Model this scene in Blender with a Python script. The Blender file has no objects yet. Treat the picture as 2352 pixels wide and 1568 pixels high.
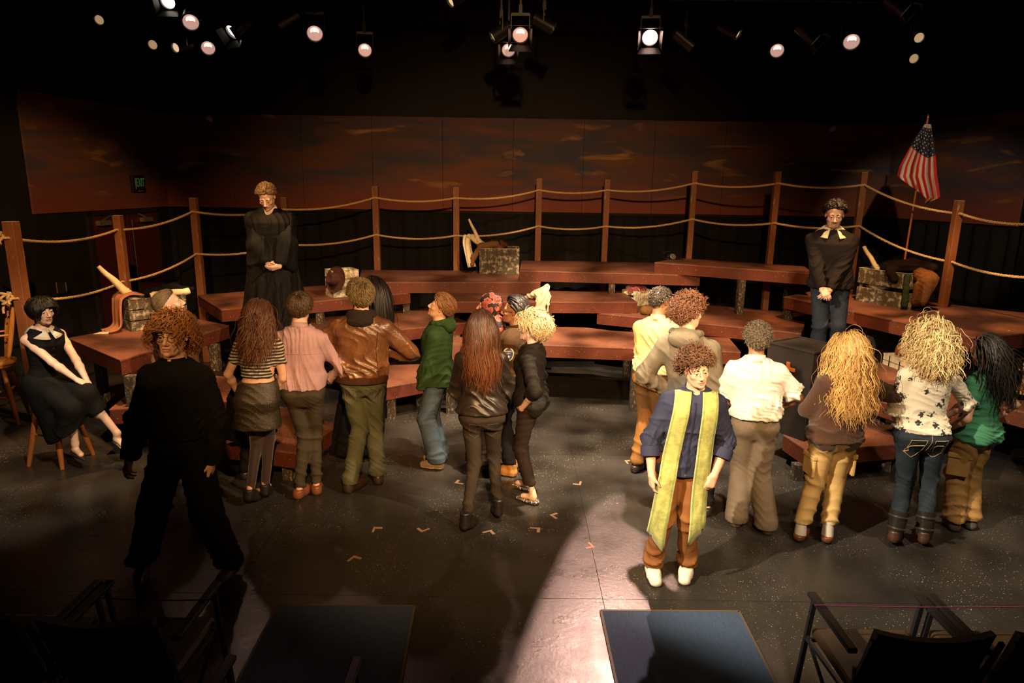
import bpy, math, random
import numpy as np
from mathutils import Vector, Matrix
C = bpy.context.scene.collection
SC = bpy.context.scene
R = math.radians

# ---------------------------------------------------------------- camera
EYE = 2.65; PITCH = R(13.1); ROLL = R(0.86); FPX = 1568.0; W, HH = 2352, 1568
_fw = np.array([0, math.cos(PITCH), -math.sin(PITCH)])
_u0 = np.array([0, math.sin(PITCH), math.cos(PITCH)]); _r0 = np.array([1., 0, 0])
_rt = math.cos(ROLL)*_r0 + math.sin(ROLL)*_u0; _up = -math.sin(ROLL)*_r0 + math.cos(ROLL)*_u0
cd = bpy.data.cameras.new('camera'); cam = bpy.data.objects.new('camera', cd); C.objects.link(cam)
cd.sensor_width = 36; cd.sensor_fit = 'HORIZONTAL'; cd.lens = 36*FPX/W; cd.clip_end = 100
cam.matrix_world = Matrix(((_rt[0], _up[0], -_fw[0], 0), (_rt[1], _up[1], -_fw[1], 0), (_rt[2], _up[2], -_fw[2], EYE), (0, 0, 0, 1)))
SC.camera = cam
def P(u, v, z=0.0):
    """survey: the point of height z seen at pixel (u,v) of the photograph"""
    d = _fw + _rt*(u-W/2)/FPX - _up*(v-HH/2)/FPX
    t = (z-EYE)/d[2]; return Vector((d[0]*t, d[1]*t, EYE+d[2]*t))
def PY(u, v, y):
    d = _fw + _rt*(u-W/2)/FPX - _up*(v-HH/2)/FPX
    t = y/d[1]; return Vector((d[0]*t, d[1]*t, EYE+d[2]*t))

# ---------------------------------------------------------------- world, exposure, stage light
wd = bpy.data.worlds.new('world'); SC.world = wd; wd.use_nodes = True
wd.node_tree.nodes['Background'].inputs[0].default_value = (0.5, 0.35, 0.2, 1)
wd.node_tree.nodes['Background'].inputs[1].default_value = 0.0012
vs = SC.view_settings; vs.view_transform = 'Standard'; vs.look = 'None'; vs.exposure = 0.0; vs.gamma = 1.0; vs.use_curve_mapping = False
WARM = (1.0, 0.71, 0.43); AMBER = (1.0, 0.55, 0.22); PALE = (1.0, 0.80, 0.56); PINK = (1.0, 0.58, 0.46)
def spot(name, loc, aim, power, col, deg, blend=0.4, rad=0.06, square=False, gobo=None):
    l = bpy.data.lights.new(name, 'SPOT'); l.energy = power; l.color = col; l.spot_size = R(deg); l.spot_blend = blend
    l.shadow_soft_size = rad; l.use_square = square
    o = bpy.data.objects.new(name, l); C.objects.link(o); o.location = loc
    o.rotation_euler = (Vector(aim)-Vector(loc)).to_track_quat('-Z', 'Y').to_euler()
    if gobo:      # a break-up gobo in the lamp's gate
        l.use_nodes = True; t = l.node_tree; n = t.nodes; em = n['Emission']
        tc = n.new('ShaderNodeTexCoord'); nz = n.new('ShaderNodeTexNoise'); nz.inputs['Scale'].default_value = gobo
        nz.inputs['Detail'].default_value = 1.5
        rp = n.new('ShaderNodeMapRange'); rp.inputs[1].default_value = 0.40; rp.inputs[2].default_value = 0.62; rp.inputs[3].default_value = 0.12; rp.inputs[4].default_value = 1.25
        t.links.new(tc.outputs['Normal'], nz.inputs['Vector']); t.links.new(nz.outputs['Fac'], rp.inputs[0]); t.links.new(rp.outputs[0], em.inputs['Strength'])
    return o
# front of house lamps, behind and above the camera
spot('front_lamp_left', (-3.6, 1.2, 5.3), (2.75, 5.1, .75), 4700, PALE, 31, .35, .05)
spot('front_lamp_right', (4.6, 1.6, 5.3), (-.95, 6.2, 1.05), 2500, WARM, 27, .5, .05)
spot('front_lamp_stole', (2.9, .2, 5.3), (1.2, 4.5, .9), 900, PALE, 24, .3, .05)
spot('front_lamp_seated', (.6, 1.2, 5.3), (-4.25, 6.0, .9), 2300, WARM, 20, .5, .05)
spot('front_lamp_judge', (-.4, 1.5, 5.3), (-2.75, 7.8, 1.7), 900, WARM, 17, .5, .05)
spot('front_lamp_sweater', (1.2, .8, 5.3), (3.25, 6.9, 1.7), 1000, WARM, 17, .5, .05)
spot('front_wash', (.3, -.8, 4.5), (0, 8.6, .7), 3600, AMBER, 54, .9, .08)
# lamps over the platforms
spot('top_lamp_left', (-3.2, 6.3, 4.6), (-3.4, 7.7, .8), 1200, AMBER, 75, .9, .07, False, 7)
spot('top_lamp_centre', (.3, 6.6, 4.7), (.3, 8.6, .8), 2300, WARM, 85, .9, .07, False, 7)
spot('top_lamp_right', (3.6, 6.3, 4.6), (3.8, 8.0, .8), 1200, AMBER, 80, .9, .07, False, 7)
spot('top_lamp_floor', (.7, 5.2, 4.7), (.8, 7.0, 0), 3600, PALE, 62, .8, .06, False, 9)
spot('top_lamp_floor_right', (3.2, 3.6, 4.7), (3.1, 5.0, 0), 700, PALE, 62, .8, .06, False, 9)
spot('top_lamp_floor_left', (-4.4, 4.2, 4.7), (-4.3, 5.6, 0), 700, PALE, 34, .8, .06, False, 9)
# the glaring back light, shuttered to a narrow band of floor
o = spot('back_lamp_pink', PY(1493, 87, 8.26), (.58, 3.3, 0), 2000, PINK, 34, .02, .05, True); o.scale = (.26, 1, 1)
for u_, x_ in ((723, -1.2), (1195, -.2), (1956, 2.6), (438, -2.4)):
    spot('back_lamp', PY(u_, 78, 8.24), (x_, 3.6, 0), 30, PINK, 30, .6, .05)
spot('added_flag_fill', (2.0, 1.0, 5.3), (5.6, 9.0, 2.6), 1500, WARM, 17, .6, .05)  # added fill that brightens the flag and back walls, no known fixture
spot('front_lamp_left_rail', (-1.0, 1.0, 5.3), (-5.6, 8.4, 1.9), 2000, AMBER, 24, .6, .05)
spot('added_right_end_fill', (2.4, .4, 5.2), (3.75, 5.15, .85), 900, PALE, 17, .5, .05)  # extra spot added to brighten the green polo woman, not a known lamp
spot('side_lamp_dim', (-4.6, .2, 4.2), (-2.2, 4.2, 1.62), 420, AMBER, 7, .6, .04)
spot('rim_lamp', (.6, 7.4, 4.6), (-2.1, 4.2, 1.6), 220, AMBER, 9, .6, .05)


# ---------------------------------------------------------------- materials
_m = {}
def mat(name, col=(.5, .5, .5), rough=.7, attr=False, var=0.0, vscale=6.0, bump=0.0, bscale=60.0, metal=0.0, spec=0.3, sheen=0.0, stretch=None, col2=None, thr=None, coat=0.0, emit=0.0):
    key = name
    if key in _m: return _m[key]
    m = bpy.data.materials.new(name); m.use_nodes = True; t = m.node_tree; n = t.nodes; L = t.links; b = n['Principled BSDF']
    b.inputs['Roughness'].default_value = rough; b.inputs['Metallic'].default_value = metal
    b.inputs['Specular IOR Level'].default_value = spec; b.inputs['Sheen Weight'].default_value = sheen
    b.inputs['Coat Weight'].default_value = coat; b.inputs['Base Color'].default_value = (*col, 1)
    if emit: b.inputs['Emission Color'].default_value = (*col, 1); b.inputs['Emission Strength'].default_value = emit
    src = None
    if attr:
        a = n.new('ShaderNodeAttribute'); a.attribute_name = 'Col'; src = a.outputs['Color']
    vec = None
    if var or bump or col2:
        tc = n.new('ShaderNodeTexCoord'); vec = tc.outputs['Object']
        if stretch:
            mp = n.new('ShaderNodeMapping'); mp.inputs['Scale'].default_value = stretch; L.new(vec, mp.inputs['Vector']); vec = mp.outputs[0]
    if var or col2:
        nz = n.new('ShaderNodeTexNoise'); nz.inputs['Scale'].default_value = vscale; nz.inputs['Detail'].default_value = 6; nz.inputs['Roughness'].default_value = .65
        L.new(vec, nz.inputs['Vector'])
        rp = n.new('ShaderNodeMapRange'); lo, hi = thr or (.3, .7); rp.inputs[1].default_value = lo; rp.inputs[2].default_value = hi
        L.new(nz.outputs['Fac'], rp.inputs[0])
        mx = n.new('ShaderNodeMix'); mx.data_type = 'RGBA'; L.new(rp.outputs[0], mx.inputs[0])
        if src is not None:
            mu = n.new('ShaderNodeMix'); mu.data_type = 'RGBA'; mu.blend_type = 'MULTIPLY'; mu.inputs[0].default_value = 1
            mx.inputs[6].default_value = (1-var, 1-var, 1-var, 1); mx.inputs[7].default_value = (1+var*.5,)*3+(1,)
            L.new(src, mu.inputs[6]); L.new(mx.outputs[2], mu.inputs[7]); src = mu.outputs[2]
        else:
            c2 = col2 or tuple(c*(1+var*.5) for c in col); c1 = col if col2 else tuple(c*(1-var) for c in col)
            mx.inputs[6].default_value = (*c1, 1); mx.inputs[7].default_value = (*c2, 1); src = mx.outputs[2]
    if src is not None: L.new(src, b.inputs['Base Color'])
    if bump:
        nb = n.new('ShaderNodeTexNoise'); nb.inputs['Scale'].default_value = bscale; nb.inputs['Detail'].default_value = 4; L.new(vec, nb.inputs['Vector'])
        bp = n.new('ShaderNodeBump'); bp.inputs['Strength'].default_value = bump; bp.inputs['Distance'].default_value = .01
        L.new(nb.outputs['Fac'], bp.inputs['Height']); L.new(bp.outputs[0], b.inputs['Normal'])
    _m[key] = m; return m

# ---------------------------------------------------------------- object helpers
def tag(o, label=None, cat=None, group=None, kind=None):
    if label: o['label'] = label
    if cat: o['category'] = cat
    if group: o['group'] = group
    if kind: o['kind'] = kind
    return o
def thing(name, label, cat, loc=(0, 0, 0), rz=0, group=None):
    o = bpy.data.objects.new(name, None); C.objects.link(o); o.location = loc; o.rotation_euler = (0, 0, rz); o.empty_display_size = .1
    return tag(o, label, cat, group)
def mesh_np(name, V, F, col=None, smooth=True):
    V = np.asarray(V, np.float32); F = np.asarray(F, np.int32); k = F.shape[1]
    me = bpy.data.meshes.new(name); me.vertices.add(len(V)); me.vertices.foreach_set('co', V.ravel())
    me.loops.add(F.size); me.loops.foreach_set('vertex_index', F.ravel()); me.polygons.add(len(F))
    me.polygons.foreach_set('loop_start', np.arange(0, F.size, k, dtype=np.int32))
    me.polygons.foreach_set('use_smooth', np.full(len(F), smooth))
    me.update(calc_edges=True)
    if col is not None:
        a = me.color_attributes.new('Col', 'FLOAT_COLOR', 'POINT'); c = np.ones((len(V), 4), np.float32); c[:, :3] = col
        a.data.foreach_set('color', c.ravel())
    return me
def link(name, me, m, parent=None):
    o = bpy.data.objects.new(name, me); C.objects.link(o)
    if m: me.materials.clear(); me.materials.append(m)
    if parent: o.parent = parent
    return o
class MB:
    """collects simple solids, then links them as one mesh"""
    def __init__(s): s.v = []; s.f = []
    def add(s, V, F):
        k = len(s.v); s.v += [tuple(v) for v in V]; s.f += [tuple(i+k for i in f) for f in F]; return s
    def box(s, x0, x1, y0, y1, z0, z1, M=None):
        V = [Vector((x, y, z)) for z in (z0, z1) for x, y in ((x0, y0), (x1, y0), (x1, y1), (x0, y1))]
        if M: V = [M@v for v in V]
        return s.add(V, [(3, 2, 1, 0), (4, 5, 6, 7), (0, 1, 5, 4), (1, 2, 6, 5), (2, 3, 7, 6), (3, 0, 4, 7)])
    def prism(s, poly, z0, z1):
        n = len(poly); V = [(p[0], p[1], z0) for p in poly]+[(p[0], p[1], z1) for p in poly]
        return s.add(V, [tuple(range(n-1, -1, -1)), tuple(range(n, 2*n))]+[(i, (i+1) % n, n+(i+1) % n, n+i) for i in range(n)])
    def bar(s, a, b, w, d=None, up=(0, 0, 1)):
        a = Vector(a); b = Vector(b); d = d or w; z = (b-a).normalized(); x = z.cross(Vector(up))
        if x.length < 1e-4: x = z.cross(Vector((0, 1, 0)))
        x.normalize(); y = z.cross(x)
        V = [p+x*(i*w/2)+y*(j*d/2) for p in (a, b) for i, j in ((-1, -1), (1, -1), (1, 1), (-1, 1))]
        return s.add(V, [(3, 2, 1, 0), (4, 5, 6, 7), (0, 1, 5, 4), (1, 2, 6, 5), (2, 3, 7, 6), (3, 0, 4, 7)])
    def tube(s, pts, r, n=8, cap=True):
        pts = [Vector(p) for p in pts]; rr = r if hasattr(r, '__len__') else [r]*len(pts); V = []; F = []
        ref = None
        for i, p in enumerate(pts):
            t = (pts[min(i+1, len(pts)-1)]-pts[max(i-1, 0)]).normalized()
            if ref is None: ref = t.orthogonal().normalized()
            x = (ref-t*ref.dot(t)).normalized(); ref = x; y = t.cross(x)
            V += [p+(x*math.cos(2*math.pi*k/n)+y*math.sin(2*math.pi*k/n))*rr[i] for k in range(n)]
        for i in range(len(pts)-1):
            F += [(i*n+k, i*n+(k+1) % n, (i+1)*n+(k+1) % n, (i+1)*n+k) for k in range(n)]
        if cap: F += [tuple(range(n-1, -1, -1)), tuple((len(pts)-1)*n+k for k in range(n))]
        return s.add(V, F)
    def lathe(s, prof, n=20, M=None, cap=True):
        V = []; F = []
        for r, z in prof: V += [Vector((r*math.cos(2*math.pi*k/n), r*math.sin(2*math.pi*k/n), z)) for k in range(n)]
        if M: V = [M@v for v in V]
        for i in range(len(prof)-1): F += [(i*n+k, i*n+(k+1) % n, (i+1)*n+(k+1) % n, (i+1)*n+k) for k in range(n)]
        if cap: F += [tuple(range(n-1, -1, -1)), tuple((len(prof)-1)*n+k for k in range(n))]
        return s.add(V, F)
    def build(s, name, m, parent=None, smooth=False, bevel=0):
        me = bpy.data.meshes.new(name); me.from_pydata(s.v, [], s.f); me.update()
        if smooth: me.shade_smooth(); me.set_sharp_from_angle(angle=R(40))
        o = link(name, me, m, parent)
        if bevel:
            b = o.modifiers.new('bevel', 'BEVEL'); b.width = bevel; b.segments = 2; b.limit_method = 'ANGLE'
        return o
def dup(o, loc=None, rz=None, label=None, parent=None):
    c = o.copy(); C.objects.link(c)
    if parent: c.parent = parent
    for ch in list(o.children): dup(ch, parent=c)
    if loc is not None: c.location = loc
    if rz is not None: c.rotation_euler = (0, 0, rz)
    if label: c['label'] = label
    return c
# ================================================================ implicit surfaces: bodies and clothes
f32 = np.float32
def smin(a, b, k):
    h = np.clip(.5+.5*(b-a)/k, 0, 1); return b+(a-b)*h-k*h*(1-h)
def rotm(yaw=0, pitch=0, roll=0):
    """head turn (left +), nod (up +), tilt to the right (+)"""
    return np.array((Matrix.Rotation(yaw, 3, 'Z') @ Matrix.Rotation(pitch, 3, 'X') @ Matrix.Rotation(roll, 3, 'Y')))
class Field:
    def __init__(s, lo, hi, h):
        s.lo = np.array(lo, f32); s.h = h; s.n = np.maximum(np.ceil((np.array(hi)-s.lo)/h).astype(int)+1, 4)
        s.ax = [s.lo[i]+h*np.arange(s.n[i], dtype=f32) for i in range(3)]; s.f = np.full(s.n, 1.0, f32)
    def _sub(s, lo, hi):
        sl = []
        for i in range(3):
            a = int(np.clip(np.floor((lo[i]-s.lo[i])/s.h), 0, s.n[i])); b = int(np.clip(np.ceil((hi[i]-s.lo[i])/s.h)+1, 0, s.n[i]))
            if b <= a: return None
            sl.append(slice(a, b))
        return tuple(sl), s.ax[0][sl[0]][:, None, None], s.ax[1][sl[1]][None, :, None], s.ax[2][sl[2]][None, None, :]
    def _put(s, sl, d, k, cut):
        g = s.f[sl]
        s.f[sl] = smin(g, d, k) if not cut else -smin(-g, d, k)
    def cone(s, a, b, ra, rb, k=.02, cut=False):
        a = np.array(a, f32); b = np.array(b, f32); m = max(ra, rb)+.05+k
        q = s._sub(np.minimum(a, b)-m, np.maximum(a, b)+m)
        if q is None: return s
        sl, X, Y, Z = q; d = b-a; L2 = float(d@d)+1e-9
        t = np.clip(((X-a[0])*d[0]+(Y-a[1])*d[1]+(Z-a[2])*d[2])/L2, 0, 1)
        s._put(sl, np.sqrt((X-a[0]-t*d[0])**2+(Y-a[1]-t*d[1])**2+(Z-a[2]-t*d[2])**2)-(ra+(rb-ra)*t), k, cut); return s
    def chain(s, pts, rr, k=.02):
        for i in range(len(pts)-1): s.cone(pts[i], pts[i+1], rr[i], rr[i+1], k)
        return s
    def ell(s, c, r, M=None, k=.02, cut=False):
        c = np.array(c, f32); r = np.array(r, f32); m = r.max()+.05+k
        q = s._sub(c-m, c+m)
        if q is None: return s
        sl, X, Y, Z = q; X = X-c[0]; Y = Y-c[1]; Z = Z-c[2]
        if M is not None:
            M = np.asarray(M, f32); X, Y, Z = (M[0, i]*X+M[1, i]*Y+M[2, i]*Z for i in range(3))
        k0 = np.sqrt((X/r[0])**2+(Y/r[1])**2+(Z/r[2])**2); k1 = np.sqrt((X/r[0]**2)**2+(Y/r[1]**2)**2+(Z/r[2]**2)**2)+1e-6
        s._put(sl, k0*(k0-1)/k1, k, cut); return s
    def prof(s, secs, k=.03, p=2.3, folds=None, cap=.01):
        """stack of ellipses (z, cx, cy, rx, ry); folds=(count, amp at bottom, amp at top, phase)"""
        secs = np.array(sorted(secs), f32); z0, z1 = secs[0, 0], secs[-1, 0]
        mx = (np.abs(secs[:, 1:3])+secs[:, 3:5]).max()+.12
        q = s._sub((-mx-1, -mx-1, z0-.08), (mx+1, mx+1, z1+.08))
        if q is None: return s
        sl, X, Y, Z = q; zz = np.clip(Z[0, 0], z0, z1)
        cs = []
        for i in range(1, 5):
            lin = np.interp(zz, secs[:, 0], secs[:, i]); cs.append(lin.astype(f32)[None, None, :])
        dx = (X-cs[0])/cs[2]; dy = (Y-cs[1])/cs[3]
        rr = (np.abs(dx)**p+np.abs(dy)**p)**(1/p)
        if folds:
            n, a0, a1, ph = folds; th = np.arctan2(dy, dx); t = ((zz-z0)/(z1-z0+1e-6)).astype(f32)[None, None, :]
            rr = rr-(a0+(a1-a0)*np.minimum(t*1.15, 1))*(np.sin(n*th+ph+2*t)*.6+.4*np.sin((n*1.63)*th+ph*2.1-3*t))
        d = (rr-1)*np.minimum(cs[2], cs[3])
        e = np.maximum(z0-Z, Z-z1)
        d = -smin(-d, -e, cap) if cap else np.maximum(d, e)
        s._put(sl, d, k, False); return s
    def plane(s, pt, nrm, k=.006):
        """cut away everything on the side the normal points to"""
        nrm = np.array(nrm, f32); nrm /= np.linalg.norm(nrm); pt = np.array(pt, f32)
        d = (s.ax[0][:, None, None]-pt[0])*nrm[0]+(s.ax[1][None, :, None]-pt[1])*nrm[1]+(s.ax[2][None, None, :]-pt[2])*nrm[2]
        s.f = -smin(-s.f, -d, k); return s
    def mesh(s, smooth=1):
        f = s.f; f[0] = f[-1] = 1; f[:, 0] = f[:, -1] = 1; f[:, :, 0] = f[:, :, -1] = 1
        b = f < 0; n = np.array(f.shape)-1
        cnt = np.zeros(n, np.int8)
        for i in (0, 1):
            for j in (0, 1):
                for k in (0, 1): cnt += b[i:n[0]+i, j:n[1]+j, k:n[2]+k]
        I, J, K = np.nonzero((cnt > 0) & (cnt < 8))
        idx = np.full(n, -1, np.int32); idx[I, J, K] = np.arange(len(I))
        acc = np.zeros((len(I), 3), f32); num = np.zeros(len(I), f32)
        for ax in range(3):
            o1, o2 = [(1, 2), (0, 2), (0, 1)][ax]
            for p in (0, 1):
                for q in (0, 1):
                    A = [I.copy(), J.copy(), K.copy()]; A[o1] = A[o1]+p; A[o2] = A[o2]+q; B = [x.copy() for x in A]; B[ax] = B[ax]+1
                    fa = f[A[0], A[1], A[2]]; fb = f[B[0], B[1], B[2]]; m = (fa < 0) != (fb < 0)
                    t = np.where(m, fa/np.where(m, fa-fb, 1), 0); w = m.astype(f32)
                    off = np.zeros((len(I), 3), f32); off[:, ax] = t; off[:, o1] = p; off[:, o2] = q
                    acc += off*w[:, None]; num += w
        V = s.lo+s.h*(np.stack([I, J, K], 1)+acc/np.maximum(num, 1)[:, None])
        Q = []
        for ax in range(3):
            o1, o2 = [(1, 2), (2, 0), (0, 1)][ax]
            sa = [slice(0, n[0]), slice(0, n[1]), slice(0, n[2])]; sb = list(sa); sb[ax] = slice(1, n[ax]+1)
            a = b[tuple(sa)]; c = b[tuple(sb)]
            E = np.argwhere(a != c); E = E[(E[:, o1] > 0) & (E[:, o2] > 0)]
            if not len(E): continue
            def ix(d1, d2):
                T = E.copy(); T[:, o1] -= d1; T[:, o2] -= d2; return idx[T[:, 0], T[:, 1], T[:, 2]]
            quad = np.stack([ix(1, 1), ix(0, 1), ix(0, 0), ix(1, 0)], 1)
            fl = ~a[E[:, 0], E[:, 1], E[:, 2]]; quad[fl] = quad[fl][:, ::-1]; Q.append(quad)
        F = np.concatenate(Q); F = F[(F >= 0).all(1)]
        V = V.astype(np.float64)
        if smooth:
            e = np.concatenate([F[:, [0, 1]], F[:, [1, 2]], F[:, [2, 3]], F[:, [3, 0]]]); e = np.concatenate([e, e[:, ::-1]])
            deg = np.bincount(e[:, 0], minlength=len(V))[:, None]+1e-9
            for _ in range(smooth):
                V = .4*V+.6*np.stack([np.bincount(e[:, 0], V[e[:, 1], i], len(V)) for i in range(3)], 1)/deg
        return V, F
def vnormals(V, F):
    n = np.cross(V[F[:, 2]]-V[F[:, 0]], V[F[:, 3]]-V[F[:, 1]]); N = np.zeros_like(V)
    for i in range(4):
        for c in range(3): N[:, c] += np.bincount(F[:, i], n[:, c], len(V))
    return N/(np.linalg.norm(N, axis=1)[:, None]+1e-12)
def wrinkle(V, F, amp, fr=(14, 14, 30), seed=0, mask=None, sharp=1.0):
    """cloth folds: warped ridges along the surface normal"""
    rs = np.random.RandomState(seed); N = vnormals(V, F); d = 0
    for o in range(3):
        k = np.array(fr)*(1.0, 1.7, 2.9)[o]*(1+.3*rs.randn(3)); k2 = rs.randn(3)*9*(1+.6*o); p1, p2 = rs.rand(2)*6.28
        w = np.sin(V@k+1.8*np.sin(V@k2+p1)+p2); w = 1.25*(1-np.abs(w))**1.6-.45
        d = d+w*(1, .55, .3)[o]*(.5+.5*np.sin(V@(rs.randn(3)*7)+p2))
    if mask is not None: d = d*mask(V)
    return V+N*(amp*d)[:, None]
def ik(a, b, l1, l2, pole):
    a = np.array(a, float); b = np.array(b, float); d = b-a; L = min(np.linalg.norm(d), (l1+l2)*.999); u = d/np.linalg.norm(d)
    x = (L*L+l1*l1-l2*l2)/(2*L); y = math.sqrt(max(l1*l1-x*x, 0)); p = np.array(pole, float); p = p-u*(p@u); p /= np.linalg.norm(p)+1e-9
    return a+u*x+p*y, a+u*L
def unit(v): v = np.array(v, float); return v/np.linalg.norm(v)

# ---------------------------------------------------------------- figures
# torso sections: fraction of height, half width, half depth, forward offset
MALE = [(.45, .090, .066, 0), (.52, .097, .068, -.004), (.58, .090, .062, .0), (.63, .087, .058, .003), (.70, .096, .063, .004), (.76, .103, .065, .002), (.80, .098, .056, -.004), (.825, .072, .045, -.008), (.845, .045, .040, -.010)]
FEM = [(.45, .094, .066, 0), (.51, .101, .071, -.006), (.57, .090, .062, 0), (.62, .073, .052, .003), (.69, .079, .056, .004), (.745, .086, .066, .008), (.79, .084, .052, -.002), (.82, .062, .042, -.008), (.845, .038, .036, -.010)]
class Fig:
    def __init__(s, label, loc, yaw, h, sex='m', skin=(.62, .36, .24), feet=((-.1, 0, 8), (.1, 0, -8)), hip=(0, 0), lean=(0, 0), head=(0, 0, 0), hoff=(0, 0, 0), wl=None, wr=None, pl=(-.5, -1, -.2), pr=(.5, -1, -.2), wide=1.0, hands=None, cat='person', seat=None, sole=.025, hs=1.0, legw=1.0):
        s.root = thing('person', label, cat, loc, yaw); s.h = h; s.sex = sex; s.skin = np.array(skin); s.wide = wide; s.hs = hs; s.legw = legw
        f = h; s.sole = sole; g = sole
        s.secs = MALE if sex == 'm' else FEM
        hz = .52*h+g; sz = .778*h+g; s.hz, s.sz = hz, sz
        if seat is not None: dz = seat-(.47*h+g); hz += dz; sz += dz; s.dz = dz
        else: s.dz = 0
        g2 = g+s.dz; s.g2 = g2
        s.off = lambda z: (hip[0]+lean[0]*(z-hz)/(sz-hz), hip[1]+lean[1]*(z-hz)/(sz-hz))
        s.feet = feet
        hw = .048*h*wide; s.hipj = [np.array((sg*hw+hip[0], hip[1], hz-.0*h)) for sg in (-1, 1)]
        s.ank = []; s.knee = []
        for i, ft in enumerate(feet):
            a = np.array((ft[0], ft[1], .045*h+g+(ft[3] if len(ft) > 3 else 0)))
            d = (math.sin(R(ft[2])), math.cos(R(ft[2])), 0)
            if len(ft) > 4: kn = np.array(ft[4], float)
            else: kn, a2 = ik(s.hipj[i], a, .245*h, .245*h, (d[0], d[1]*1.0, .05))
            s.ank.append(a); s.knee.append(kn)
        sw = (.096 if sex == 'm' else .083)*h*wide; o = s.off(sz)
        s.sh = [np.array((sg*sw+o[0], o[1]-.008*h, sz)) for sg in (-1, 1)]
        dw = [np.array((sg*(sw+.028*h)+o[0], o[1]+.03*h, .475*h+g2)) for sg in (-1, 1)]
        s.wri = []; s.elb = []
        for i, (w, p) in enumerate(((wl, pl), (wr, pr))):
            w = dw[i] if w is None else np.array(w, float)
            e, w = ik(s.sh[i], w, .172*h, .150*h, p); s.elb.append(e); s.wri.append(w)
        o = s.off(.845*h+g2); s.nb = np.array((o[0], o[1]-.012*h, .835*h+g2))
        s.HM = rotm(*[R(x) for x in head]); s.k = .135/.238*h*hs*(1.02 if sex == 'f' else 1.0)   # head scale (m per unit m)
        piv = s.nb+np.array((hoff[0], .012*h+hoff[1], .028*h+hoff[2])); s.hc = piv+s.HM@np.array((0, .012, .108))*s.k
        s.hands = hands or [None, None]
    def H(s, p): return s.hc+s.HM@(np.array(p, float)*s.k)
    def tsec(s, z0, z1, ease=0.0, ex=None, sx=1.0, sy=1.0):
        """torso profile between two heights (fractions), eased outwards"""
        sec = []
        for z, rx, ry, oy in s.secs:
            o = s.off(z*s.h+s.g2); ez = ease if z < .80 else min(ease, .013) if z > .82 else .5*(ease+min(ease, .013)); sec.append((z*s.h+s.g2, o[0], o[1]+oy*s.h, rx*s.h*s.wide*sx+ez, ry*s.h*s.wide*sy+ez))
        sec = np.array(sec); zz = np.unique(np.concatenate([sec[:, 0], [z0*s.h+s.g2, z1*s.h+s.g2]])); zz = zz[(zz >= z0*s.h+s.g2-1e-6) & (zz <= z1*s.h+s.g2+1e-6)]
        r = [[z]+[np.interp(z, sec[:, 0], sec[:, i]) for i in range(1, 5)] for z in zz]
        if ex:
            for q in r: ex(q)
        return r
    def part(s, name, V, F, m, col=None): return link(name, mesh_np(name, V, F, col), m, s.root)
    # ---- skin
    def hand_prims(s, F, i, sc):
        w = s.wri[i]; sp = s.hands[i] or {}
        d = unit(sp.get('d', w-s.elb[i])); n = np.array(sp.get('n', ((1 if i == 0 else -1), 0, 0)), float); n = unit(n-d*(n@d))
        t = np.cross(d, n) if i == 1 else np.cross(n, d); cu = sp.get('curl', .35); L = sc
        for q, (o, ln, r) in enumerate(((.029, .070, .0092), (.010, .078, .0095), (-.010, .073, .009), (-.028, .058, .008))):
            b = w+(d*(.088-.004*abs(q-1))+t*o)*L; F.cone(w+t*o*.55*L+d*.01*L, b, .017*L, .0125*L, .012)
            a = cu*(.55+.12*q); p = b
            for seg, fr in enumerate((.46, .30, .24)):
                e = p+(d*math.cos(a)+n*math.sin(a)+t*(o*.9*(1-seg*.4)))*ln*fr*L; F.cone(p, e, (r-.0006*seg)*L, (r-.0006*seg-.0008)*L, .004); p = e; a += cu*(1.0, .7, .5)[seg]+.05
        tb = w+(d*.022+t*.026+n*.006)*L; t1 = tb+unit(d*.75+t*.6+n*(.25+.4*cu))*.042*L; t2 = t1+unit(d*.95+t*.15+n*(.15+.6*cu))*.032*L
        F.cone(w+t*.012*L, tb, .018*L, .016*L, .012).cone(tb, t1, .014*L, .0105*L, .008).cone(t1, t2, .0105*L, .008*L, .004)
    def head_prims(s, F):
        k = s.k; M = s.HM; H = s.H; f = s.sex == 'f'
        def e(c, r, kk=.012, cut=False, m=M): F.ell(H(c), np.array(r)*k, m, kk*k*4 if kk > .1 else kk, cut)
        def c(a, b, ra, rb, kk=.01, cut=False): F.cone(H(a), H(b), ra*k, rb*k, kk, cut)
        jw = .92 if f else 1.0
        e((0, -.012, .036), (.076, .096, .084)); e((0, .026, -.026), (.060*jw, .066, .082), .02)
        e((0, .030, -.070), (.046*jw, .053, .044), .02); e((0, .074, -.101), (.021*jw, .018, .016), .018)
        for sg in (-1, 1):
            c((sg*.050*jw, -.012, -.050), (sg*.028*jw, .047, -.094), .016, .014, .02)
            e((sg*.043, .056, -.026), (.021, .024, .018), .016)
        c((-.040, .074, .020), (.040, .074, .020), .013, .013, .016)
        for sg in (-1, 1):
            e((sg*.031, .101, -.001), (.020, .019, .0145), .010, True)
            e((sg*.031, .0812, .0060), (.0158, .0118, .0070), .004)
            e((sg*.031, .0810, -.0112), (.0145, .0108, .0048), .004)
        c((0, .086, .012), (0, .110, -.030), .0085, .0105, .008); e((0, .110, -.036), (.0112, .012, .010), .006)
        for sg in (-1, 1): e((sg*.0125, .099, -.040), (.0085, .011, .008), .005)
        e((0, .087, -.0625), (.024, .012, .0075), .006); e((0, .086, -.076), (.020, .012, .0085), .006)
        e((0, .101, -.0690), (.024, .009, .0022), .003, True)
        for sg in (-1, 1):
            m = M@rotm(sg*.35, 0, -sg*.12); e((sg*.0765, -.010, -.002), (.0075, .016, .027), .005, False, m); e((sg*.083, -.006, 0), (.005, .009, .016), .004, True, m)
        nr = (.046 if f else .054)*k/1.0
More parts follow.
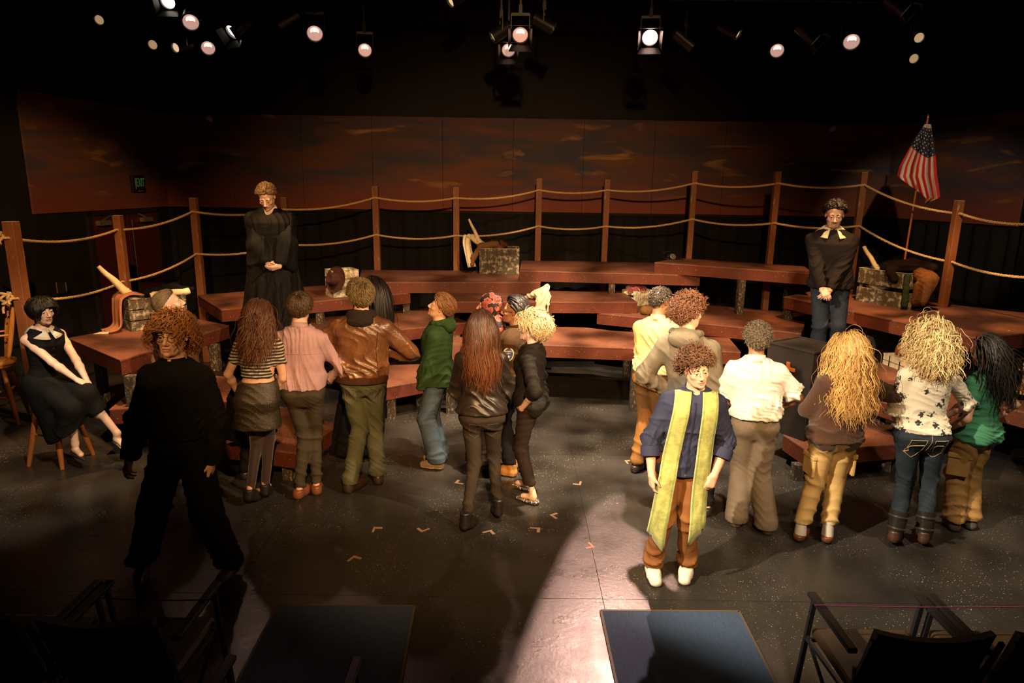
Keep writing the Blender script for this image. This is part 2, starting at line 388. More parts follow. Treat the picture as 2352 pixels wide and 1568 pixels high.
        F.chain([H((0, -.022, -.05)), s.nb+np.array((0, .0, .02)), s.nb-np.array((0, 0, .05))], [nr, nr*1.04, nr*1.35], .03)
    def body(s, res=.005, torso=True, arm=('bare', 'bare'), legs=True, lips=(.50, .16, .13), beard=0.0, neckz=-.03, bare=False, brow=None, eyes=True, iris=(.05, .025, .012)):
        """one continuous skin: head and neck, arms with hands, trunk and legs, meshed finer where it shows"""
        VV = []; FF = []; n0 = 0; CC = []; res = {.0036: .0045, .0045: .006, .004: .0055}.get(res, res); res = .0075 if not eyes else res
        def add(F, sm=1, col=None):
            nonlocal n0
            V, Q = F.mesh(sm)
            if not len(V): return
            VV.append(V); FF.append(Q+n0); n0 += len(V)
            CC.append(np.tile(s.skin, (len(V), 1)) if col is None else col(V))
        k = s.k
        F = Field(np.minimum(s.hc-.135*k, s.nb-(.09, .09, .06)), np.maximum(s.hc+.150*k, s.nb+.09), res); s.head_prims(F)
        def hc(V):
            p = (V-s.hc)@s.HM/k; c = np.tile(s.skin, (len(V), 1))*(1+.04*np.sin(p[:, :1]*90)*np.sin(p[:, 2:3]*80))
            def blend(m, col): c[:] = c*(1-m[:, None])+np.array(col)*m[:, None]
            g = lambda x, y, z, rx, ry, rz: np.exp(-(((np.abs(p[:, 0])-x)/rx)**2+((p[:, 1]-y)/ry)**2+((p[:, 2]-z)/rz)**2))
            blend(.35*g(.042, .07, -.03, .02, .03, .02), s.skin*np.array((1.1, .72, .66))); blend(.3*g(0, .115, -.036, .014, .02, .014), s.skin*np.array((1.1, .75, .7)))
            blend(.3*g(.08, -.01, 0, .02, .03, .04), s.skin*np.array((1.1, .65, .55)))
            fy = p[:, 1] > .07
            lp = np.clip(1.6-(((p[:, 0])/.025)**2+((p[:, 2]+.0695)/.0125)**2)*1.5, 0, 1)*fy; blend(lp*.85, lips)
            ml = np.clip(1.5-(((p[:, 0])/.025)**2+((p[:, 2]+.0690)/.0022)**2), 0, 1)*fy; blend(ml*.8, np.array(lips)*.25)
            if beard:
                b = np.clip(1.4-(((p[:, 0])/.034)**2+((p[:, 2]+.0535)/.0065)**2), 0, 1)*fy; blend(b*beard, (.025, .016, .010))
                b = np.clip(1.4-(((p[:, 0])/.026)**2+((p[:, 2]+.104)/.016)**2), 0, 1)*(p[:, 1] > .05); blend(b*beard*.75, (.03, .02, .014))
                b = np.clip((-.055-p[:, 2])/.03, 0, 1)*(p[:, 2] > -.125)*(p[:, 1] > -.02); blend(b*beard*.25, s.skin*.3)
            return c
        add(F, 1, hc)
        hl = .98 if s.sex == 'm' else .9
        for i in (0, 1):
            w, e, sh = s.wri[i], s.elb[i], s.sh[i]; mode = arm[i]; a = s.h/1.75*(1 if s.sex == 'm' else .86)
            if mode is None: continue
            if mode == 'bare': pts = [sh, sh+(e-sh)*.35, e, e+(w-e)*.3, w]; rr = [.052*a, .047*a, .040*a, .041*a, .026*a]
            elif mode == 'fore': pts = [e+(sh-e)*.2, e+(w-e)*.12, e+(w-e)*.35, w]; rr = [.030*a, .034*a, .040*a, .026*a]
            else: pts = [e+(w-e)*.6, w]; rr = [.033*a, .026*a]
            pa = np.array(pts+[w+(w-e)/np.linalg.norm(w-e)*.05]); F = Field(np.minimum(pa.min(0)-.06, w-.21), np.maximum(pa.max(0)+.06, w+.21), .0058 if mode == 'hand' else .0072)
            F.chain(pts, rr, .02); s.hand_prims(F, i, s.h/1.76*hl); add(F, 1)
        if torso:
            lo, hi = np.array((-.5, -.5, .0)), np.array((.5, .5, s.nb[2]+.02)); lo[:2] += s.off(s.sz); hi[:2] += s.off(s.sz)
            allp = np.array(s.ank+s.knee+s.hipj+s.sh+s.elb); lo = np.minimum(allp.min(0)-.15, s.nb-.2); hi = np.maximum(allp.max(0)+.15, s.nb+.03); lo[2] = max(lo[2], 0) if not s.dz else lo[2]
            F = Field(lo, hi, .009 if bare else .019); legs = legs if bare or legs is not True else .70; sec = s.tsec(.45, .845, -.004 if bare else -.020); sec[0][3] *= .62; sec[0][4] *= .5; sec = [q for q in sec if q[0] <= sec[0][0]+1e-6 or q[0] > s.g2+.53*s.h] if not (bare and legs is True) else sec; F.prof(sec, .03)
            for i in (0, 1):
                lr = 1.0 if legs is True else legs; F.cone(s.hipj[i], s.knee[i], .066*s.h/1.75*lr, .042*lr, .04)
                F.cone(s.knee[i], s.ank[i]+(0, 0, .02), .044*lr, .032*lr, .02)
                if lr == 1.0: F.ell(s.knee[i]*.62+s.ank[i]*.38-(0, .018, 0), (.043, .043, .09), None, .03)
                dv = np.array((math.sin(R(s.feet[i][2])), math.cos(R(s.feet[i][2])), 0)); tl = R(s.feet[i][5]) if len(s.feet[i]) > 5 else 0; dv = dv*math.cos(tl)+np.array((0, 0, math.sin(tl))); zb = np.array((0, 0, .045*s.h-.034)); F.cone(s.ank[i]+(0, 0, .02), s.ank[i]-dv*.015-zb, .030, .029, .02).cone(s.ank[i]-dv*.015-zb, s.ank[i]+dv*.095-zb-(0, 0, .008), .029, .026, .02)
                F.cone(s.sh[i], s.elb[i], .040, .026, .03).cone(s.elb[i], s.elb[i]*.5+s.wri[i]*.5, .024, .018)
                F.cone(s.nb+(0, 0, -.02), s.sh[i], .045, .045, .03)
            add(F, 1)
        o = s.part('body', np.concatenate(VV), np.concatenate(FF), mat('skin', rough=.48, attr=True, var=.10, vscale=45, bump=.06, bscale=220, spec=.45), np.concatenate(CC)); s.bodyo = o
        if eyes:
            m = mat('eye', rough=.12, attr=True, spec=.6)
            for sg in (-1, 1):
                b = MB(); n = 14; V = []; F = []
                prof = [(.0118*math.sin(a), .0118*math.cos(a)) for a in np.linspace(.02, 2.2, 9)]
                b.lathe(prof, n); v = np.array([tuple(q) for q in b.v]); v = np.stack([v[:, 0], v[:, 2], v[:, 1]], 1)
                r = np.hypot(v[:, 0], v[:, 2]); c = np.where(r[:, None] < .0022, .005, np.where(r[:, None] < .0064, np.array(iris), np.array((.46, .42, .38))))
                w = np.array([s.H(np.array((sg*.031, .0800, -.0012))+q) for q in v])
                me = bpy.data.meshes.new('eye'); me.from_pydata(w.tolist(), [], b.f); me.update(); me.shade_smooth()
                a = me.color_attributes.new('Col', 'FLOAT_COLOR', 'POINT'); cc = np.ones((len(w), 4), f32); cc[:, :3] = c; a.data.foreach_set('color', cc.ravel())
                link('eye', me, m, s.root)
        if brow is not None:
            for sg in (-1, 1):
                b = MB(); b.tube([s.H((sg*x, y, z)) for x, y, z in ((.012, .0885, .019), (.024, .0875, .0235), (.038, .080, .0235), (.049, .068, .018))], [.0036*k, .0046*k, .0040*k, .0014*k], 6)
                b.build('eyebrow', mat('brow_%.2f%.2f' % (brow[0], brow[1]), brow, .8), s.root, True)
    # ---- clothes
    def box(s, pts, m): pts = np.array(pts); return pts.min(0)-m, pts.max(0)+m
    def trousers(s, m, waist=.575, hem=.035, thigh=.090, knee=.064, cuff=.062, ease=.012, res=.0122, wr=.006, seed=1, col=None, glute=1.0, name='trousers', hips=1.0, stack=0.0, z0=.45):
        h = s.h; q = s.legw*.93; F = Field(*s.box(s.ank+s.knee+s.hipj+[np.array((*s.off(waist*h), waist*h+s.g2))], .19), res)
        sec = s.tsec(z0, waist, ease, sx=hips, sy=hips*.96); sec[0][3] *= .72; sec[0][4] *= .62; F.prof(sec, .04, cap=.03)
        for i in (0, 1):
            a = s.ank[i]+(0, 0, .0); F.cone(s.hipj[i]-(0, 0, .02), s.knee[i], thigh*q*1.04, knee*q, .025).cone(s.knee[i], a, knee*q, cuff*q, .03)
            sg = -1 if i == 0 else 1
            F.ell(s.hipj[i]+np.array((sg*.004, -.058*h/1.7*glute, -.008)), (.072*hips, .062*glute, .078), None, .035)
            F.cone(a, a-(0, 0, .08), cuff*q, cuff*q*1.02, .01)
            if stack: F.ell(a+(0, .012, .03), (cuff*q*1.12, cuff*q*1.15, .03), None, .02)
        F.plane((0, 0, hem*h+s.sole+min(f[3] if len(f) > 3 else 0 for f in s.feet)), (0, 0, -1)); F.plane((0, 0, waist*h+s.g2), (0, 0, 1))
        V, Q = F.mesh(1); kz = s.knee[0][2]; az = s.ank[0][2]; cz = s.hipj[0][2]-.10
        wr = wr*1.7; mk = lambda V: .25+1.0*np.exp(-((V[:, 2]-kz)/.09)**2)+.9*np.exp(-((V[:, 2]-az-.07)/.11)**2)+.9*np.exp(-((V[:, 2]-cz)/.09)**2)
        V = wrinkle(V, Q, wr*.8, (17, 13, 21), seed, mk)
        c = None if col is None else col(V)
        s.tro = s.part(name, V, Q, m, c); return s.tro
    def top(s, m, hem=.50, sleeve=1.0, ease=.016, hipe=.02, sr=(.060, .054, .044), res=.0098, wr=.005, seed=2, fr=(16, 12, 20), col=None, neck=.842, neckr=.062, name='shirt', flare=0.0, folds=None, ex=None, puff=0.0, vneck=None, scoop=None, tails=0.0, sx=1.0, sy=1.0, arms=(1, 1), smooth=1, sharp=1.0, post=None, hipw=None):
        sr = tuple(q*.92 for q in sr); ease *= .9; h = s.h; zt = neck*h+s.g2; pts = s.sh+[np.array((*s.off(hem*h), hem*h+s.g2)), s.nb]+[np.array((*s.off(hem*h), hem*h+s.g2))+(a, a, 0) for a in (-.1-flare, .1+flare)]
        if sleeve > 0: pts = pts+s.elb
        if sleeve > .5: pts = pts+s.wri
        F = Field(*s.box(pts, .17), res)
        def ex2(qq):
            t = np.clip((.62*h+s.g2-qq[0])/(.62*h-hem*h+1e-6), 0, 1.2)
            qq[3] += flare*t+hipe*.5*t; qq[4] += flare*t*.8+hipe*.5*t
            if puff: b = math.exp(-((qq[0]-s.g2-(hem+.05)*h)/(.05*h))**2); qq[3] += puff*b; qq[4] += puff*b
            if ex: ex(qq)
        if hem >= .45: F.prof(s.tsec(hem, .845, ease, ex2, sx, sy), .02, folds=folds)
        else:
            sec = s.tsec(.50, .845, ease, ex2, sx, sy); b = list(sec[0]); o = s.off(hem*h+s.g2); b = [hem*h+s.g2, o[0], o[1], b[3]+flare, b[4]+flare]; F.prof([b]+sec, .02, folds=folds)
        if hem < .535 and hipw is None:
            for i in (0, 1):
                sg = -1 if i == 0 else 1; F.ell(s.hipj[i]+np.array((sg*.004, -.058*h/1.7, -.004)), (.092, .082, .096), None, .035)
        for i in (0, 1):
            if not arms[i]: continue
            sh, e, w = s.sh[i], s.elb[i], s.wri[i]
            F.cone(s.nb+(0, 0, -.03), sh+(0, 0, -.002), .046, sr[0]*.9, .035)
            if sleeve <= 0: continue
            if sleeve <= .5: F.cone(sh, sh+(e-sh)*sleeve*2, sr[0], sr[1], .03)
            else:
                F.cone(sh, e, sr[0], sr[1], .03)
                t = (sleeve-.5)*2; F.cone(e, e+(w-e)*t, sr[1], sr[1]+(sr[2]-sr[1])*1, .025)
        for i in (0, 1):       # flat cuffs
            if not arms[i] or sleeve <= 0: continue
            sh, e, w = s.sh[i], s.elb[i], s.wri[i]
            if sleeve <= .5: p = sh+(e-sh)*sleeve*2; d = unit(e-sh)
            else: p = e+(w-e)*(sleeve-.5)*2; d = unit(w-e)
            rr = (sr[1] if sleeve <= .5 else sr[2])
            q = F._sub(p-rr-.05, p+d*rr+rr+.05)
            if q:
                sl, X, Y, Z = q; dd = (X-p[0])*d[0]+(Y-p[1])*d[1]+(Z-p[2])*d[2]; rad = np.sqrt((X-p[0])**2+(Y-p[1])**2+(Z-p[2])**2)
                F.f[sl] = np.where(rad < rr*1.5+.02, np.maximum(F.f[sl], np.minimum(dd, .05)), F.f[sl])
        hp = s.nb
        F.cone(hp+(0, .0, -.02), hp+(0, .02, .15), neckr, neckr*1.1, .008, True)
        F.plane((0, 0, zt+.01), (0, 0, 1))
        if vneck: F.cone(hp+(0, .07, .05), hp+np.array((0, .13, -vneck)), .055, .012, .012, True)
        if scoop: F.ell(hp+np.array(scoop[0]), scoop[1], None, .01, True)
        if tails: pass
        V, Q = F.mesh(smooth)
        if wr:
            ez = (s.elb[0][2]+s.elb[1][2])/2; hz = hem*h+s.g2
            mk = lambda V: .45+.8*np.exp(-((V[:, 2]-hz-.08)/.10)**2)+.6*(np.minimum(*[np.linalg.norm(V-e, axis=1) for e in s.elb]) < .12)+.5*np.minimum(1, np.minimum(*[np.exp(-(np.linalg.norm(V-a, axis=1)/.12)**2)*1.0 for a in s.sh])*9)
            V = wrinkle(V, Q, wr*1.7, fr, seed, mk, sharp)
        if post is not None: V = post(V, Q)
        c = None if col is None else col(V)
        return s.part(name, V, Q, m, c)
    def shoe(s, i, m, kind='shoe', col=(.1, .06, .04), solec=(.03, .025, .02), hgt=.075, heel=.0, L=None, wid=.046, soleh=.022, toe=.03, name='shoe'):
        h = s.h; L = L or (.152*h if s.sex == 'm' else .145*h); a = s.ank[i]; ft = s.feet[i]; an = R(ft[2]); lift = ft[3] if len(ft) > 3 else 0
        M = np.array(Matrix.Rotation(-an, 3, 'Z')); tilt = R(ft[5]) if len(ft) > 5 else 0; M = M@np.array(Matrix.Rotation(tilt, 3, 'X'))
        F = Field((-.09, -L*.5, -.02), (.09, L*.9, .36 if hgt > .12 else .16), .0076); base = -L*.28
        z = soleh+heel*.0
        F.cone((0, base+wid*.8, z+heel+.018), (0, base+L*.50, z+.020+heel*.3), wid*.80, wid*.88, .02).cone((0, base+L*.5, z+.02+heel*.3), (0, base+L-toe-.012, z+.012), wid*.9, toe*1.15, .02)
        F.cone((0, base+wid*.9, z+heel+.02), (0, base+wid*1.0, hgt+heel), wid*.80, wid*(.95 if hgt > .1 else .84), .02)
        F.cone((0, base+L*.62, z+.03), (0, base+wid*1.4, hgt*.8+heel), .03, .036, .03)
        F.plane((0, 0, hgt+heel), (0, 0, 1)); F.plane((0, 0, .001), (0, 0, -1)); 
        if hgt > .1: pass
        V, Q = F.mesh(1)
        V[:, 2] = np.maximum(V[:, 2], 0)
        V2 = V.copy(); lowv = V[:, 2] < soleh
        sc = 1+.06*lowv; V2[:, 0] *= sc
        if heel: arch = (V2[:, 1] > base+L*.30) & (V2[:, 1] < base+L*.62); V2[:, 2] = np.where(arch & lowv, np.maximum(V2[:, 2], heel*.5), V2[:, 2])
        c = np.where(lowv[:, None], np.array(solec), np.array(col)); 
        if kind == 'sneaker':
            lace = (V[:, 1] > base+L*.42) & (V[:, 1] < base+L*.66) & (np.abs(V[:, 0]) < .016) & (np.sin(V[:, 1]*420) > 0) & (V[:, 2] > .045); c = np.where(lace[:, None], (.75, .70, .62), c)
        W_ = (V2@M.T)+np.array((a[0], a[1], lift)); return s.part(name, W_, Q, m, c)
    def shoes(s, *a, **k):
        for i in (0, 1): s.shoe(i, *a, **k)
# ---------------------------------------------------------------- hair
def locks(P_, rad, ce):
    """many locks of hair at once: narrow ridged strips that face away from the head; P_ (L,S,3), rad (L,S)"""
    L, S, _ = P_.shape; T = np.gradient(P_, axis=1); T /= np.linalg.norm(T, axis=2, keepdims=True)+1e-9
    O = P_-ce; O = O-T*(O*T).sum(2, keepdims=True); O /= np.linalg.norm(O, axis=2, keepdims=True)+1e-9; X = np.cross(T, O); r = rad[:, :, None]
    V = np.stack([P_-X*r*1.25-O*r*.35, P_+O*r*.75, P_+X*r*1.25-O*r*.35], 2)
    i = np.arange(L)[:, None, None]*S*3; s = np.arange(S-1)[None, :, None]*3; k = np.arange(2)[None, None, :]
    return V.reshape(-1, 3), np.stack([i+s+k, i+s+k+1, i+s+k+4, i+s+k+3], -1).reshape(-1, 4)
def tubes(P_, rad, n=4):
    """many locks at once: P_ (L,S,3) centre lines, rad (L,S)"""
    L, S, _ = P_.shape; T = np.gradient(P_, axis=1); T /= np.linalg.norm(T, axis=2, keepdims=True)+1e-9
    ref = np.array((.31, .77, .56)); X = np.cross(T, ref); X /= np.linalg.norm(X, axis=2, keepdims=True)+1e-9; Y = np.cross(T, X)
    a = 2*np.pi*np.arange(n)/n
    V = P_[:, :, None]+(X[:, :, None]*np.cos(a)[:, None]+Y[:, :, None]*np.sin(a)[:, None])*rad[:, :, None, None]
    i = np.arange(L)[:, None, None]*S*n; s = np.arange(S-1)[None, :, None]*n; k = np.arange(n)[None, None, :]
    F = np.stack([i+s+k, i+s+(k+1) % n, i+s+n+(k+1) % n, i+s+n+k], -1).reshape(-1, 4)
    return V.reshape(-1, 3), F
def hair(s, col, style='short', length=.06, count=260, vol=.010, curl=(0, 0), seed=3, rad=.0045, comb=(0, -1, -.3), line=(40, -6, -46), grav=.5, jit=.25, segs=10, tip=.25, hi=1.25, tipcol=None, collide=None, wave=(0, 0), spread=0.0, part=None, cap=.006, capcol=.55, name='hair', bow=0.0, stick=1.0, backonly=False, mat_=None, lift=None, dens=1.3, rs_=.80, face=True, nocap=False, lvar=.25, crown=None):
    """locks rooted on the scalp; line = hairline elevation at brow, ear, nape (degrees)"""
    count = int(count*dens); rad = rad*rs_; segs = max(6, int(segs*.92)); rs = np.random.RandomState(seed); k = s.k; M = s.HM; col = np.array(col)
    ce = np.array((0, -.012, .034)); er = np.array((.079, .100, .088))
    n = count*4; i = np.arange(n)+.5; z = 1-2*i/n; ph = i*2.399963; r = np.sqrt(1-z*z); U = np.stack([r*np.sin(ph), r*np.cos(ph), z], 1)
    el = np.degrees(np.arcsin(z)); az = np.abs(np.degrees(np.arctan2(U[:, 0], U[:, 1])))
    def emin(az): return np.interp(az, [0, 38, 62, 95, 130, 180], [line[0], line[0]-3, line[0]*.45+line[1]*.55+6, line[1], (line[1]+line[2])/2-6, line[2]])
    ok = el > emin(az)+rs.randn(n)*1.5; U = U[ok]
    if len(U) > count: U = U[rs.permutation(len(U))[:count]]
    L = len(U); S = segs
    D = U*er; Nn = U/er; Nn /= np.linalg.norm(Nn, axis=1)[:, None]; p = ce+D*1.0
    cb = np.tile(np.array(comb, float), (L, 1))
    if part is not None:      # parted hair is combed away from the line x = part
        sg = np.sign(U[:, 0]-part+1e-6); cb[:, 0] = sg*np.abs(cb[:, 0]) if comb[0] else sg*.6
    if crown is not None:     # hair radiates from the crown
        cc = np.array(crown); cc = cc/np.linalg.norm(cc); tv = U-cc; cb = tv/(np.linalg.norm(tv, axis=1)[:, None]+.05)+np.array(comb)*.3
    cb = cb+rs.randn(L, 3)*jit; cb -= Nn*(cb*Nn).sum(1)[:, None]; cb /= np.linalg.norm(cb, axis=1)[:, None]+1e-9
    d = Nn*((.35 if style != 'long' else .10)+bow)+cb; d /= np.linalg.norm(d, axis=1)[:, None]
    ln = length*(1+lvar*rs.randn(L)).clip(.4, 1.7)/k if style != 'long' else length/k*(1+.10*rs.randn(L))
    st = (ln/S)[:, None]; pts = [p.copy()]; g = (s.HM.T@np.array((0, 0, -1.0)))
    er2 = er+vol/k*1.0; cw = [c for c in (collide or [])]
    vv = (vol/k)*(.45+.8*rs.rand(L))[:, None]
    for j in range(1, S):
        t = j/S
        d = d+(g*grav+cb*(.30*(1-t))+rs.randn(L, 3)*jit*.15)*(.5 if style != 'long' else .8)
        d /= np.linalg.norm(d, axis=1)[:, None]; q = p+d*st
        e = (q-ce)/(er+vv*stick); le = np.linalg.norm(e, axis=1)[:, None]; q = np.where(le < 1, ce+(q-ce)/np.maximum(le, 1e-3), q)
        q0 = q.copy()
        if face:      # hair falls to either side of the face
            m = (q[:, 1] > .015) & (q[:, 2] < .048) & (q[:, 2] > -.16); lim = .071-.010*np.clip((-.05-q[:, 2])/.06, 0, 1); inn = m & (np.abs(q[:, 0]) < lim); q[inn, 0] = (np.where(q[inn, 0] >= 0, 1, -1)*lim[inn])
        if lift is not None: q = np.where(le > 1+lift, ce+(q-ce)*(1+lift)/le, q)
        if style == 'long':    # keep off neck, shoulders and back (world ellipsoids)
            wq = s.hc+(q@M.T)*k
            for c, rr in cw:
                e = (wq-np.array(c))/(np.array(rr)+vv*k*.6); le = np.linalg.norm(e, axis=1)[:, None]; wq = np.where(le < 1, np.array(c)+(wq-np.array(c))/np.maximum(le, .05), wq)
            q = ((wq-s.hc)@M)/k
        d2 = q0-p; d = d2/(np.linalg.norm(d2, axis=1)[:, None]+1e-9)*.9+d*.1; p = q; pts.append(p.copy())
    Q = np.stack(pts, 1); t = np.linspace(0, 1, S)[None, :]
    if curl[0] or wave[0]:
        T = np.gradient(Q, axis=1); T /= np.linalg.norm(T, axis=2, keepdims=True)+1e-9; X = np.cross(T, np.array((.2, .5, .84))); X /= np.linalg.norm(X, axis=2, keepdims=True)+1e-9; Y = np.cross(T, X)
        f0 = rs.rand(L, 1)*6.28; ss = t*ln[:, None]*k
        if curl[0]:
            a = f0+ss*curl[1]*2*np.pi*(1+.12*rs.randn(L, 1)); am = (curl[0]/k*(.35+.65*np.minimum(t*2.5, 1))*(.7+.6*rs.rand(L, 1)))[..., None]; Q = Q+(X*np.cos(a)[..., None]+Y*np.sin(a)[..., None])*am
        if wave[0]:
            a = ss*wave[1]*2*np.pi+f0*.25+2.0*U[:, :1]; Q = Q+(X*np.sin(a)[..., None])*(wave[0]/k*np.minimum(t*2, 1))[..., None]
    Wp = s.hc+(Q.reshape(-1, 3)@M.T).reshape(Q.shape)*k
    rad_ = rad*(1-(1-tip)*t**1.6)*(.75+.5*rs.rand(L, 1)); rad_[:, 0] *= .7
    V, F = locks(Wp, rad_, s.hc-s.HM@np.array((0, .0, .03))*k)
    br = (.62+(hi-.62)*rs.rand(L, 1, 1))*(.8+.3*t[..., None]); c = col*br
    if tipcol is not None: c = c*(1-t[..., None]**1.5)+np.array(tipcol)*br*t[..., None]**1.5
    c = np.repeat(np.broadcast_to(c, (L, S, 3))[:, :, None], 3, 2).reshape(-1, 3)
    # the cap under the locks
    na, ne = 40, 22; A, E = np.meshgrid(np.linspace(-np.pi, np.pi, na, endpoint=False), np.linspace(0, 1, ne), indexing='ij')
    em = np.radians(emin(np.abs(np.degrees(A)))+3); EL = em+(np.pi/2-em)*E
    u = np.stack([np.cos(EL)*np.sin(A), np.cos(EL)*np.cos(A), np.sin(EL)], -1)
    lump = 1+.0*A
    cp = ce+u*(er-.002+cap/k*np.minimum(E*6, 1)[..., None]); cp = s.hc+(cp.reshape(-1, 3)@M.T)*k
    ii = np.arange(na)[:, None]*ne; jj = np.arange(ne-1)[None, :]; i2 = ((np.arange(na)+1) % na)[:, None]*ne
    CF = np.stack([ii+jj, i2+jj, i2+jj+1, ii+jj+1], -1).reshape(-1, 4)[:, ::-1]
    cc = np.tile(col*capcol, (len(cp), 1))
    if nocap: cp, CF, cc = cp[:0], CF[:0], cc[:0]
    V = np.concatenate([V, cp]); F = np.concatenate([F, CF+len(V)-len(cp)]); c = np.concatenate([c, cc])
    m = mat_ or mat('hair', rough=.42, attr=True, spec=.28, var=.12, vscale=80)
    return s.part(name, V, F, m, c)
Fig.hair = hair
def back_collide(s, w=1.0):
    """ellipsoids that stand for neck, shoulders and back when hair falls on them"""
    h = s.h; o = s.off(.72*h+s.g2); o2 = s.off(.80*h+s.g2)
    return [((s.nb[0], s.nb[1], s.nb[2]+.03), (.062*min(1, w*1.2), .066, .13)), ((o2[0], o2[1]-.006, .775*h+s.g2), (.155*h/1.65*s.wide*w, .085, .085)), ((o[0], o[1], .69*h+s.g2), (.13*h/1.65*s.wide*w, .115, .20))]
# ---------------------------------------------------------------- clothing details
def ring_band(s, name, m, levels, a0=0, a1=360, n=36, parent=None, thick=.004, centre=None, col=None):
    """a band round the neck (or waist): levels = [(dz, rx, ry, oy)] from the bottom edge over to the free edge; a0..a1 opening measured from the front"""
    c = np.array(centre if centre is not None else s.nb); an = np.radians(np.linspace(a0, a1, n)); V = []; F = []; k = len(levels)
    for dz, rx, ry, oy in levels:
        z = dz(an) if callable(dz) else dz
        V.append(np.stack([c[0]+np.sin(an)*rx, c[1]+oy+np.cos(an)*ry, c[2]+z+0*an], 1))
    V = np.concatenate(V)
    for i in range(k-1):
        for j in range(n-1): F.append((i*n+j, i*n+j+1, (i+1)*n+j+1, (i+1)*n+j))
    me = mesh_np(name, V, F, None if col is None else np.tile(col, (len(V), 1))); o = link(name, me, m, parent or s.root)
    md = o.modifiers.new('thickness', 'SOLIDIFY'); md.thickness = thick; md.offset = 0; return o
def collar(s, m, name='collar', r=.060, h=.038, fall=.045, open_=26, spread=.020, parent=None, oy=.0, drop=0.02, ry=None, dz=0.0, col=None):
    ry = ry or r*1.02
    fr = lambda an: dz+.002-.034*(.5+.5*np.cos(an))
    return ring_band(s, name, m, [(fr, r, ry, oy), (lambda an: fr(an)+h, r*.97, ry*.97, oy), (lambda an: fr(an)+h+.004, r*1.04, ry*1.04, oy), (lambda an: fr(an)+h-fall-drop*(.5+.5*np.cos(an)), r+spread, ry+spread*1.1, oy)], open_/2, 360-open_/2, 40, parent, .0035, None, col)
Fig.collar = collar
def hood(s, m, seed=5, col=None, back=.085, r=.062, size=1.0, drop=0.0, lie=.05):
    """a hood lying down behind the neck"""
    b = s.nb; F = Field(b-(.22, .30, .22), b+(.22, .16, .16), .008)
    q = size; pts = []
    for a in np.linspace(-150, 150, 11):
        an = R(a); pts.append(b+np.array((math.sin(an)*.088*q, -math.cos(an)*.072*q-.008, .022-.038*abs(a)/150-drop)))
    for i in range(10):
        w = .5-.5*abs(i-4.5)/5; F.cone(pts[i], pts[i+1], .022+.022*w, .022+.022*w, .02)
    F.ell(b+np.array((0, -back-.012, -.035-drop)), (.100*q, .052*q, .060*q), None, .03)
    F.ell(b+np.array((0, -back*.6, .015-drop)), (.070*q, .04*q, .03), None, .02, True)
    F.ell(b+np.array((0, .01, .06)), (.062, .062, .12), None, .02, True)
    V, Q = F.mesh(1); V = wrinkle(V, Q, .006, (12, 12, 16), seed); return s.part('hood', V, Q, m, col)
Fig.hood = hood
def surf_strip(s, name, V2, m, thick=.003, parent=None, col=None, closed=False):
    """V2 (rows, cols, 3): a strip of cloth"""
    V2 = np.asarray(V2); r, c, _ = V2.shape; F = [(i*c+j, i*c+j+1, (i+1)*c+j+1, (i+1)*c+j) for i in range(r-1) for j in range(c-1)]
    me = mesh_np(name, V2.reshape(-1, 3), F, None if col is None else np.asarray(col).reshape(-1, 3)); o = link(name, me, m, parent or s.root)
    md = o.modifiers.new('thickness', 'SOLIDIFY'); md.thickness = thick; md.offset = 0; return o
def project(obj, pts, dirv, off=.003):
    """drop points onto a garment along dirv (both in the figure's own frame)"""
    from mathutils.bvhtree import BVHTree
    me = obj.data; bv = BVHTree.FromPolygons([v.co for v in me.vertices], [tuple(p.vertices) for p in me.polygons]); d = Vector(dirv).normalized(); out = []
    for p in pts:
        h = bv.ray_cast(Vector(p)-d*.6, d); out.append((h[0]-d*off) if h[0] is not None else Vector(p))
    return out
def patch_on(s, obj, name, m, cx, cz, w, hh, dirv=(0, 1, 0), n=6, off=.003, thick=.003, shape=None, parent=None, cy=0):
    """a flat pocket or patch that follows the garment; dirv is the way one looks at it"""
    d = Vector(dirv).normalized(); right = d.cross(Vector((0, 0, 1))).normalized(); g = []
    for i in range(n+1):
        for j in range(n+1):
            u = (j/n-.5)*w; v = (.5-i/n)*hh
            if shape == 'pocket' and v < -hh*.25: u *= 1-abs(v+hh*.25)/hh*1.1*0; v = v if abs(u) < 1e-9 else v+max(0, abs(u)/(w/2))*hh*.12
            g.append(right*u+Vector((cx, cy, cz+v)))
    pr = project(obj, g, d, off); V2 = np.array([tuple(p) for p in pr]).reshape(n+1, n+1, 3); return surf_strip(s, name, V2, m, thick, parent or obj if False else (parent or s.root))
def stitch(s, obj, name, m, pts, dirv=(0, 1, 0), r=.0022, off=.002, parent=None):
    b = MB(); dense = []
    for a, c in zip(pts[:-1], pts[1:]):
        a = Vector(a); c = Vector(c); k = max(2, int((c-a).length/.012)); dense += [a+(c-a)*(i/k) for i in range(k)]
    dense.append(Vector(pts[-1])); b.tube(project(obj, dense, dirv, off), r, 5); return b.build(name, m, parent or s.root, True)
def buttons(s, obj, m, pts, dirv=(0, -1, 0), r=.006, parent=None):
    for p in project(obj, pts, dirv, .002):
        b = MB(); M = Matrix.Translation(p) @ Vector((0, -1, 0)).rotation_difference(Vector(dirv)).to_matrix().to_4x4() @ Matrix.Rotation(R(90), 4, 'X')
        b.lathe([(r*.9, -.002), (r, 0), (r*.8, .003)], 10, M); b.build('button', m, parent or s.root)
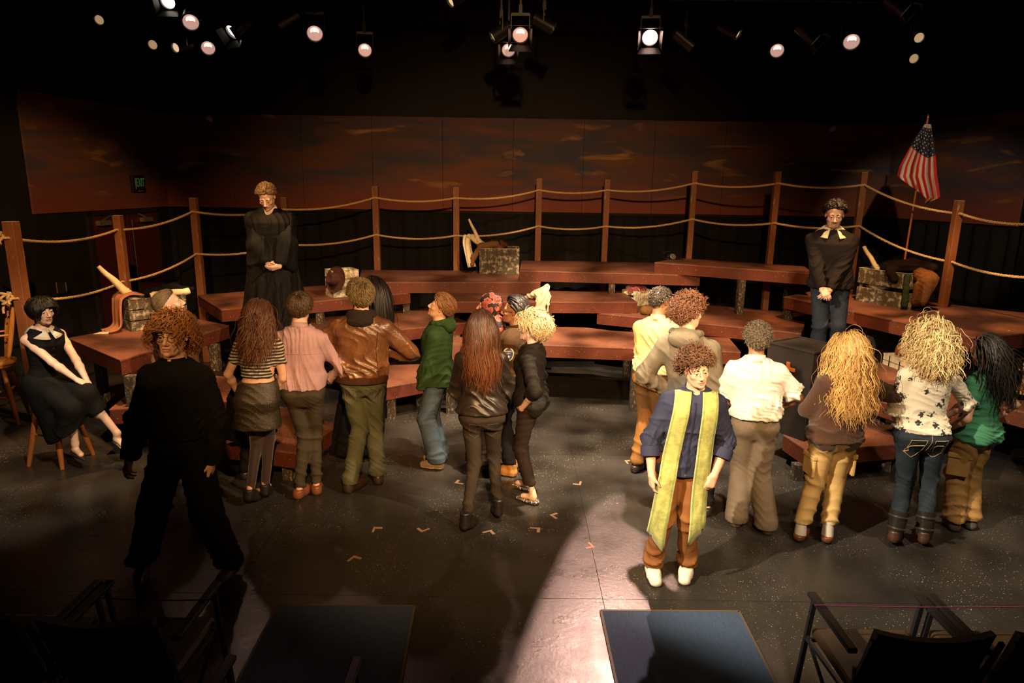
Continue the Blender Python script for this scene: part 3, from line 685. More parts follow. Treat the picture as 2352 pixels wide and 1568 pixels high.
def text_mesh(txt, size, ext=.001, align='CENTER'):
    c = bpy.data.curves.new('lettering', 'FONT'); c.body = txt; c.size = size; c.extrude = ext; c.align_x = align; c.align_y = 'CENTER'; c.resolution_u = 3
    o = bpy.data.objects.new('lettering', c); C.objects.link(o); dg = bpy.context.evaluated_depsgraph_get(); me = bpy.data.meshes.new_from_object(o.evaluated_get(dg)); bpy.data.objects.remove(o); return me
# ================================================================ materials of the set
def wood_paint(name, base, light, wear=.58, rough=.55, sc=9, stretch=None, spk=0.0, bump=.25):
    """old stage paint: mottled colour, scuffed pale patches, dust and white specks"""
    m = bpy.data.materials.new(name); m.use_nodes = True; t = m.node_tree; n = t.nodes; L = t.links; b = n['Principled BSDF']; b.inputs['Roughness'].default_value = rough; b.inputs['Specular IOR Level'].default_value = .35
    tc = n.new('ShaderNodeTexCoord'); v = tc.outputs['Object']
    if stretch: mp = n.new('ShaderNodeMapping'); mp.inputs['Scale'].default_value = stretch; L.new(v, mp.inputs[0]); v = mp.outputs[0]
    def noise(scale, det=6): q = n.new('ShaderNodeTexNoise'); q.inputs['Scale'].default_value = scale; q.inputs['Detail'].default_value = det; q.inputs['Roughness'].default_value = .7; L.new(v, q.inputs['Vector']); return q.outputs['Fac']
    def rng(x, a, c): q = n.new('ShaderNodeMapRange'); q.inputs[1].default_value = a; q.inputs[2].default_value = c; L.new(x, q.inputs[0]); return q.outputs[0]
    def mix(f, a, c):
        q = n.new('ShaderNodeMix'); q.data_type = 'RGBA'; L.new(f, q.inputs[0])
        for i, x in ((6, a), (7, c)):
            if isinstance(x, tuple): q.inputs[i].default_value = (*x, 1)
            else: L.new(x, q.inputs[i])
        return q.outputs[2]
    c = mix(rng(noise(2.2), .35, .65), tuple(x*.62 for x in base), base); c = mix(rng(noise(sc*2.3, 8), wear, wear+.14), c, light)
    if spk:
        vo = n.new('ShaderNodeTexVoronoi'); vo.inputs['Scale'].default_value = 48; L.new(tc.outputs['Object'], vo.inputs['Vector'])
        lt = n.new('ShaderNodeMath'); lt.operation = 'LESS_THAN'; lt.inputs[1].default_value = .13; L.new(vo.outputs['Distance'], lt.inputs[0])
        sx = n.new('ShaderNodeSeparateColor'); L.new(vo.outputs['Color'], sx.inputs[0]); gt = n.new('ShaderNodeMath'); gt.operation = 'GREATER_THAN'; gt.inputs[1].default_value = 1-spk; L.new(sx.outputs[0], gt.inputs[0])
        mu = n.new('ShaderNodeMath'); mu.operation = 'MULTIPLY'; L.new(lt.outputs[0], mu.inputs[0]); L.new(gt.outputs[0], mu.inputs[1]); c = mix(mu.outputs[0], c, (.62, .56, .46))
    L.new(c, b.inputs['Base Color'])
    bp = n.new('ShaderNodeBump'); bp.inputs['Strength'].default_value = bump; bp.inputs['Distance'].default_value = .01; L.new(noise(sc*5), bp.inputs['Height']); L.new(bp.outputs[0], b.inputs['Normal'])
    return m
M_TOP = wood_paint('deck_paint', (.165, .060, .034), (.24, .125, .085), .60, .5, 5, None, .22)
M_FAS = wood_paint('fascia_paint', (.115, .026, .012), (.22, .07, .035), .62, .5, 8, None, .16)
M_LEG = wood_paint('leg_whitewash', (.05, .034, .020), (.34, .28, .19), .53, .7, 20, (1, 1, .5), 0)
M_POST = wood_paint('post_wood', (.25, .090, .032), (.42, .33, .23), .60, .6, 12, (1, 1, .14), 0)
M_ENDG = mat('post_end', (.42, .34, .24), .8, var=.4, vscale=40)
M_ROPE = mat('rope', (.62, .40, .17), .85, var=.4, vscale=70, bump=.5, bscale=160)
M_BLACK = mat('black_paint', (.008, .007, .006), .75, var=.4, vscale=3)
M_DRAPE = mat('black_drape', (.007, .006, .005), .95, var=.3, vscale=12, sheen=.0)
M_CRATE = wood_paint('crate_weathered', (.075, .055, .034), (.40, .35, .25), .50, .8, 6, (1, 1, 1), 0)
M_CRATEP = wood_paint('crate_pale', (.30, .25, .16), (.62, .56, .42), .45, .8, 7, (1, 1, 1), 0)
M_STOOL = mat('stool_wood', (.26, .085, .022), .35, var=.35, vscale=14, stretch=(1, 1, .15), coat=.3)
M_STOOLL = mat('stool_wood_pale', (.50, .20, .045), .35, var=.3, vscale=14, stretch=(1, 1, .15), coat=.3)
M_CREAM = mat('cream_cloth', (.72, .62, .42), .9, var=.2, vscale=10)
M_PAPER = mat('old_paper', (.72, .60, .37), .85, var=.25, vscale=14)
M_METAL = mat('dull_steel', (.20, .19, .18), .35, metal=.9)
M_BLKMET = mat('black_metal', (.012, .012, .012), .4, spec=.5)
M_CHAIRBLK = mat('chair_black', (.010, .011, .014), .5, spec=.4)  # the chairs' own near-black, for legs and cross bars

# ================================================================ room
def floor_mat():
    m = bpy.data.materials.new('stage_floor'); m.use_nodes = True; t = m.node_tree; n = t.nodes; L = t.links; b = n['Principled BSDF']
    tc = n.new('ShaderNodeTexCoord'); v = tc.outputs['Object']
    def noise(s, d=6, r=.6): q = n.new('ShaderNodeTexNoise'); q.inputs['Scale'].default_value = s; q.inputs['Detail'].default_value = d; q.inputs['Roughness'].default_value = r; L.new(v, q.inputs['Vector']); return q.outputs['Fac']
    def rng(x, a, c, lo=0, hi=1): q = n.new('ShaderNodeMapRange'); q.inputs[1].default_value = a; q.inputs[2].default_value = c; q.inputs[3].default_value = lo; q.inputs[4].default_value = hi; L.new(x, q.inputs[0]); return q.outputs[0]
    def mix(f, a, c):
        q = n.new('ShaderNodeMix'); q.data_type = 'RGBA'; L.new(f, q.inputs[0])
        for i, x in ((6, a), (7, c)):
            if isinstance(x, tuple): q.inputs[i].default_value = (*x, 1)
            else: L.new(x, q.inputs[i])
        return q.outputs[2]
    c = mix(rng(noise(.9), .35, .7), (.021, .0185, .016), (.036, .032, .027)); c = mix(rng(noise(7, 8, .75), .58, .78), c, (.06, .05, .04))
    for sc, thr, pick in ((38, .11, .68), (85, .17, .74)):
        vo = n.new('ShaderNodeTexVoronoi'); vo.inputs['Scale'].default_value = sc; L.new(v, vo.inputs['Vector'])
        lt = n.new('ShaderNodeMath'); lt.operation = 'LESS_THAN'; lt.inputs[1].default_value = thr; L.new(vo.outputs['Distance'], lt.inputs[0])
        sx = n.new('ShaderNodeSeparateColor'); L.new(vo.outputs['Color'], sx.inputs[0]); gt = n.new('ShaderNodeMath'); gt.operation = 'GREATER_THAN'; gt.inputs[1].default_value = pick; L.new(sx.outputs[0], gt.inputs[0])
        mu = n.new('ShaderNodeMath'); mu.operation = 'MULTIPLY'; L.new(lt.outputs[0], mu.inputs[0]); L.new(gt.outputs[0], mu.inputs[1])
        m2 = n.new('ShaderNodeMath'); m2.operation = 'MULTIPLY'; L.new(mu.outputs[0], m2.inputs[0]); L.new(rng(noise(1.3), .45, .58), m2.inputs[1]); c = mix(m2.outputs[0], c, (.55, .50, .40))
    L.new(c, b.inputs['Base Color']); L.new(rng(noise(2.5, 8), .3, .7, .20, .42), b.inputs['Roughness']); b.inputs['Specular IOR Level'].default_value = .5
    bp = n.new('ShaderNodeBump'); bp.inputs['Strength'].default_value = .16; bp.inputs['Distance'].default_value = .01; L.new(noise(28, 6, .7), bp.inputs['Height']); L.new(bp.outputs[0], b.inputs['Normal'])
    return m
M_FLOOR = floor_mat()
b = MB(); b.box(-9, 9, -1.5, 13, -.15, -.006)
flo = tag(b.build('floor', mat('floor_joint', (.01, .009, .008), .8)), kind='structure')
# sheet after sheet of painted hardboard
pan0 = None; sx, sy = 2.44, 2.44
for i in range(-4, 4):
    for j in range(-1, 6):
        x0, y0 = i*sx+.62, j*sy-.9
        q = MB(); q.box(x0+.002, min(x0+sx-.002, 9), y0+.002, min(y0+sy-.002, 13), -.006, 0); q.build('floor_board', M_FLOOR, flo)
b = MB(); b.box(-9, 9, -1.5, 13, 6.2, 6.3); tag(b.build('ceiling', M_BLACK), kind='structure')
def wall(name, pts, z0=0, z1=6.2, m=M_BLACK):
    b = MB(); b.prism(pts, z0, z1); return tag(b.build(name, m), kind='structure')
wb = wall('wall_back', [(-6.13, 12.30), (6.54, 12.30), (6.54, 12.5), (-6.13, 12.5)])
wl_ = wall('wall_left', [(-6.13, 12.3), (-6.13, 12.5), (-6.75, 12.5), (-6.95, 5.2), (-6.95, -1.5), (-6.75, -1.5), (-6.75, 5.2)])
wr_ = wall('wall_right', [(6.54, 12.3), (7.62, 7.2), (7.62, -1.5), (7.85, -1.5), (7.85, 7.3), (6.78, 12.5), (6.54, 12.5)])
def sky_mat():
    """dusk sky scene-painted on flats: rust and indigo bands with ochre streaks"""
    m = bpy.data.materials.new('painted_sky'); m.use_nodes = True; t = m.node_tree; n = t.nodes; L = t.links; b = n['Principled BSDF']; b.inputs['Roughness'].default_value = .8
    tc = n.new('ShaderNodeTexCoord'); mp = n.new('ShaderNodeMapping'); mp.inputs['Scale'].default_value = (.55, .55, 2.6); L.new(tc.outputs['Object'], mp.inputs[0]); v = mp.outputs[0]
    def noise(s, d, off): q = n.new('ShaderNodeTexNoise'); q.inputs['Scale'].default_value = s; q.inputs['Detail'].default_value = d; q.inputs['Distortion'].default_value = .6; a = n.new('ShaderNodeVectorMath'); a.operation = 'ADD'; a.inputs[1].default_value = (off, off, off); L.new(v, a.inputs[0]); L.new(a.outputs[0], q.inputs['Vector']); return q.outputs['Fac']
    def rng(x, a, c): q = n.new('ShaderNodeMapRange'); q.inputs[1].default_value = a; q.inputs[2].default_value = c; L.new(x, q.inputs[0]); return q.outputs[0]
    def mix(f, a, c):
        q = n.new('ShaderNodeMix'); q.data_type = 'RGBA'; L.new(f, q.inputs[0])
        for i, x in ((6, a), (7, c)):
            if isinstance(x, tuple): q.inputs[i].default_value = (*x, 1)
            else: L.new(x, q.inputs[i])
        return q.outputs[2]
    sp = n.new('ShaderNodeSeparateXYZ'); L.new(tc.outputs['Object'], sp.inputs[0])
    c = mix(rng(noise(1.1, 5, 3), .38, .62), (.045, .038, .060), (.13, .046, .024))
    c = mix(rng(noise(1.7, 6, 11), .60, .74), c, (.36, .18, .05)); c = mix(rng(noise(1.5, 6, 23), .57, .70), c, (.035, .040, .075))
    c = mix(rng(sp.outputs['Z'], 2.75, 2.15), c, (.19, .040, .020)); L.new(c, b.inputs['Base Color']); return m
M_SKY = sky_mat()
def flat(name, p0, p1, z0, z1, parent, off=.02, d=.03):
    a = Vector((*p0, 0)); c = Vector((*p1, 0)); u = (c-a).normalized(); nn = Vector((u.y, -u.x, 0))
    b = MB(); q = [a+nn*off, c+nn*off, c+nn*(off+d), a+nn*(off+d)]; b.prism([(v.x, v.y) for v in q], z0, z1); return b.build(name, M_SKY, parent)
x = -6.13; k = 0
while x < 6.5:
    x1 = min(x+1.22, 6.54); flat('painted_flat', (x+.003, 12.3), (x1-.003, 12.3), 2.15, 3.72, wb); x = x1
flat('painted_flat', (-6.42, 9.2), (-6.14, 12.27), 2.15, 3.72, wl_)
flat('painted_flat', (6.56, 12.27), (7.10, 9.72), 2.15, 3.72, wr_); flat('painted_flat', (7.19, 9.30), (7.60, 7.3), 2.15, 3.72, wr_)
# black legs and skirting drapes
def drape(name, p0, p1, z0, z1, label, amp=.045, n=None, cat='curtain', group=None):
    a = Vector((*p0, 0)); c = Vector((*p1, 0)); Ln = (c-a).length; u = (c-a)/Ln; nn = Vector((u.y, -u.x, 0)); n = n or int(Ln/.04); V = []; F = []; rs = random.Random(int(Ln*100))
    for j in range(7):
        z = z0+(z1-z0)*j/6
        for i in range(n+1):
            s = i/n*Ln; V.append(a+u*s+nn*(amp*math.sin(s*22+.9*math.sin(s*3.1))+.02*math.sin(s*9+j*.3))+Vector((0, 0, z)))
    for j in range(6):
        for i in range(n): k = j*(n+1)+i; F.append((k, k+1, k+n+2, k+n+1))
    me = bpy.data.meshes.new(name); me.from_pydata(V, [], F); me.update(); me.shade_smooth(); o = link(name, me, M_DRAPE); md = o.modifiers.new('t', 'SOLIDIFY'); md.thickness = .004
    return tag(o, label, cat, group)
drape('stage_curtain', (-5.95, 12.15), (6.4, 12.15), .0, 2.12, 'long black curtain hung below the painted sky on the back wall')
drape('stage_curtain', (-6.72, 9.5), (-6.42, 9.5), .0, 5.2, 'narrow black leg curtain at the left edge of the painted sky')
drape('stage_curtain', (6.65, 11.5), (7.35, 8.2), 0, 2.12, 'black curtain below the painted sky on the right wall')
drape('stage_curtain', (7.05, 9.60), (7.17, 9.35), 0, 5.2, 'narrow black leg curtain between the two right painted panels')
# double door under the sky at left
def on_left(u, v): # point on the left wall plane
    return PY(u, v, 10.7)
dr = bpy.data.objects.new('door_1', None); C.objects.link(dr); tag(dr, kind='structure'); dr.location = (-6.33, 10.25, 0); dr.rotation_euler = (0, 0, math.atan2(12.3-9.2, -6.13+6.42))
M_DOOR = mat('door_oxblood', (.075, .014, .008), .45, var=.2, vscale=5)
for i in (0, 1):
    q = MB(); q.box(.04+i*.80, .82+i*.80, -.06, -.02, .01, 2.06); leaf = q.build('door_leaf', M_DOOR, dr, bevel=.004)
    q = MB(); q.box(.50+i*.3, .56+i*.3, -.11, -.06, 1.0, 1.06) if 0 else q.box(.12+i*.80, .74+i*.80, -.115, -.085, .98, 1.03); q.build('push_bar', M_METAL, leaf)
    q = MB(); q.tube([(.70+i*.22, -.08, .12), (.70+i*.22, -.08, 1.98)], .011, 8); q.build('bolt_rod', M_METAL, leaf)
    q = MB(); q.box(.10+i*1.05, .36+i*1.05, -.13, -.06, 1.93, 2.00); q.bar((.2+i*1.05, -.1, 2.0), (.5+i*.6, -.05, 2.08), .02); q.build('door_closer', mat('closer_brass', (.30, .24, .15), .4, metal=.6), leaf)
q = MB(); q.box(-.06, .03, -.07, .0, 0, 2.14); q.box(1.63, 1.72, -.07, 0, 0, 2.14); q.box(-.06, 1.72, -.07, 0, 2.07, 2.14); q.build('door_frame', mat('door_frame_black', (.018, .012, .010), .6), dr)
def on_flat(u, v, off=.05):
    a = Vector((-6.42, 9.2, 0)); w = Vector((.28, 3.07, 0)).normalized(); nn = Vector((w.y, -w.x, 0)); d = PY(u, v, 1.0)-Vector((0, 0, EYE)); o = Vector((0, 0, EYE)); t = ((a+nn*off-o).dot(nn))/d.dot(nn); return o+d*t
# exit sign and notice
ex = thing('exit_sign', 'black exit sign with green EXIT letters on the left painted wall', 'sign', on_flat(313, 421), math.atan2(12.3-9.2, -6.13+6.42))
q = MB(); q.box(-.16, .16, -.05, 0, -.13, .13); q.build('housing', M_BLKMET, ex, bevel=.006)
me = text_mesh('EXIT', .17, .002); o = link('lettering', me, mat('exit_green', (.05, .16, .03), .5, emit=.28), ex); o.rotation_euler = (R(90), 0, 0); o.location = (.03, -.054, .01); o.scale = (.62, 1.15, 1)
q = MB(); q.box(-.10, -.085, -.056, -.05, -.09, .09); q.box(-.05, .08, -.058, -.05, -.124, -.116); q.build('edge_strip', mat('sign_edge', (.3, .25, .25), .3), ex)
nt = thing('paper_notice', 'small white paper notice on the black wall beside the door', 'notice', on_flat(217, 486, .0), math.atan2(12.3-9.2, -6.13+6.42))
q = MB(); q.box(-.07, .07, -.02, 0, -.08, .07); q.build('sheet', mat('notice_paper', (.62, .5, .36), .8), nt); q = MB(); q.box(-.07, .07, -.022, 0, .07, .10); q.build('clip', mat('notice_head', (.14, .08, .08), .6), nt)
for (u, v, lab) in ((482, 273, 'small white camera on a bracket high on the back wall at left'), (1912, 296, 'small white camera on a bracket high on the back wall at right')):
    t = thing('wall_camera', lab, 'camera', PY(u, v, 12.1)); q = MB(); q.lathe([(.03, -.05), (.045, -.03), (.045, .05), (.02, .06)], 14, Matrix.Rotation(R(75), 4, 'X')); q.build('housing', mat('camera_white', (.55, .45, .36), .5), t, True)
    q = MB(); q.bar((0, .02, .02), (.05 if u > 1000 else -.06, .16, .10 if u > 1000 else .0), .03); q.build('bracket', M_BLKMET, t)

# ================================================================ stepped platforms
def platform(label, poly, z, legs=(), t=.155, inset=.07, base=None):
    """poly: plan corners from front-left round anticlockwise seen from above; legs: (x, y, foot z)"""
    c = sum((Vector((p[0], p[1], 0)) for p in poly), Vector())/len(poly); o = thing('platform', label, 'platform', (c.x, c.y, 0), 0, 'stepped platforms of the stage set')
    pl = [(p[0]-c.x, p[1]-c.y) for p in poly]; n = len(pl)
    if sum(pl[i][0]*pl[(i+1) % n][1]-pl[(i+1) % n][0]*pl[i][1] for i in range(n)) < 0: pl = pl[::-1]
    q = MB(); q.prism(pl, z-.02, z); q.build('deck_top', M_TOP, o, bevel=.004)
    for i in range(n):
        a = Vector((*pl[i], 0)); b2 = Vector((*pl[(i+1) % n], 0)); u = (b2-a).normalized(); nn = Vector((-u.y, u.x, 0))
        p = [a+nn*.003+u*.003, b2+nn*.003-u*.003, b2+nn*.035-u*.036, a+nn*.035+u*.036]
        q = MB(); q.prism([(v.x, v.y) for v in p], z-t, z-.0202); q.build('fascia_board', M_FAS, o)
    for (x, y, zf) in legs:
        q = MB(); x -= c.x; y -= c.y; q.box(x-.045, x+.045, y-.045, y+.045, zf, z-t); q.build('leg', M_LEG, o)
    return o
def quad(fl, fr, z, depth, skew=0.0, bl=None):
    a = P(*fl, z); b = P(*fr, z); u = (b-a).normalized(); n = Vector((-u.y, u.x, 0))
    return [(a.x, a.y), (b.x, b.y), (b.x+n.x*depth+u.x*skew, b.y+n.y*depth+u.y*skew), (a.x+n.x*depth-u.x*skew, a.y+n.y*depth-u.y*skew)]
S1 = .155
def LG(u, v, z): p = P(u, v, z); return (p.x, p.y+.045, z)
D1p = [tuple(P(276, 827, 6*S1)[:2]), (-3.40, 8.02), (-4.2, 8.55), tuple(P(156, 776, 6*S1)[:2])]
platform('large low platform beside the seated woman with a trestle leg', D1p, 6*S1, [LG(302, 935, 3*S1), LG(494, 852, 3*S1), (-4.75, 7.6, 0)])
PA2 = [tuple(P(250, 940, 3*S1)[:2]), tuple(P(527, 921, 3*S1)[:2]), (-3.05, 7.35), (-4.15, 7.75)]
platform('step platform tucked under the large left platform', PA2, 3*S1, [(-3.9, 6.75, 0), (-3.3, 7.2, 2*S1)])
DS = [tuple(P(470, 1010, 2*S1)[:2]), tuple(P(690, 1041, 2*S1)[:2]), tuple(P(776, 975, 2*S1)[:2]), (-2.75, 7.1)]
platform('lowest left step platform behind the legs of the row of four', DS, 2*S1, [LG(661, 1103, 0), (-2.75, 6.5, 0)])
PJ = quad((596, 789.5), (1078, 740), 5*S1, 1.25)
platform('platform under the judge step, behind the leather jacket', PJ, 5*S1, [(-2.0, 8.35, 0), (-.75, 9.05, 0)])
PH = [tuple(P(845, 897, .40)[:2]), tuple(P(990, 870, .40)[:2]), (-1.05, 8.35), (-1.95, 8.2)]
platform('low platform between the leather jacket and the green hoodie', PH, .40, [LG(898, 962, 0), (-1.1, 7.9, 0)])
PG = [tuple(P(985, 823, 4*S1)[:2]), tuple(P(1160, 823, 4*S1)[:2]), (.08, 8.95), (-.98, 8.95)]
platform('narrow middle platform behind the green hoodie', PG, 4*S1, [LG(1034, 950, 0), (.0, 8.0, 0)])
D2 = quad((508, 711), (943, 672), 7*S1, 1.30)
platform('judge side platform holding the hat and the slatted crate', D2, 7*S1, [LG(734, 743, 5*S1), LG(933, 720, 5*S1), (-4.2, 9.5, 0)])
D3 = [tuple(P(822, 648, 8*S1)[:2]), tuple(P(1242, 648, 8*S1)[:2]), (.42, 11.2), (-2.45, 11.0)]
platform('back platform carrying the big weathered chest', D3, 8*S1, [(-2.0, 10.1, 0), (-2.2, 10.8, 0), (.2, 10.9, 0)])
D4 = [tuple(P(1193, 621, 9*S1)[:2]), tuple(P(1609, 632, 9*S1)[:2]), (2.55, 11.3), (.14, 11.34)]
platform('back platform in the centre with bare top', D4, 9*S1, [LG(1405, 675, 7*S1), LG(1594, 682, 6*S1), (.4, 11.1, 0), (2.4, 11.1, 0)])
D5 = [tuple(P(1503, 602, 10*S1)[:2]), tuple(P(1870, 628, 10*S1)[:2]), (4.15, 9.72), (2.55, 10.6)]
platform('highest back platform with the black telephone', D5, 10*S1, [LG(1699, 721, 6*S1), (2.6, 10.3, 0), (3.9, 9.6, 0)])
D6 = [tuple(P(1801, 681, 8*S1)[:2]), tuple(P(2247, 776, 8*S1)[:2]), tuple(P(2352, 765, 8*S1)[:2]), (6.6, 7.6), (5.95, 8.05), (4.35, 9.6)]
platform('long right platform carrying the crate of coats', D6, 8*S1, [LG(1811, 735, 6*S1), LG(1999, 822, 4*S1), (5.2, 7.1, 0), (4.5, 9.3, 0)])
D7 = quad((1029, 692), (1465, 694), 7*S1, 1.0)
platform('middle platform where the white cloth lies', D7, 7*S1, [LG(1035, 743, 5*S1), LG(1259, 745, 5*S1), LG(1440, 720, 6*S1)])
D8 = quad((1371, 718.5), (1841, 765), 6*S1, 1.45)
platform('right middle platform under the yellow shirted man', D8, 6*S1, [(1.6, 9.2, 0), (3.3, 8.3, 0), (1.55, 8.95, 5*S1)])
D9 = [tuple(P(1180, 789, 5*S1)[:2]), tuple(P(1702, 808, 5*S1)[:2]), tuple(P(1675, 776, 5*S1)[:2]), (1.3, 8.78), (1.0, 8.95), (.10, 9.0)]
platform('wide centre platform on tall whitewashed legs', D9, 5*S1, [LG(1455, 945, 0), (.16, 7.98, 0), (2.55, 7.8, 0)])
Dz = [(2.92, 6.60), (3.95, 6.44), (4.3, 7.25), (3.3, 7.45)]
platform('platform behind the black lectern where the man in the sweater stands', Dz, 5*S1, [(3.1, 6.85, 0), (3.8, 6.7, 0), (3.45, 7.25, 0)])
D10 = [tuple(P(1799, 998, 2*S1)[:2]), tuple(P(1856, 1036, 2*S1)[:2]), tuple(P(2060, 1019, 2*S1)[:2]), (4.05, 6.55), (2.9, 6.75)]
platform('low red platform under the black lectern', D10, 2*S1, [LG(1833, 1105, 0), (3.6, 6.15, 0), (3.1, 6.6, 0)])
Z1 = [tuple(P(1960, 899, 4*S1)[:2]), tuple(P(2075, 939, 4*S1)[:2]), (4.45, 6.0), (5.1, 6.75), (4.4, 7.25), (4.15, 6.55)]
platform('right step platform under the whitewashed crate', Z1, 4*S1, [(4.0, 6.35, 0), (4.3, 6.1, 0), (4.7, 6.7, 0)])
Z2 = [tuple(P(2270, 925, 4*S1)[:2]), tuple(P(2400, 958, 4*S1)[:2]), (5.6, 6.4), (5.0, 6.5)]
platform('right edge platform under the upturned stool', Z2, 4*S1, [(4.9, 5.95, 0), (5.3, 6.2, 0)])

# ================================================================ posts and ropes
POSTS = [  # u top, v top, v foot, distance, width
 (24, 508, 7.15, .115), (270, 494, 8.75, .095), (444, 454, 9.78, .095), (652, 453, 10.4, .09), (862, 428, 11.10, .10), (1048, 430, 11.22, .10), (1239, 410, 11.48, .10), (1395, 413, 11.45, .095), (1596, 393, 10.75, .085), (1787, 394, 10.0, .085), (1985, 395, 9.72, .085), (2204, 460, 8.30, .085)]
ROPES = [[545, 527, 485, 480, 453, 454, 436, 436, 420, 420.5, 424, 490], [683, 645, 581.5, 560, 538, 540, 518.5, 519, 502.5, 511.5, 518, 601]]
hole = [[], []]; PT = []
desc = ['leftmost thick post behind the seated woman', 'second post from the left, in front of the door', 'third post from the left, at the judge platform corner', 'post standing behind the judge', 'fifth post from the left, behind the slatted crate', 'sixth post from the left beside the weathered chest', 'post at the left back of the bare centre platform', 'post at the right back of the bare centre platform', 'post right behind the black telephone', 'post midway along the highest platform', 'post behind the man in the sweater', 'rightmost post beyond the flag']
for i, (u, v, y, w) in enumerate(POSTS):
    p = PY(u, v, y); o = thing('fence_post', 'reddish weathered square wooden post, '+desc[i], 'post', (p.x, p.y, 0), .05*math.sin(i*3), 'rope fence posts')
    q = MB(); q.box(-w/2, w/2, -w/2, w/2, 0, p.z-.006); q.build('shaft', M_POST, o, bevel=.006); q = MB(); q.box(-w/2+.004, w/2-.004, -w/2+.004, w/2-.004, p.z-.0055, p.z); q.build('end_grain', M_ENDG, o)
    PT.append((p, w))
    for k in (0, 1): hole[k].append(PY(u+(0 if k == 0 else (45-u*2*.02 if i == 0 else 0)), ROPES[k][i], y))
def rope_mesh(pts, r=.013):
    """three twisted strands along a hanging curve"""
    V = []; b = MB(); n = len(pts); s = 0; path = [Vector(p) for p in pts]
    ln = [0]
    for i in range(1, n): ln.append(ln[-1]+(path[i]-path[i-1]).length)
    for st in range(3):
        q = []
        for i, p in enumerate(path):
            t = (path[min(i+1, n-1)]-path[max(i-1, 0)]).normalized(); x = t.cross(Vector((0, 0, 1))).normalized(); y = t.cross(x); a = ln[i]*62+st*2.0944
            q.append(p+(x*math.cos(a)+y*math.sin(a))*r*.55)
        b.tube(q, r*.62, 5)
    return b
for k, nm in ((0, 'upper rope strung from post to post along the back of the platforms'), (1, 'lower rope strung from post to post along the back of the platforms')):
    pts = []; H_ = []
    for i, (p, w) in enumerate(PT): h = hole[k][i]; H_.append(Vector((p.x, p.y-w/2-.012, h.z)))
    e = PY(2420, 511 if k == 0 else 637, 7.0); H_.append(e)
    H_.insert(0, H_[0]+Vector((-.10, -.02, .0)))
    for i in range(len(H_)-1):
        a, c = H_[i], H_[i+1]; L = (c-a).length; n = max(4, int(L/.022)); sag = .0 if i == 0 else (.085 if i in (1, 2, 3) else .075)*L/1.6
        for j in range(n+(i == len(H_)-2)): t = j/n; pts.append(a+(c-a)*t-Vector((0, 0, sag*4*t*(1-t))))
    o = rope_mesh(pts, .0145).build('rope', M_ROPE, None, True); tag(o, 'tan twisted '+nm, 'rope', 'ropes of the fence')
    q = MB(); c0 = H_[0]; an = [c0+Vector((.045*math.sin(t*2.1)*1.0, .03*math.cos(t*3.3), .06*math.cos(t*1.3))) for t in np.linspace(0, 9.5, 70)]; q.tube(an, .014, 7)
    q.tube([c0+Vector((-.02, 0, -.02)), c0+Vector((-.06, .01, -.12)), c0+Vector((-.05, .0, -.16))], .012, 7); q.build('end_knot', M_ROPE, o, True)
# ================================================================ people
T_ = {}
def cloth(name, col, rough=.85, var=.15, vs=9, bump=.10, bs=300, **k):
    k.setdefault('spec', .10); return mat(name, col, rough, var=var, vscale=vs, bump=bump, bscale=bs, **k)
M_SHOE = mat('shoe_leather', rough=.35, attr=True, spec=.5, var=.15, vscale=30)
M_CANV = mat('shoe_canvas', rough=.8, attr=True, var=.1, vscale=60)
def fig(label, yaw, sex, fl, fr, head, z=0.0, toes=(8, -8), hl=None, hr=None, hair_t=.02, hd=(0, 0, 0), hmin=None, skin=(.60, .34, .22), shift=.5, lift=(0, 0), lean_y=0.0, h=None, **k):
    """fl, fr: left and right ankle, head: crown, hl, hr: wrists (pixel u, v and depth in front of the body axis)"""
    a = P(*fl, z); b = P(*fr, z); loc = (a+b)/2; ya = R(yaw); Ri = Matrix.Rotation(-ya, 3, 'Z')
    L = lambda w: Ri@(Vector(w)-loc)
    la, lb = L(a), L(b); sole = k.pop('sole', .025)
    hy = loc.y+k.pop('hdy', 0.0); top = PY(head[0], head[1], hy); hh = h or (top.z-z-sole-hair_t)/.985
    ht = L(top); sx = ht.x; kk = dict(k)
    hip = (sx*shift, ht.y*shift*0+kk.pop('hipy', 0)); lean = (sx*(1-shift)*.80, lean_y)
    w = []
    for q, sg in ((hl, -1), (hr, 1)):
        if q is None: w.append(None)
        elif len(q) == 3 and not isinstance(q[0], float): p = L(PY(q[0], q[1], loc.y+q[2])); w.append((p.x, p.y, p.z+0))
        else: w.append(q)
    f = Fig(label, loc, ya, hh, sex, skin, ((la.x, la.y, toes[0]), (lb.x, lb.y, toes[1])), hip, lean, hd, (0, 0, 0), w[0], w[1], sole=sole, **kk)
    f.dbg = (label[:40], round(hh, 2), tuple(round(x, 2) for x in loc)); print('FIG', f.dbg)
    return f
SK = (.60, .35, .235)

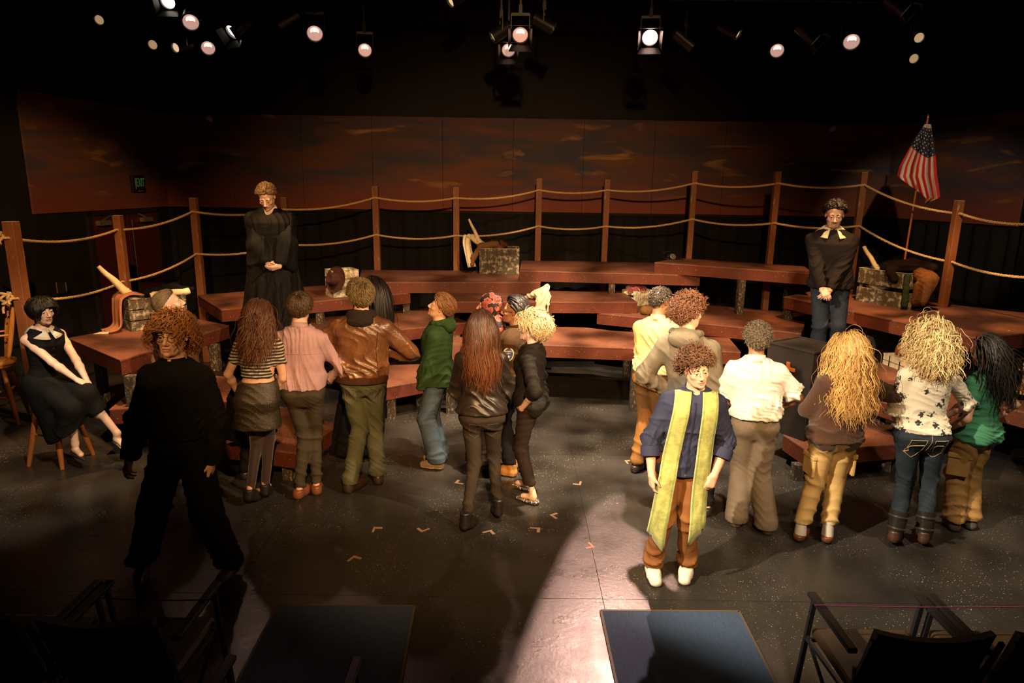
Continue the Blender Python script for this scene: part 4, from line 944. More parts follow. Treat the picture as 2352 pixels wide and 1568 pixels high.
# ---- man in green stole, facing the audience
f = fig('young man with curly brown hair wearing a long green stole over a navy shirt', 174, 'm', (1576, 1318), (1497, 1320), (1603, 797), hl=(1640, 1092, -.12), hr=(1496, 1090, -.10), hd=(13, -3, 8), skin=(.66, .40, .28), toes=(14, -6), pl=(-.9, -.6, 0), pr=(.9, -.5, 0), lean_y=.03, hair_t=.035,
        hands=[dict(d=(.35, .2, -.9), n=(.3, -.9, -.2), curl=.75), dict(d=(-.1, .1, -1), n=(-.9, -.3, 0), curl=.5)], shift=.35)
f.body(.0036, arm=('fore', 'fore'), brow=(.030, .016, .009))
f.trousers(cloth('corduroy_rust', (.20, .085, .028), .85), thigh=.094, knee=.074, cuff=.070, stack=1, wr=.011, seed=4, hem=.028)
NAVY = cloth('navy_shirt', (.030, .036, .072), .7)
sh = f.top(NAVY, hem=.475, sleeve=.70, ease=.020, hipe=.03, sr=(.066, .062, .058), wr=.010, seed=8, fr=(18, 14, 16), vneck=.05, name='shirt', res=.008)
f.collar(NAVY, r=.066, h=.034, fall=.004, open_=40, spread=.0)
for i in (0, 1):
    e, w = f.elb[i], f.wri[i]; p = e+(w-e)*.34; d = unit(w-e); q = MB(); M = Matrix.Translation(p) @ Vector((0, 0, 1)).rotation_difference(Vector(d)).to_matrix().to_4x4()
    q.lathe([(.052, -.035), (.064, -.032), (.066, 0), (.064, .034), (.054, .036)], 20, M); q.build('rolled_cuff', NAVY, f.root, True)
zs = np.linspace(.80, .50, 8)*f.h
q = [Vector((f.off(z)[0]-.002*i, .3, z+f.sole)) for i, z in enumerate(zs)]; stitch(f, sh, 'placket', cloth('navy_shirt_edge', (.022, .026, .055), .7), q, (0, -1, 0), .007, .001)
buttons(f, sh, mat('button_horn', (.12, .10, .08), .3), [v+Vector((0, 0, -.02)) for v in q], (0, -1, 0), .0055)
def stole(f, m, sh):
    from mathutils.bvhtree import BVHTree
    me = sh.data; bv = BVHTree.FromPolygons([v.co for v in me.vertices], [tuple(p.vertices) for p in me.polygons]); m2 = f.tro.data; bt = BVHTree.FromPolygons([v.co for v in m2.vertices], [tuple(p.vertices) for p in m2.polygons])
    for sg, xe, ln in ((-1, -.115, .70), (1, .150, .74)):
        rows = []; n = 44; nc = 11
        for i in range(n):
            t = i/(n-1); nb = Vector(f.nb)
            if t < .16:   # round the back of the neck
                a = (1-t/.16)*math.pi*.5; c = nb+Vector((sg*.062*math.cos(a)*1.0, -.045*math.sin(a)-.008, .012)); wd = Vector((math.cos(a)*sg, -math.sin(a), -.55)).normalized(); hw = .048
                row = [c+wd*(hw*(j/(nc-1))*1.7-.004) for j in range(nc)]
            else:
                s = (t-.16)/.84; ztop = nb.z+.005; zb = f.h*(1-ln)-.03; z = ztop+(zb-ztop)*s; xc = sg*.085+(xe-sg*.085)*s+f.off(z)[0]*0+f.nb[0]*(1-s)+f.off(.5*f.h)[0]*s; hw = .050+.008*s
                row = []
                for j in range(nc):
                    x = xc+sg*(j/(nc-1)-.5)*2*hw; zz = z
                    if s > .93: zz = z
                    h_ = bv.ray_cast(Vector((x, .6, max(zz, f.h*.49))), Vector((0, -1, 0))); y = (h_[0].y if h_[0] is not None else .05)+.010
                    h2 = bt.ray_cast(Vector((x, .6, zz)), Vector((0, -1, 0))); y = max(y, h2[0].y+.014 if h2[0] is not None else y)
                    if zz < f.h*.50: y += .01+.02*math.sin(z*9+sg)+ .012*math.cos(j*.8+z*11)
                    row.append(Vector((x, y, zz)))
            rows.append(row)
        ym = [sum(r[j].y for r in rows[8:])/36 for j in range(nc)]
        for i in range(8, n):      # cloth bridges the hollows
            y = max(r.y for r in rows[i]); 
            for j in range(nc): rows[i][j].y = rows[i][j].y*.45+y*.55
        for j in range(nc):
            for _ in range(4):
                for i in range(9, n-1): rows[i][j].y = max(rows[i][j].y, (rows[i-1][j].y+rows[i+1][j].y)/2)
            u = j/(nc-1); rows[-1][j].z -= (.13*(1-u) if sg > 0 else .13*(1-u)); rows[-2][j].z -= .06*(1-u)
        V = np.array([[tuple(v) for v in r] for r in rows]); c = np.zeros(V.shape)
        for j in range(nc):
            u = j/(nc-1); base = (.36, .385, .12) if .16 < u < .84 else (.17, .26, .06)
            if j in (0, nc-1): base = (.60, .52, .26)
            c[:, j] = base
        surf_strip(f, 'stole', V, m, .004, None, c)
stole(f, mat('stole_brocade', rough=.6, attr=True, var=.35, vscale=26, bump=.2, bscale=120, sheen=.2), sh)
f.hair((.085, .040, .020), length=.055, count=1250, vol=.022, curl=(.0072, 26), segs=15, rad=.0042, jit=.8, line=(25, -12, -44), seed=5, grav=.15, lvar=.35, cap=.022, bow=.3, hi=1.5)
f.hair((.085, .040, .020), length=.05, count=130, vol=.020, curl=(.008, 34), segs=10, rad=.004, jit=.5, line=(37, 40, 60), seed=9, grav=.9, comb=(.1, 1, .0), cap=.02, bow=.5, hi=1.5, name='fringe') if 0 else None
f.shoes(M_CANV, 'sneaker', (.74, .69, .56), (.66, .60, .47), wid=.052, toe=.036, hgt=.085)

# ---- man in black, striding down left
f = fig('tall man in loose black shirt with curly ginger hair and round glasses', 176, 'm', (533, 1325), (330, 1322), (388, 716), hl=(487, 1062, -.05), hr=(298, 1052, -.02), hd=(10, 6, -3), skin=(.60, .33, .20), toes=(12, -22), hair_t=.05, shift=.95, pl=(-1, -.3, 0), pr=(1, -.3, 0), lean_y=.0, hipy=.0,
        hands=[dict(curl=.6), dict(curl=.75)], hs=1.04)
f.body(.0036, arm=('hand', 'hand'), brow=(.05, .02, .008))
BLK = cloth('black_cotton', (.0055, .005, .005), .9, bump=.1)
f.trousers(BLK, thigh=.118, knee=.110, cuff=.095, stack=1.2, wr=.012, seed=6, hem=.045, hips=1.08, waist=.61)
f.top(BLK, hem=.565, sleeve=1.0, ease=.034, hipe=.012, puff=.02, sr=(.076, .080, .066), wr=.013, seed=12, fr=(14, 10, 10), name='shirt')
ring_band(f, 'stand_collar', BLK, [(-.035, .070, .072, .004), (.028, .064, .066, .006)], 12, 348, 36, None, .005)
f.hair((.20, .075, .018), length=.15, count=900, vol=.032, curl=(.012, 15), segs=20, rad=.0036, jit=.4, lift=.75, line=(34, -14, -50), seed=15, grav=.5, crown=(0, .15, 1), cap=.014, bow=.05, hi=1.5)
g = MB(); k = f.k
for sg in (-1, 1): g.tube([f.H((sg*.032+.0235*math.cos(a), .0975-.004*abs(math.cos(a)), -.004+.020*math.sin(a))) for a in np.linspace(0, 6.2832, 22)], .0019, 6)
g.tube([f.H((x, .100, .004)) for x in (-.009, 0, .009)], .0018, 6)
for sg in (-1, 1): g.tube([f.H((sg*.056, .096, .006)), f.H((sg*.078, .05, .008)), f.H((sg*.082, -.005, .010))], .0018, 6)
gl = g.build('eyeglasses', mat('tortoise_frame', (.05, .018, .008), .2), f.root, True)
for sg in (-1, 1):
    g = MB(); V = [f.H((sg*.032+.023*math.cos(a), .0975-.004*abs(math.cos(a)), -.004+.0195*math.sin(a))) for a in np.linspace(0, 6.2832, 20)[:-1]]; g.add(V, [tuple(range(19))])
    lm = _m.get('lens') or mat('lens', (.03, .02, .015), .05); lm.node_tree.nodes['Principled BSDF'].inputs['Alpha'].default_value = .14; g.build('lens', lm, gl)
f.shoes(M_SHOE, 'shoe', (.045, .035, .025), (.012, .01, .01), heel=.02, toe=.028)

# ---- judge
jl = P(612, 716, 5*S1); jx, jy = -2.74, 7.78
def atp(x, y, z):   # pixel of a spot, for the survey helper
    d = np.array((x, y, z-EYE)); w = d@_fw; return (W/2+FPX*(d@_rt)/w, HH/2-FPX*(d@_up)/w)
f = fig('man in a wide black judge robe standing with bowed head and clasped hands', 190, 'm', atp(jx+.11, jy, 5*S1), atp(jx-.11, jy, 5*S1), (612, 420), z=5*S1, hl=(640, 622, -.27), hr=(622, 624, -.27), hd=(-4, -34, 2), skin=(.62, .38, .26), hair_t=.02, pl=(-1, -.35, -.1), pr=(1, -.35, -.1), hdy=-.08, wide=1.14, hs=1.05,
        hands=[dict(d=(.85, .35, -.2), n=(0, -.7, .7), curl=.55), dict(d=(-.9, .3, -.15), n=(0, -.5, .8), curl=.5)])
f.body(.0036, arm=('hand', 'hand'), brow=(.045, .026, .014))
ROBE = cloth('judge_robe', (.0045, .004, .0036), .7, bump=.08)
def robe_ex(q): pass
rb = f.top(ROBE, hem=.10, sleeve=0, ease=.05, flare=.11, folds=(11, .085, .0, .6), wr=.010, seed=14, fr=(22, 16, 5), vneck=.18, name='robe', sr=(.085, .1, .1), neckr=.088, res=.011)
F = Field(*f.box(f.sh+f.elb+f.wri, .36), .011)
for i in (0, 1):
    sg = -1 if i == 0 else 1; s_, e, w = f.sh[i], f.elb[i], f.wri[i]; w2 = e+(w-e)*.80
    F.cone(f.nb+(0, 0, -.03), s_, .06, .075, .03).cone(s_, e, .078, .105, .03).cone(e, w2, .105, .075, .03)
    tip = e+np.array((sg*.13, -.02, -.50)) if i == 1 else e+np.array((sg*.07, -.0, -.26))
    F.cone(e+(sg*.03, 0, -.02), tip, .115, .035, .05).cone(w2, tip, .065, .035, .05).cone(e*.5+w2*.5, tip, .09, .035, .05).cone(s_, tip, .065, .03, .04)
    F.ell(w, (.06, .06, .06), None, .01, True)
V, Q = F.mesh(1); V = wrinkle(V, Q, .013, (22, 16, 7), 16); f.part('bell_sleeves', V, Q, ROBE)
WHT = cloth('white_shirt', (.66, .60, .48), .8)
f.collar(WHT, r=.064, h=.044, fall=.050, open_=44, spread=.030, dz=.008)
q = MB(); nbv = Vector(f.nb); q.lathe([(.001, -.15), (.030, -.105), (.018, -.03), (.022, -.012), (.016, .0)], 8, Matrix.Translation(nbv+Vector((0, .080, -.015))) @ Matrix.Rotation(R(12), 4, 'X') @ Matrix.Scale(.45, 4, (0, 1, 0))); q.build('necktie', mat('tie_pale', (.46, .40, .30), .7), f.root, True)
f.hair((.15, .09, .038), dens=2.4, rs_=.55, length=.11, count=560, vol=.020, segs=11, rad=.0045, jit=.10, line=(30, -8, -46), seed=25, grav=.2, comb=(.45, -1, -.10), part=-.30, cap=.010, bow=.0, lift=.07, hi=1.6, wave=(.004, 9))

# ---- man in a dark sweater behind the lectern
f = fig('man with moustache in dark sweater and wide cream collar behind the lectern', 163, 'm', atp(3.37, 6.88, 5*S1), atp(3.15, 6.88, 5*S1), (1921, 464), z=5*S1, hl=(1905, 668, -.20), hr=(1888, 664, -.24), hd=(-4, -14, 0), skin=(.58, .34, .24), hair_t=.02, pl=(-1, -.3, -.2), pr=(1, -.3, -.2), wide=1.12, hs=1.06,
        hands=[dict(d=(.55, .25, -.65), n=(.2, -.9, -.2), curl=.6), dict(d=(-.5, .35, -.7), n=(.2, -.9, -.2), curl=.55)])
f.body(.0036, arm=('hand', 'hand'), brow=(.012, .009, .007), beard=1.0)
f.trousers(cloth('dark_denim', (.018, .022, .032), .8), thigh=.098, knee=.080, cuff=.078, wr=.009, seed=21)
f.top(cloth('dark_knit', (.010, .007, .006), .95, bump=.2), hem=.50, ease=.028, hipe=.01, puff=.010, sr=(.070, .064, .050), wr=.010, seed=22, name='sweater', neckr=.084)
CRM = cloth('cream_collar', (.66, .54, .32), .8)
f.collar(CRM, r=.074, h=.040, fall=.050, open_=40, spread=.090, drop=.045, dz=.012)
ring_band(f, 'neck_cloth', cloth('neck_cloth', (.46, .38, .27), .9), [(-.055, .066, .070, .012), (-.02, .062, .066, .008), (.028, .058, .060, .004)], -179, 180, 36, None, .006)
q = MB(); q.box(.02, .15, .10, .115, .485*f.h, .502*f.h, Matrix.Translation((0, 0, .02))); q.build('shirt_tail', WHT, f.root)
f.hair((.014, .010, .008), dens=2.2, rs_=.6, length=.10, count=520, vol=.022, segs=11, rad=.0046, jit=.2, line=(30, -6, -46), seed=31, grav=.3, comb=(.5, -1, -.1), part=.05, cap=.010, bow=.0, lift=.10, wave=(.006, 9), hi=1.7)
f.shoes(M_SHOE, 'shoe', (.02, .015, .012))
JUDGE_Z = 5*S1
LONGC = lambda f, w=1.0: back_collide(f, w)
DEN = lambda n, c: cloth(n, c, .85, .22, 7, .3, 420)
# ---- row of four at left, seen from behind: striped crop top
f = fig('woman with long curly brown hair in striped crop top and sequined mini skirt', 2, 'f', (578, 1160), (612, 1148), (590, 684), toes=(20, -4), hl=(548, 905, .16), hr=(625, 905, .16), skin=SK, hair_t=.035, pl=(-.9, -.35, -.5), pr=(.9, -.35, -.5), sole=.06)
f.body(.006, arm=('bare', 'bare'), eyes=False, bare=True, legs=.72)
stm = mat('striped_jersey', (.5, .5, .5), .85); t = stm.node_tree; n = t.nodes
tc = n.new('ShaderNodeTexCoord'); sp = n.new('ShaderNodeSeparateXYZ'); t.links.new(tc.outputs['Object'], sp.inputs[0]); mm = n.new('ShaderNodeMath'); mm.operation = 'MULTIPLY'; mm.inputs[1].default_value = 38; t.links.new(sp.outputs['Z'], mm.inputs[0])
fr = n.new('ShaderNodeMath'); fr.operation = 'FRACT'; t.links.new(mm.outputs[0], fr.inputs[0]); gt = n.new('ShaderNodeMath'); gt.operation = 'GREATER_THAN'; gt.inputs[1].default_value = .58; t.links.new(fr.outputs[0], gt.inputs[0])
mx = n.new('ShaderNodeMix'); mx.data_type = 'RGBA'; mx.inputs[6].default_value = (.022, .020, .020, 1); mx.inputs[7].default_value = (.42, .36, .26, 1); t.links.new(gt.outputs[0], mx.inputs[0]); t.links.new(mx.outputs[2], n['Principled BSDF'].inputs['Base Color'])
f.top(stm, hem=.625, sleeve=.27, ease=.012, hipe=0, sr=(.056, .055, .05), wr=.006, seed=41, name='crop_top')
SEQ = mat('sequin_skirt', (.022, .016, .010), .4, var=.5, vscale=150, bump=.35, bscale=330, spec=.6, col2=(.30, .19, .06), thr=(.58, .70))
F = Field(*f.box([np.array((0, 0, .40*f.h)), np.array((0, 0, .62*f.h))], .24), .009); sec = f.tsec(.46, .605, .016); b0 = list(sec[0]); F.prof([[.405*f.h, b0[1], b0[2], b0[3]+.012, b0[4]+.012]]+sec, .01); 
for i in (0, 1): F.ell(f.hipj[i]+(0, -.055, -.02), (.075, .062, .085), None, .04)
V, Q = F.mesh(1); V = wrinkle(V, Q, .004, (10, 10, 40), 42); f.part('mini_skirt', V, Q, SEQ)
f.trousers(mat('sheer_tights', (.030, .014, .009), .5, sheen=.3), waist=.50, thigh=.074, knee=.052, cuff=.036, ease=.002, wr=.0, hem=.0, glute=.8, name='tights', hips=.95)
f.shoes(M_SHOE, 'shoe', (.015, .013, .012), heel=.05, wid=.042, hgt=.11, name='ankle_boot')
f.hair((.062, .026, .012), 'long', .40, 640, .010, (.010, 6.5), 43, .0040, segs=22, jit=.22, line=(30, -10, -52), grav=.6, collide=LONGC(f, .66), cap=.012, tipcol=(.085, .031, .013), hi=1.5)

# ---- pink shirt
f = fig('dark haired man in a pink dress shirt and dark trousers seen from behind', -1, 'm', (690, 1142), (728, 1132), (686, 672), toes=(18, -16), hl=(668, 880, .18), hr=(745, 880, .18), skin=SK, hd=(0, 6, 3), pl=(-1, -.1, -.2), pr=(1, -.1, -.2))
f.body(.005, arm=('fore', None), eyes=False)
f.trousers(DEN('charcoal_jeans', (.050, .040, .027)), thigh=.086, knee=.062, cuff=.052, wr=.010, seed=51, hem=.045)
PK = cloth('pink_cotton', (.36, .225, .24), .75)
sh = f.top(PK, hem=.545, ease=.022, hipe=.012, puff=.012, sleeve=.9, sr=(.064, .058, .048), wr=.012, seed=52, fr=(30, 16, 6), res=.008)
f.collar(PK, r=.060, h=.042, fall=.050, open_=30, spread=.012, dz=.01)
stitch(f, sh, 'yoke_seam', mat('pink_seam', (.24, .12, .12), .8), [(x+f.nb[0], -.4, .735*f.h) for x in np.linspace(-.17, .17, 8)], (0, 1, 0), .0018, .000)
for x in (-.012, .012): stitch(f, sh, 'back_pleat', PK, [(f.nb[0]+x, -.4, .733*f.h), (f.nb[0]+x*1.6, -.4, .60*f.h)], (0, 1, 0), .004, .001)
f.hair((.045, .026, .012), length=.085, count=620, vol=.016, segs=10, rad=.0045, jit=.22, line=(32, -4, -52), seed=53, dens=2.2, rs_=.58, grav=.3, crown=(.05, -.5, .9), cap=.012, bow=0, lift=.08, hi=1.6)
f.shoes(M_SHOE, 'shoe', (.16, .055, .022), (.12, .05, .025), wid=.050, hgt=.085)

# ---- leather jacket
f = fig('tall man in a brown leather jacket with dark fur collar and faded jeans', 4, 'm', (806, 1128), (868, 1108), (828, 640), toes=(38, -14), hl=(772, 830, .16), hr=(880, 800, .18), skin=SK, hd=(28, 12, -6), pl=(-1, -.4, -.1), pr=(1, -.5, 0), wide=1.05, hair_t=.03)
f.body(.005, arm=(None, None), eyes=False)
J = f.trousers(DEN('faded_jeans', (.088, .092, .052)), thigh=.104, knee=.082, cuff=.078, wr=.011, seed=61, hem=.030, stack=.6)
ST = mat('pale_stitching', (.20, .17, .10), .8)
for sg in (-1, 1): stitch(f, J, 'pocket_seam', ST, [(sg*.035, -.4, .515*f.h), (sg*.125, -.4, .52*f.h), (sg*.125, -.4, .46*f.h), (sg*.08, -.4, .435*f.h), (sg*.035, -.4, .455*f.h), (sg*.035, -.4, .515*f.h)], (0, 1, 0), .0016, .0008)
LEA = mat('brown_leather', (.135, .055, .020), .36, var=.55, vscale=5, bump=.35, bscale=55, spec=.6, coat=.15)
jk = f.top(LEA, hem=.555, ease=.040, hipe=.0, puff=.016, sr=(.082, .080, .062), wr=.013, seed=62, fr=(16, 14, 10), name='leather_jacket', res=.0085)
RIB = cloth('ribbed_waistband', (.045, .018, .010), .9)
F = Field(*f.box([np.array((0, 0, .50*f.h)), np.array((0, 0, .58*f.h))], .26), .009); F.prof(f.tsec(.525, .563, .036), .01); V, Q = F.mesh(1); f.part('waistband', V, Q, RIB)
for z in (.60, .615): stitch(f, jk, 'belt_seam', mat('leather_seam', (.05, .02, .01), .5), [(x, -.5, z*f.h) for x in np.linspace(-.2, .2, 8)], (0, 1, 0), .0028, .000)
for sg in (-1, 1): stitch(f, jk, 'back_seam', mat('leather_seam', (.05, .02, .01), .5), [(sg*.175, -.5, .79*f.h), (sg*.155, -.5, .70*f.h), (sg*.165, -.5, .62*f.h)], (0, 1, 0), .0035, .000)
for sg in (): q = MB(); a = f.sh[0 if sg < 0 else 1]; q.tube([Vector(f.nb)+Vector((sg*.09, -.005, .005)), Vector(a)+Vector((sg*.02, -.005, .078))], [.012, .018], 8); q.build('shoulder_strap', LEA, f.root, True)
FUR = mat('dark_fur', (.014, .008, .005), .95, bump=.5, bscale=160)
F = Field(f.nb-np.array((.2, .2, .16)), f.nb+np.array((.2, .2, .13)), .008)
for a in np.linspace(-165, 165, 14): an = R(a); F.ell(f.nb+np.array((math.sin(an)*.085, -math.cos(an)*.078-.004, .012-.03*abs(a)/165)), (.040, .040, .05), None, .03)
F.ell(f.nb+np.array((0, -.095, -.03)), (.11, .05, .055), None, .03); F.ell(f.nb+np.array((0, .012, .07)), (.058, .058, .12), None, .01, True)
V, Q = F.mesh(1); V = wrinkle(V, Q, .005, (60, 60, 60), 63); f.part('fur_collar', V, Q, FUR)
f.hair((.105, .072, .030), length=.06, count=760, vol=.022, segs=9, rad=.0044, jit=.45, line=(28, -4, -50), seed=64, dens=2.2, rs_=.58, grav=.25, crown=(.05, -.55, .85), cap=.014, bow=.15, lift=.12, hi=1.7)
f.shoes(M_SHOE, 'shoe', (.030, .014, .010), (.02, .012, .01), wid=.055, hgt=.09)

# ---- woman with long straight black hair, mostly behind the leather jacket
f = fig('woman with long straight black hair in a long black dress behind the leather jacket man', 0, 'f', (802, 1048), (836, 1044), (858, 636), skin=SK, shift=.6, hl=(790, 840, .1), hr=(860, 840, .1))
f.body(.006, arm=('hand', 'hand'), eyes=False)
f.top(BLK, hem=.02, sleeve=.95, ease=.02, hipe=.03, flare=.05, folds=(9, .06, 0, 1), wr=.008, seed=66, name='black_dress', res=.013)
f.hair((.008, .006, .005), 'long', .48, 420, .014, (0, 0), 67, .0050, segs=16, jit=.08, line=(30, -8, -50), grav=.7, collide=LONGC(f), cap=.012, comb=(0, -.5, -.6), hi=1.4)
f.shoes(M_SHOE, 'shoe', (.015, .013, .012))
# ---- hidden figure in long black coat behind the striped top
f = fig('person in a long black coat standing hidden behind the striped top woman', 0, 'f', (565, 1098), (592, 1094), (580, 705), skin=SK, h=1.47)
f.body(.007, arm=('hand', 'hand'), eyes=False)
f.top(BLK, hem=.26, sleeve=.95, ease=.045, hipe=.05, flare=.03, wr=.008, seed=68, name='long_coat', res=.014)
f.trousers(BLK, wr=.006, seed=69, res=.011); f.hair((.02, .014, .011), length=.07, count=260, vol=.01, segs=8, jit=.2, line=(30, -4, -46), lift=.05, bow=0)
f.shoes(M_SHOE, 'shoe', (.015, .013, .012))

# ---- swept back hair and tan coat, behind the man in black
f = fig('person with slicked back fair hair in a tan coat gazing up to the right', -38, 'm', (418, 1112), (452, 1105), (402, 665), skin=(.64, .39, .28), hd=(-24, 22, 0), hair_t=.015)
f.body(.0045, arm=('hand', 'hand'), brow=(.14, .09, .05))
TAN = cloth('tan_coat', (.170, .090, .036), .85)
f.top(TAN, hem=.48, sleeve=.98, ease=.042, hipe=.02, sr=(.078, .074, .060), wr=.010, seed=71, name='coat', flare=.02)
f.trousers(BLK, thigh=.1, knee=.085, cuff=.08, wr=.008, seed=72)
f.collar(TAN, r=.070, h=.045, fall=.06, open_=40, spread=.03)
f.hair((.19, .125, .065), length=.15, count=640, vol=.012, segs=13, rad=.0040, jit=.07, line=(32, 4, -46), seed=73, dens=2.2, rs_=.58, grav=.08, comb=(.12, -1, -.1), cap=.010, bow=0, lift=.04, hi=1.7)
f.shoes(M_SHOE, 'shoe', (.02, .015, .012))

# ---- green hoodie
f = fig('young man in a dark green hoodie and baggy blue jeans looking up left', 84, 'm', (1004, 1076), (1012, 1056), (1002, 675), toes=(4, -14), skin=(.66, .40, .27), hd=(4, 24, -4), hl=(962, 905, -.12), hr=(985, 890, .22), pl=(-.3, -1, 0), pr=(.3, -1, 0), hair_t=.02, shift=.5)
f.body(.0036, arm=(None, None), brow=(.10, .045, .02))
f.trousers(DEN('mid_blue_jeans', (.060, .085, .115)), thigh=.098, knee=.092, cuff=.094, wr=.010, seed=81, hem=.028, stack=.6)
GRN = cloth('green_fleece', (.024, .050, .016), .95, bump=.35)
f.top(GRN, hem=.485, ease=.040, hipe=.012, puff=.010, sr=(.078, .074, .056), wr=.013, seed=82, fr=(14, 12, 12), name='hoodie', arms=(1, 1))
f.hood(GRN, 83, size=1.12, drop=-.012)
f.hair((.150, .062, .022), length=.105, count=700, vol=.022, segs=12, rad=.0042, jit=.18, line=(30, -8, -50), seed=84, dens=2.2, rs_=.58, grav=.36, comb=(.25, -1, -.1), part=.02, cap=.014, bow=0, lift=.10, hi=1.6)
f.shoes(M_CANV, 'sneaker', (.20, .135, .08), (.62, .50, .33), wid=.048, hgt=.075)

# ---- head scarf
f = fig('person in a red and black paisley headscarf looking left behind the others', 82, 'f', (1120, 1082), (1124, 1066), (1124, 643), skin=(.55, .28, .17), hd=(2, 4, 0), hair_t=.02, h=1.66)
f.body(.0036, arm=('hand', 'hand'), brow=(.03, .015, .01))
f.top(cloth('dark_flower_dress', (.035, .022, .014), .85), hem=.06, sleeve=.98, ease=.03, hipe=.04, flare=.06, folds=(9, .06, 0, 0), wr=.008, seed=86, name='dress', res=.014)
f.shoes(M_SHOE, 'shoe', (.03, .02, .015))
psl = mat('paisley_scarf', (.02, .012, .012), .75); t = psl.node_tree; n = t.nodes; L = t.links; tc = n.new('ShaderNodeTexCoord')
nz = n.new('ShaderNodeTexNoise'); nz.inputs['Scale'].default_value = 9; va = n.new('ShaderNodeMix'); va.data_type = 'VECTOR'; va.inputs[0].default_value = .09; L.new(tc.outputs['Object'], nz.inputs['Vector']); L.new(tc.outputs['Object'], va.inputs[4]); L.new(nz.outputs['Color'], va.inputs[5])
vo = n.new('ShaderNodeTexVoronoi'); vo.inputs['Scale'].default_value = 21; L.new(va.outputs[1], vo.inputs['Vector']); cr = n.new('ShaderNodeValToRGB'); L.new(vo.outputs['Distance'], cr.inputs[0]); el = cr.color_ramp.elements
el[0].position = 0; el[0].color = (.34, .06, .04, 1); el[1].position = 1; el[1].color = (.014, .008, .009, 1)
for p_, c_ in ((.12, (.05, .014, .012, 1)), (.22, (.36, .09, .06, 1)), (.32, (.22, .03, .025, 1)), (.44, (.36, .12, .08, 1)), (.54, (.014, .008, .009, 1))): e_ = el.new(p_); e_.color = c_
cr.color_ramp.interpolation = 'CONSTANT'; L.new(cr.outputs[0], n['Principled BSDF'].inputs['Base Color'])
F = Field(f.hc-.26, f.hc+.19, .006); k = f.k
F.ell(f.H((0, -.018, .032)), np.array((.090, .112, .100))*k, f.HM, .01); F.ell(f.H((0, -.012, -.04)), np.array((.084, .085, .11))*k, f.HM, .04)
F.chain([f.H((0, -.01, -.09)), f.nb+(0, .01, .0), f.nb-(0, .0, .06)], [.070, .085, .105], .03); F.ell(f.nb+np.array((0, -.07, -.03)), (.10, .06, .09), None, .04)
F.ell(f.H((0, .110, -.030)), np.array((.063, .075, .088))*k, f.HM, .012, True)
V, Q = F.mesh(1); V = wrinkle(V, Q, .006, (18, 18, 26), 87); f.part('headscarf', V, Q, psl)

# ---- dark jacket, long auburn hair
f = fig('woman with long straight auburn hair in black jacket and tight grey jeans', 6, 'f', (1072, 1222), (1143, 1190), (1106, 712), toes=(30, -6), hl=(1104, 880, .24), hr=(1112, 872, .26), skin=SK, hd=(4, 4, 0), pl=(-.75, -.15, -.9), pr=(.6, -.15, -1), sole=.045, hair_t=.015)
f.body(.006, arm=(None, None), eyes=False)
J = f.trousers(DEN('grey_skinny_jeans', (.040, .032, .024)), thigh=.084, knee=.056, cuff=.046, wr=.007, seed=91, hem=.055, fr=0) if 0 else f.trousers(DEN('grey_skinny_jeans', (.040, .032, .024)), thigh=.084, knee=.056, cuff=.046, wr=.007, seed=91, hem=.055)
for sg in (-1, 1): stitch(f, J, 'pocket_seam', mat('grey_stitching', (.09, .07, .05), .8), [(sg*.03, -.4, .52*f.h), (sg*.11, -.4, .525*f.h), (sg*.108, -.4, .465*f.h), (sg*.068, -.4, .445*f.h), (sg*.03, -.4, .46*f.h), (sg*.03, -.4, .52*f.h)], (0, 1, 0), .0015, .0008)
SAT = mat('black_satin', (.020, .015, .012), .38, var=.2, vscale=8, spec=.5, bump=.1, bscale=200)
f.top(SAT, hem=.535, ease=.030, hipe=.018, puff=.008, sr=(.064, .062, .052), wr=.012, seed=92, fr=(12, 12, 22), name='jacket')
f.hair((.040, .018, .010), 'long', .47, 600, .008, (0, 0), 93, .0042, dens=2, segs=18, jit=.09, line=(30, -8, -50), grav=.85, collide=LONGC(f, .6), cap=.012, comb=(0, -.5, -.5), tipcol=(.10, .036, .015), wave=(.010, 4.5), hi=1.7)
f.shoes(M_SHOE, 'shoe', (.015, .012, .011), heel=.035, wid=.044, hgt=.15, name='ankle_boot')

# ---- sheriff jacket
f = fig('person with braided black hair and glasses in a brown sheriff jacket', 74, 'f', (1172, 1092), (1176, 1074), (1188, 682), skin=(.34, .16, .085), hd=(6, 6, 0), hair_t=.035, hl=(1150, 930, -.1), pl=(-.3, -1, 0), pr=(.3, -1, 0), wide=1.1)
f.body(.0036, arm=('hand', 'hand'), brow=(.01, .007, .006))
f.trousers(BLK, thigh=.095, knee=.075, cuff=.07, wr=.008, seed=101, hem=.06)
SHF = cloth('sheriff_brown', (.058, .030, .014), .8)
jk = f.top(SHF, hem=.50, ease=.034, hipe=.01, sr=(.074, .070, .055), wr=.010, seed=102, name='uniform_jacket')
f.collar(SHF, r=.064, h=.045, fall=.055, open_=40, spread=.025)
a = f.sh[0]+(f.elb[0]-f.sh[0])*.38
pm = Matrix.Translation(Vector(a)) @ Matrix.Rotation(R(90), 4, 'Z').inverted()
pt = thing('shoulder_patch', None, None); del pt
def shield(w, h, n=18): return [(w*.5*math.sin(t)*(1 if math.cos(t) > 0 else .92), h*.5*math.cos(t)*(1 if math.cos(t) > 0 else 1.08)) for t in np.linspace(0, 6.2832, n)[:-1]]
out = Vector((-1, -.25, .12)).normalized(); rt_ = Vector((.25, -1, 0)).normalized()*-1; rt_ = Vector((0, 0, 1)).cross(out).normalized()*1; upv = out.cross(rt_)*-1
rt_ = (-out).cross(Vector((0, 0, 1))).normalized(); upv = rt_.cross(-out); c0 = Vector(a)+out*.076
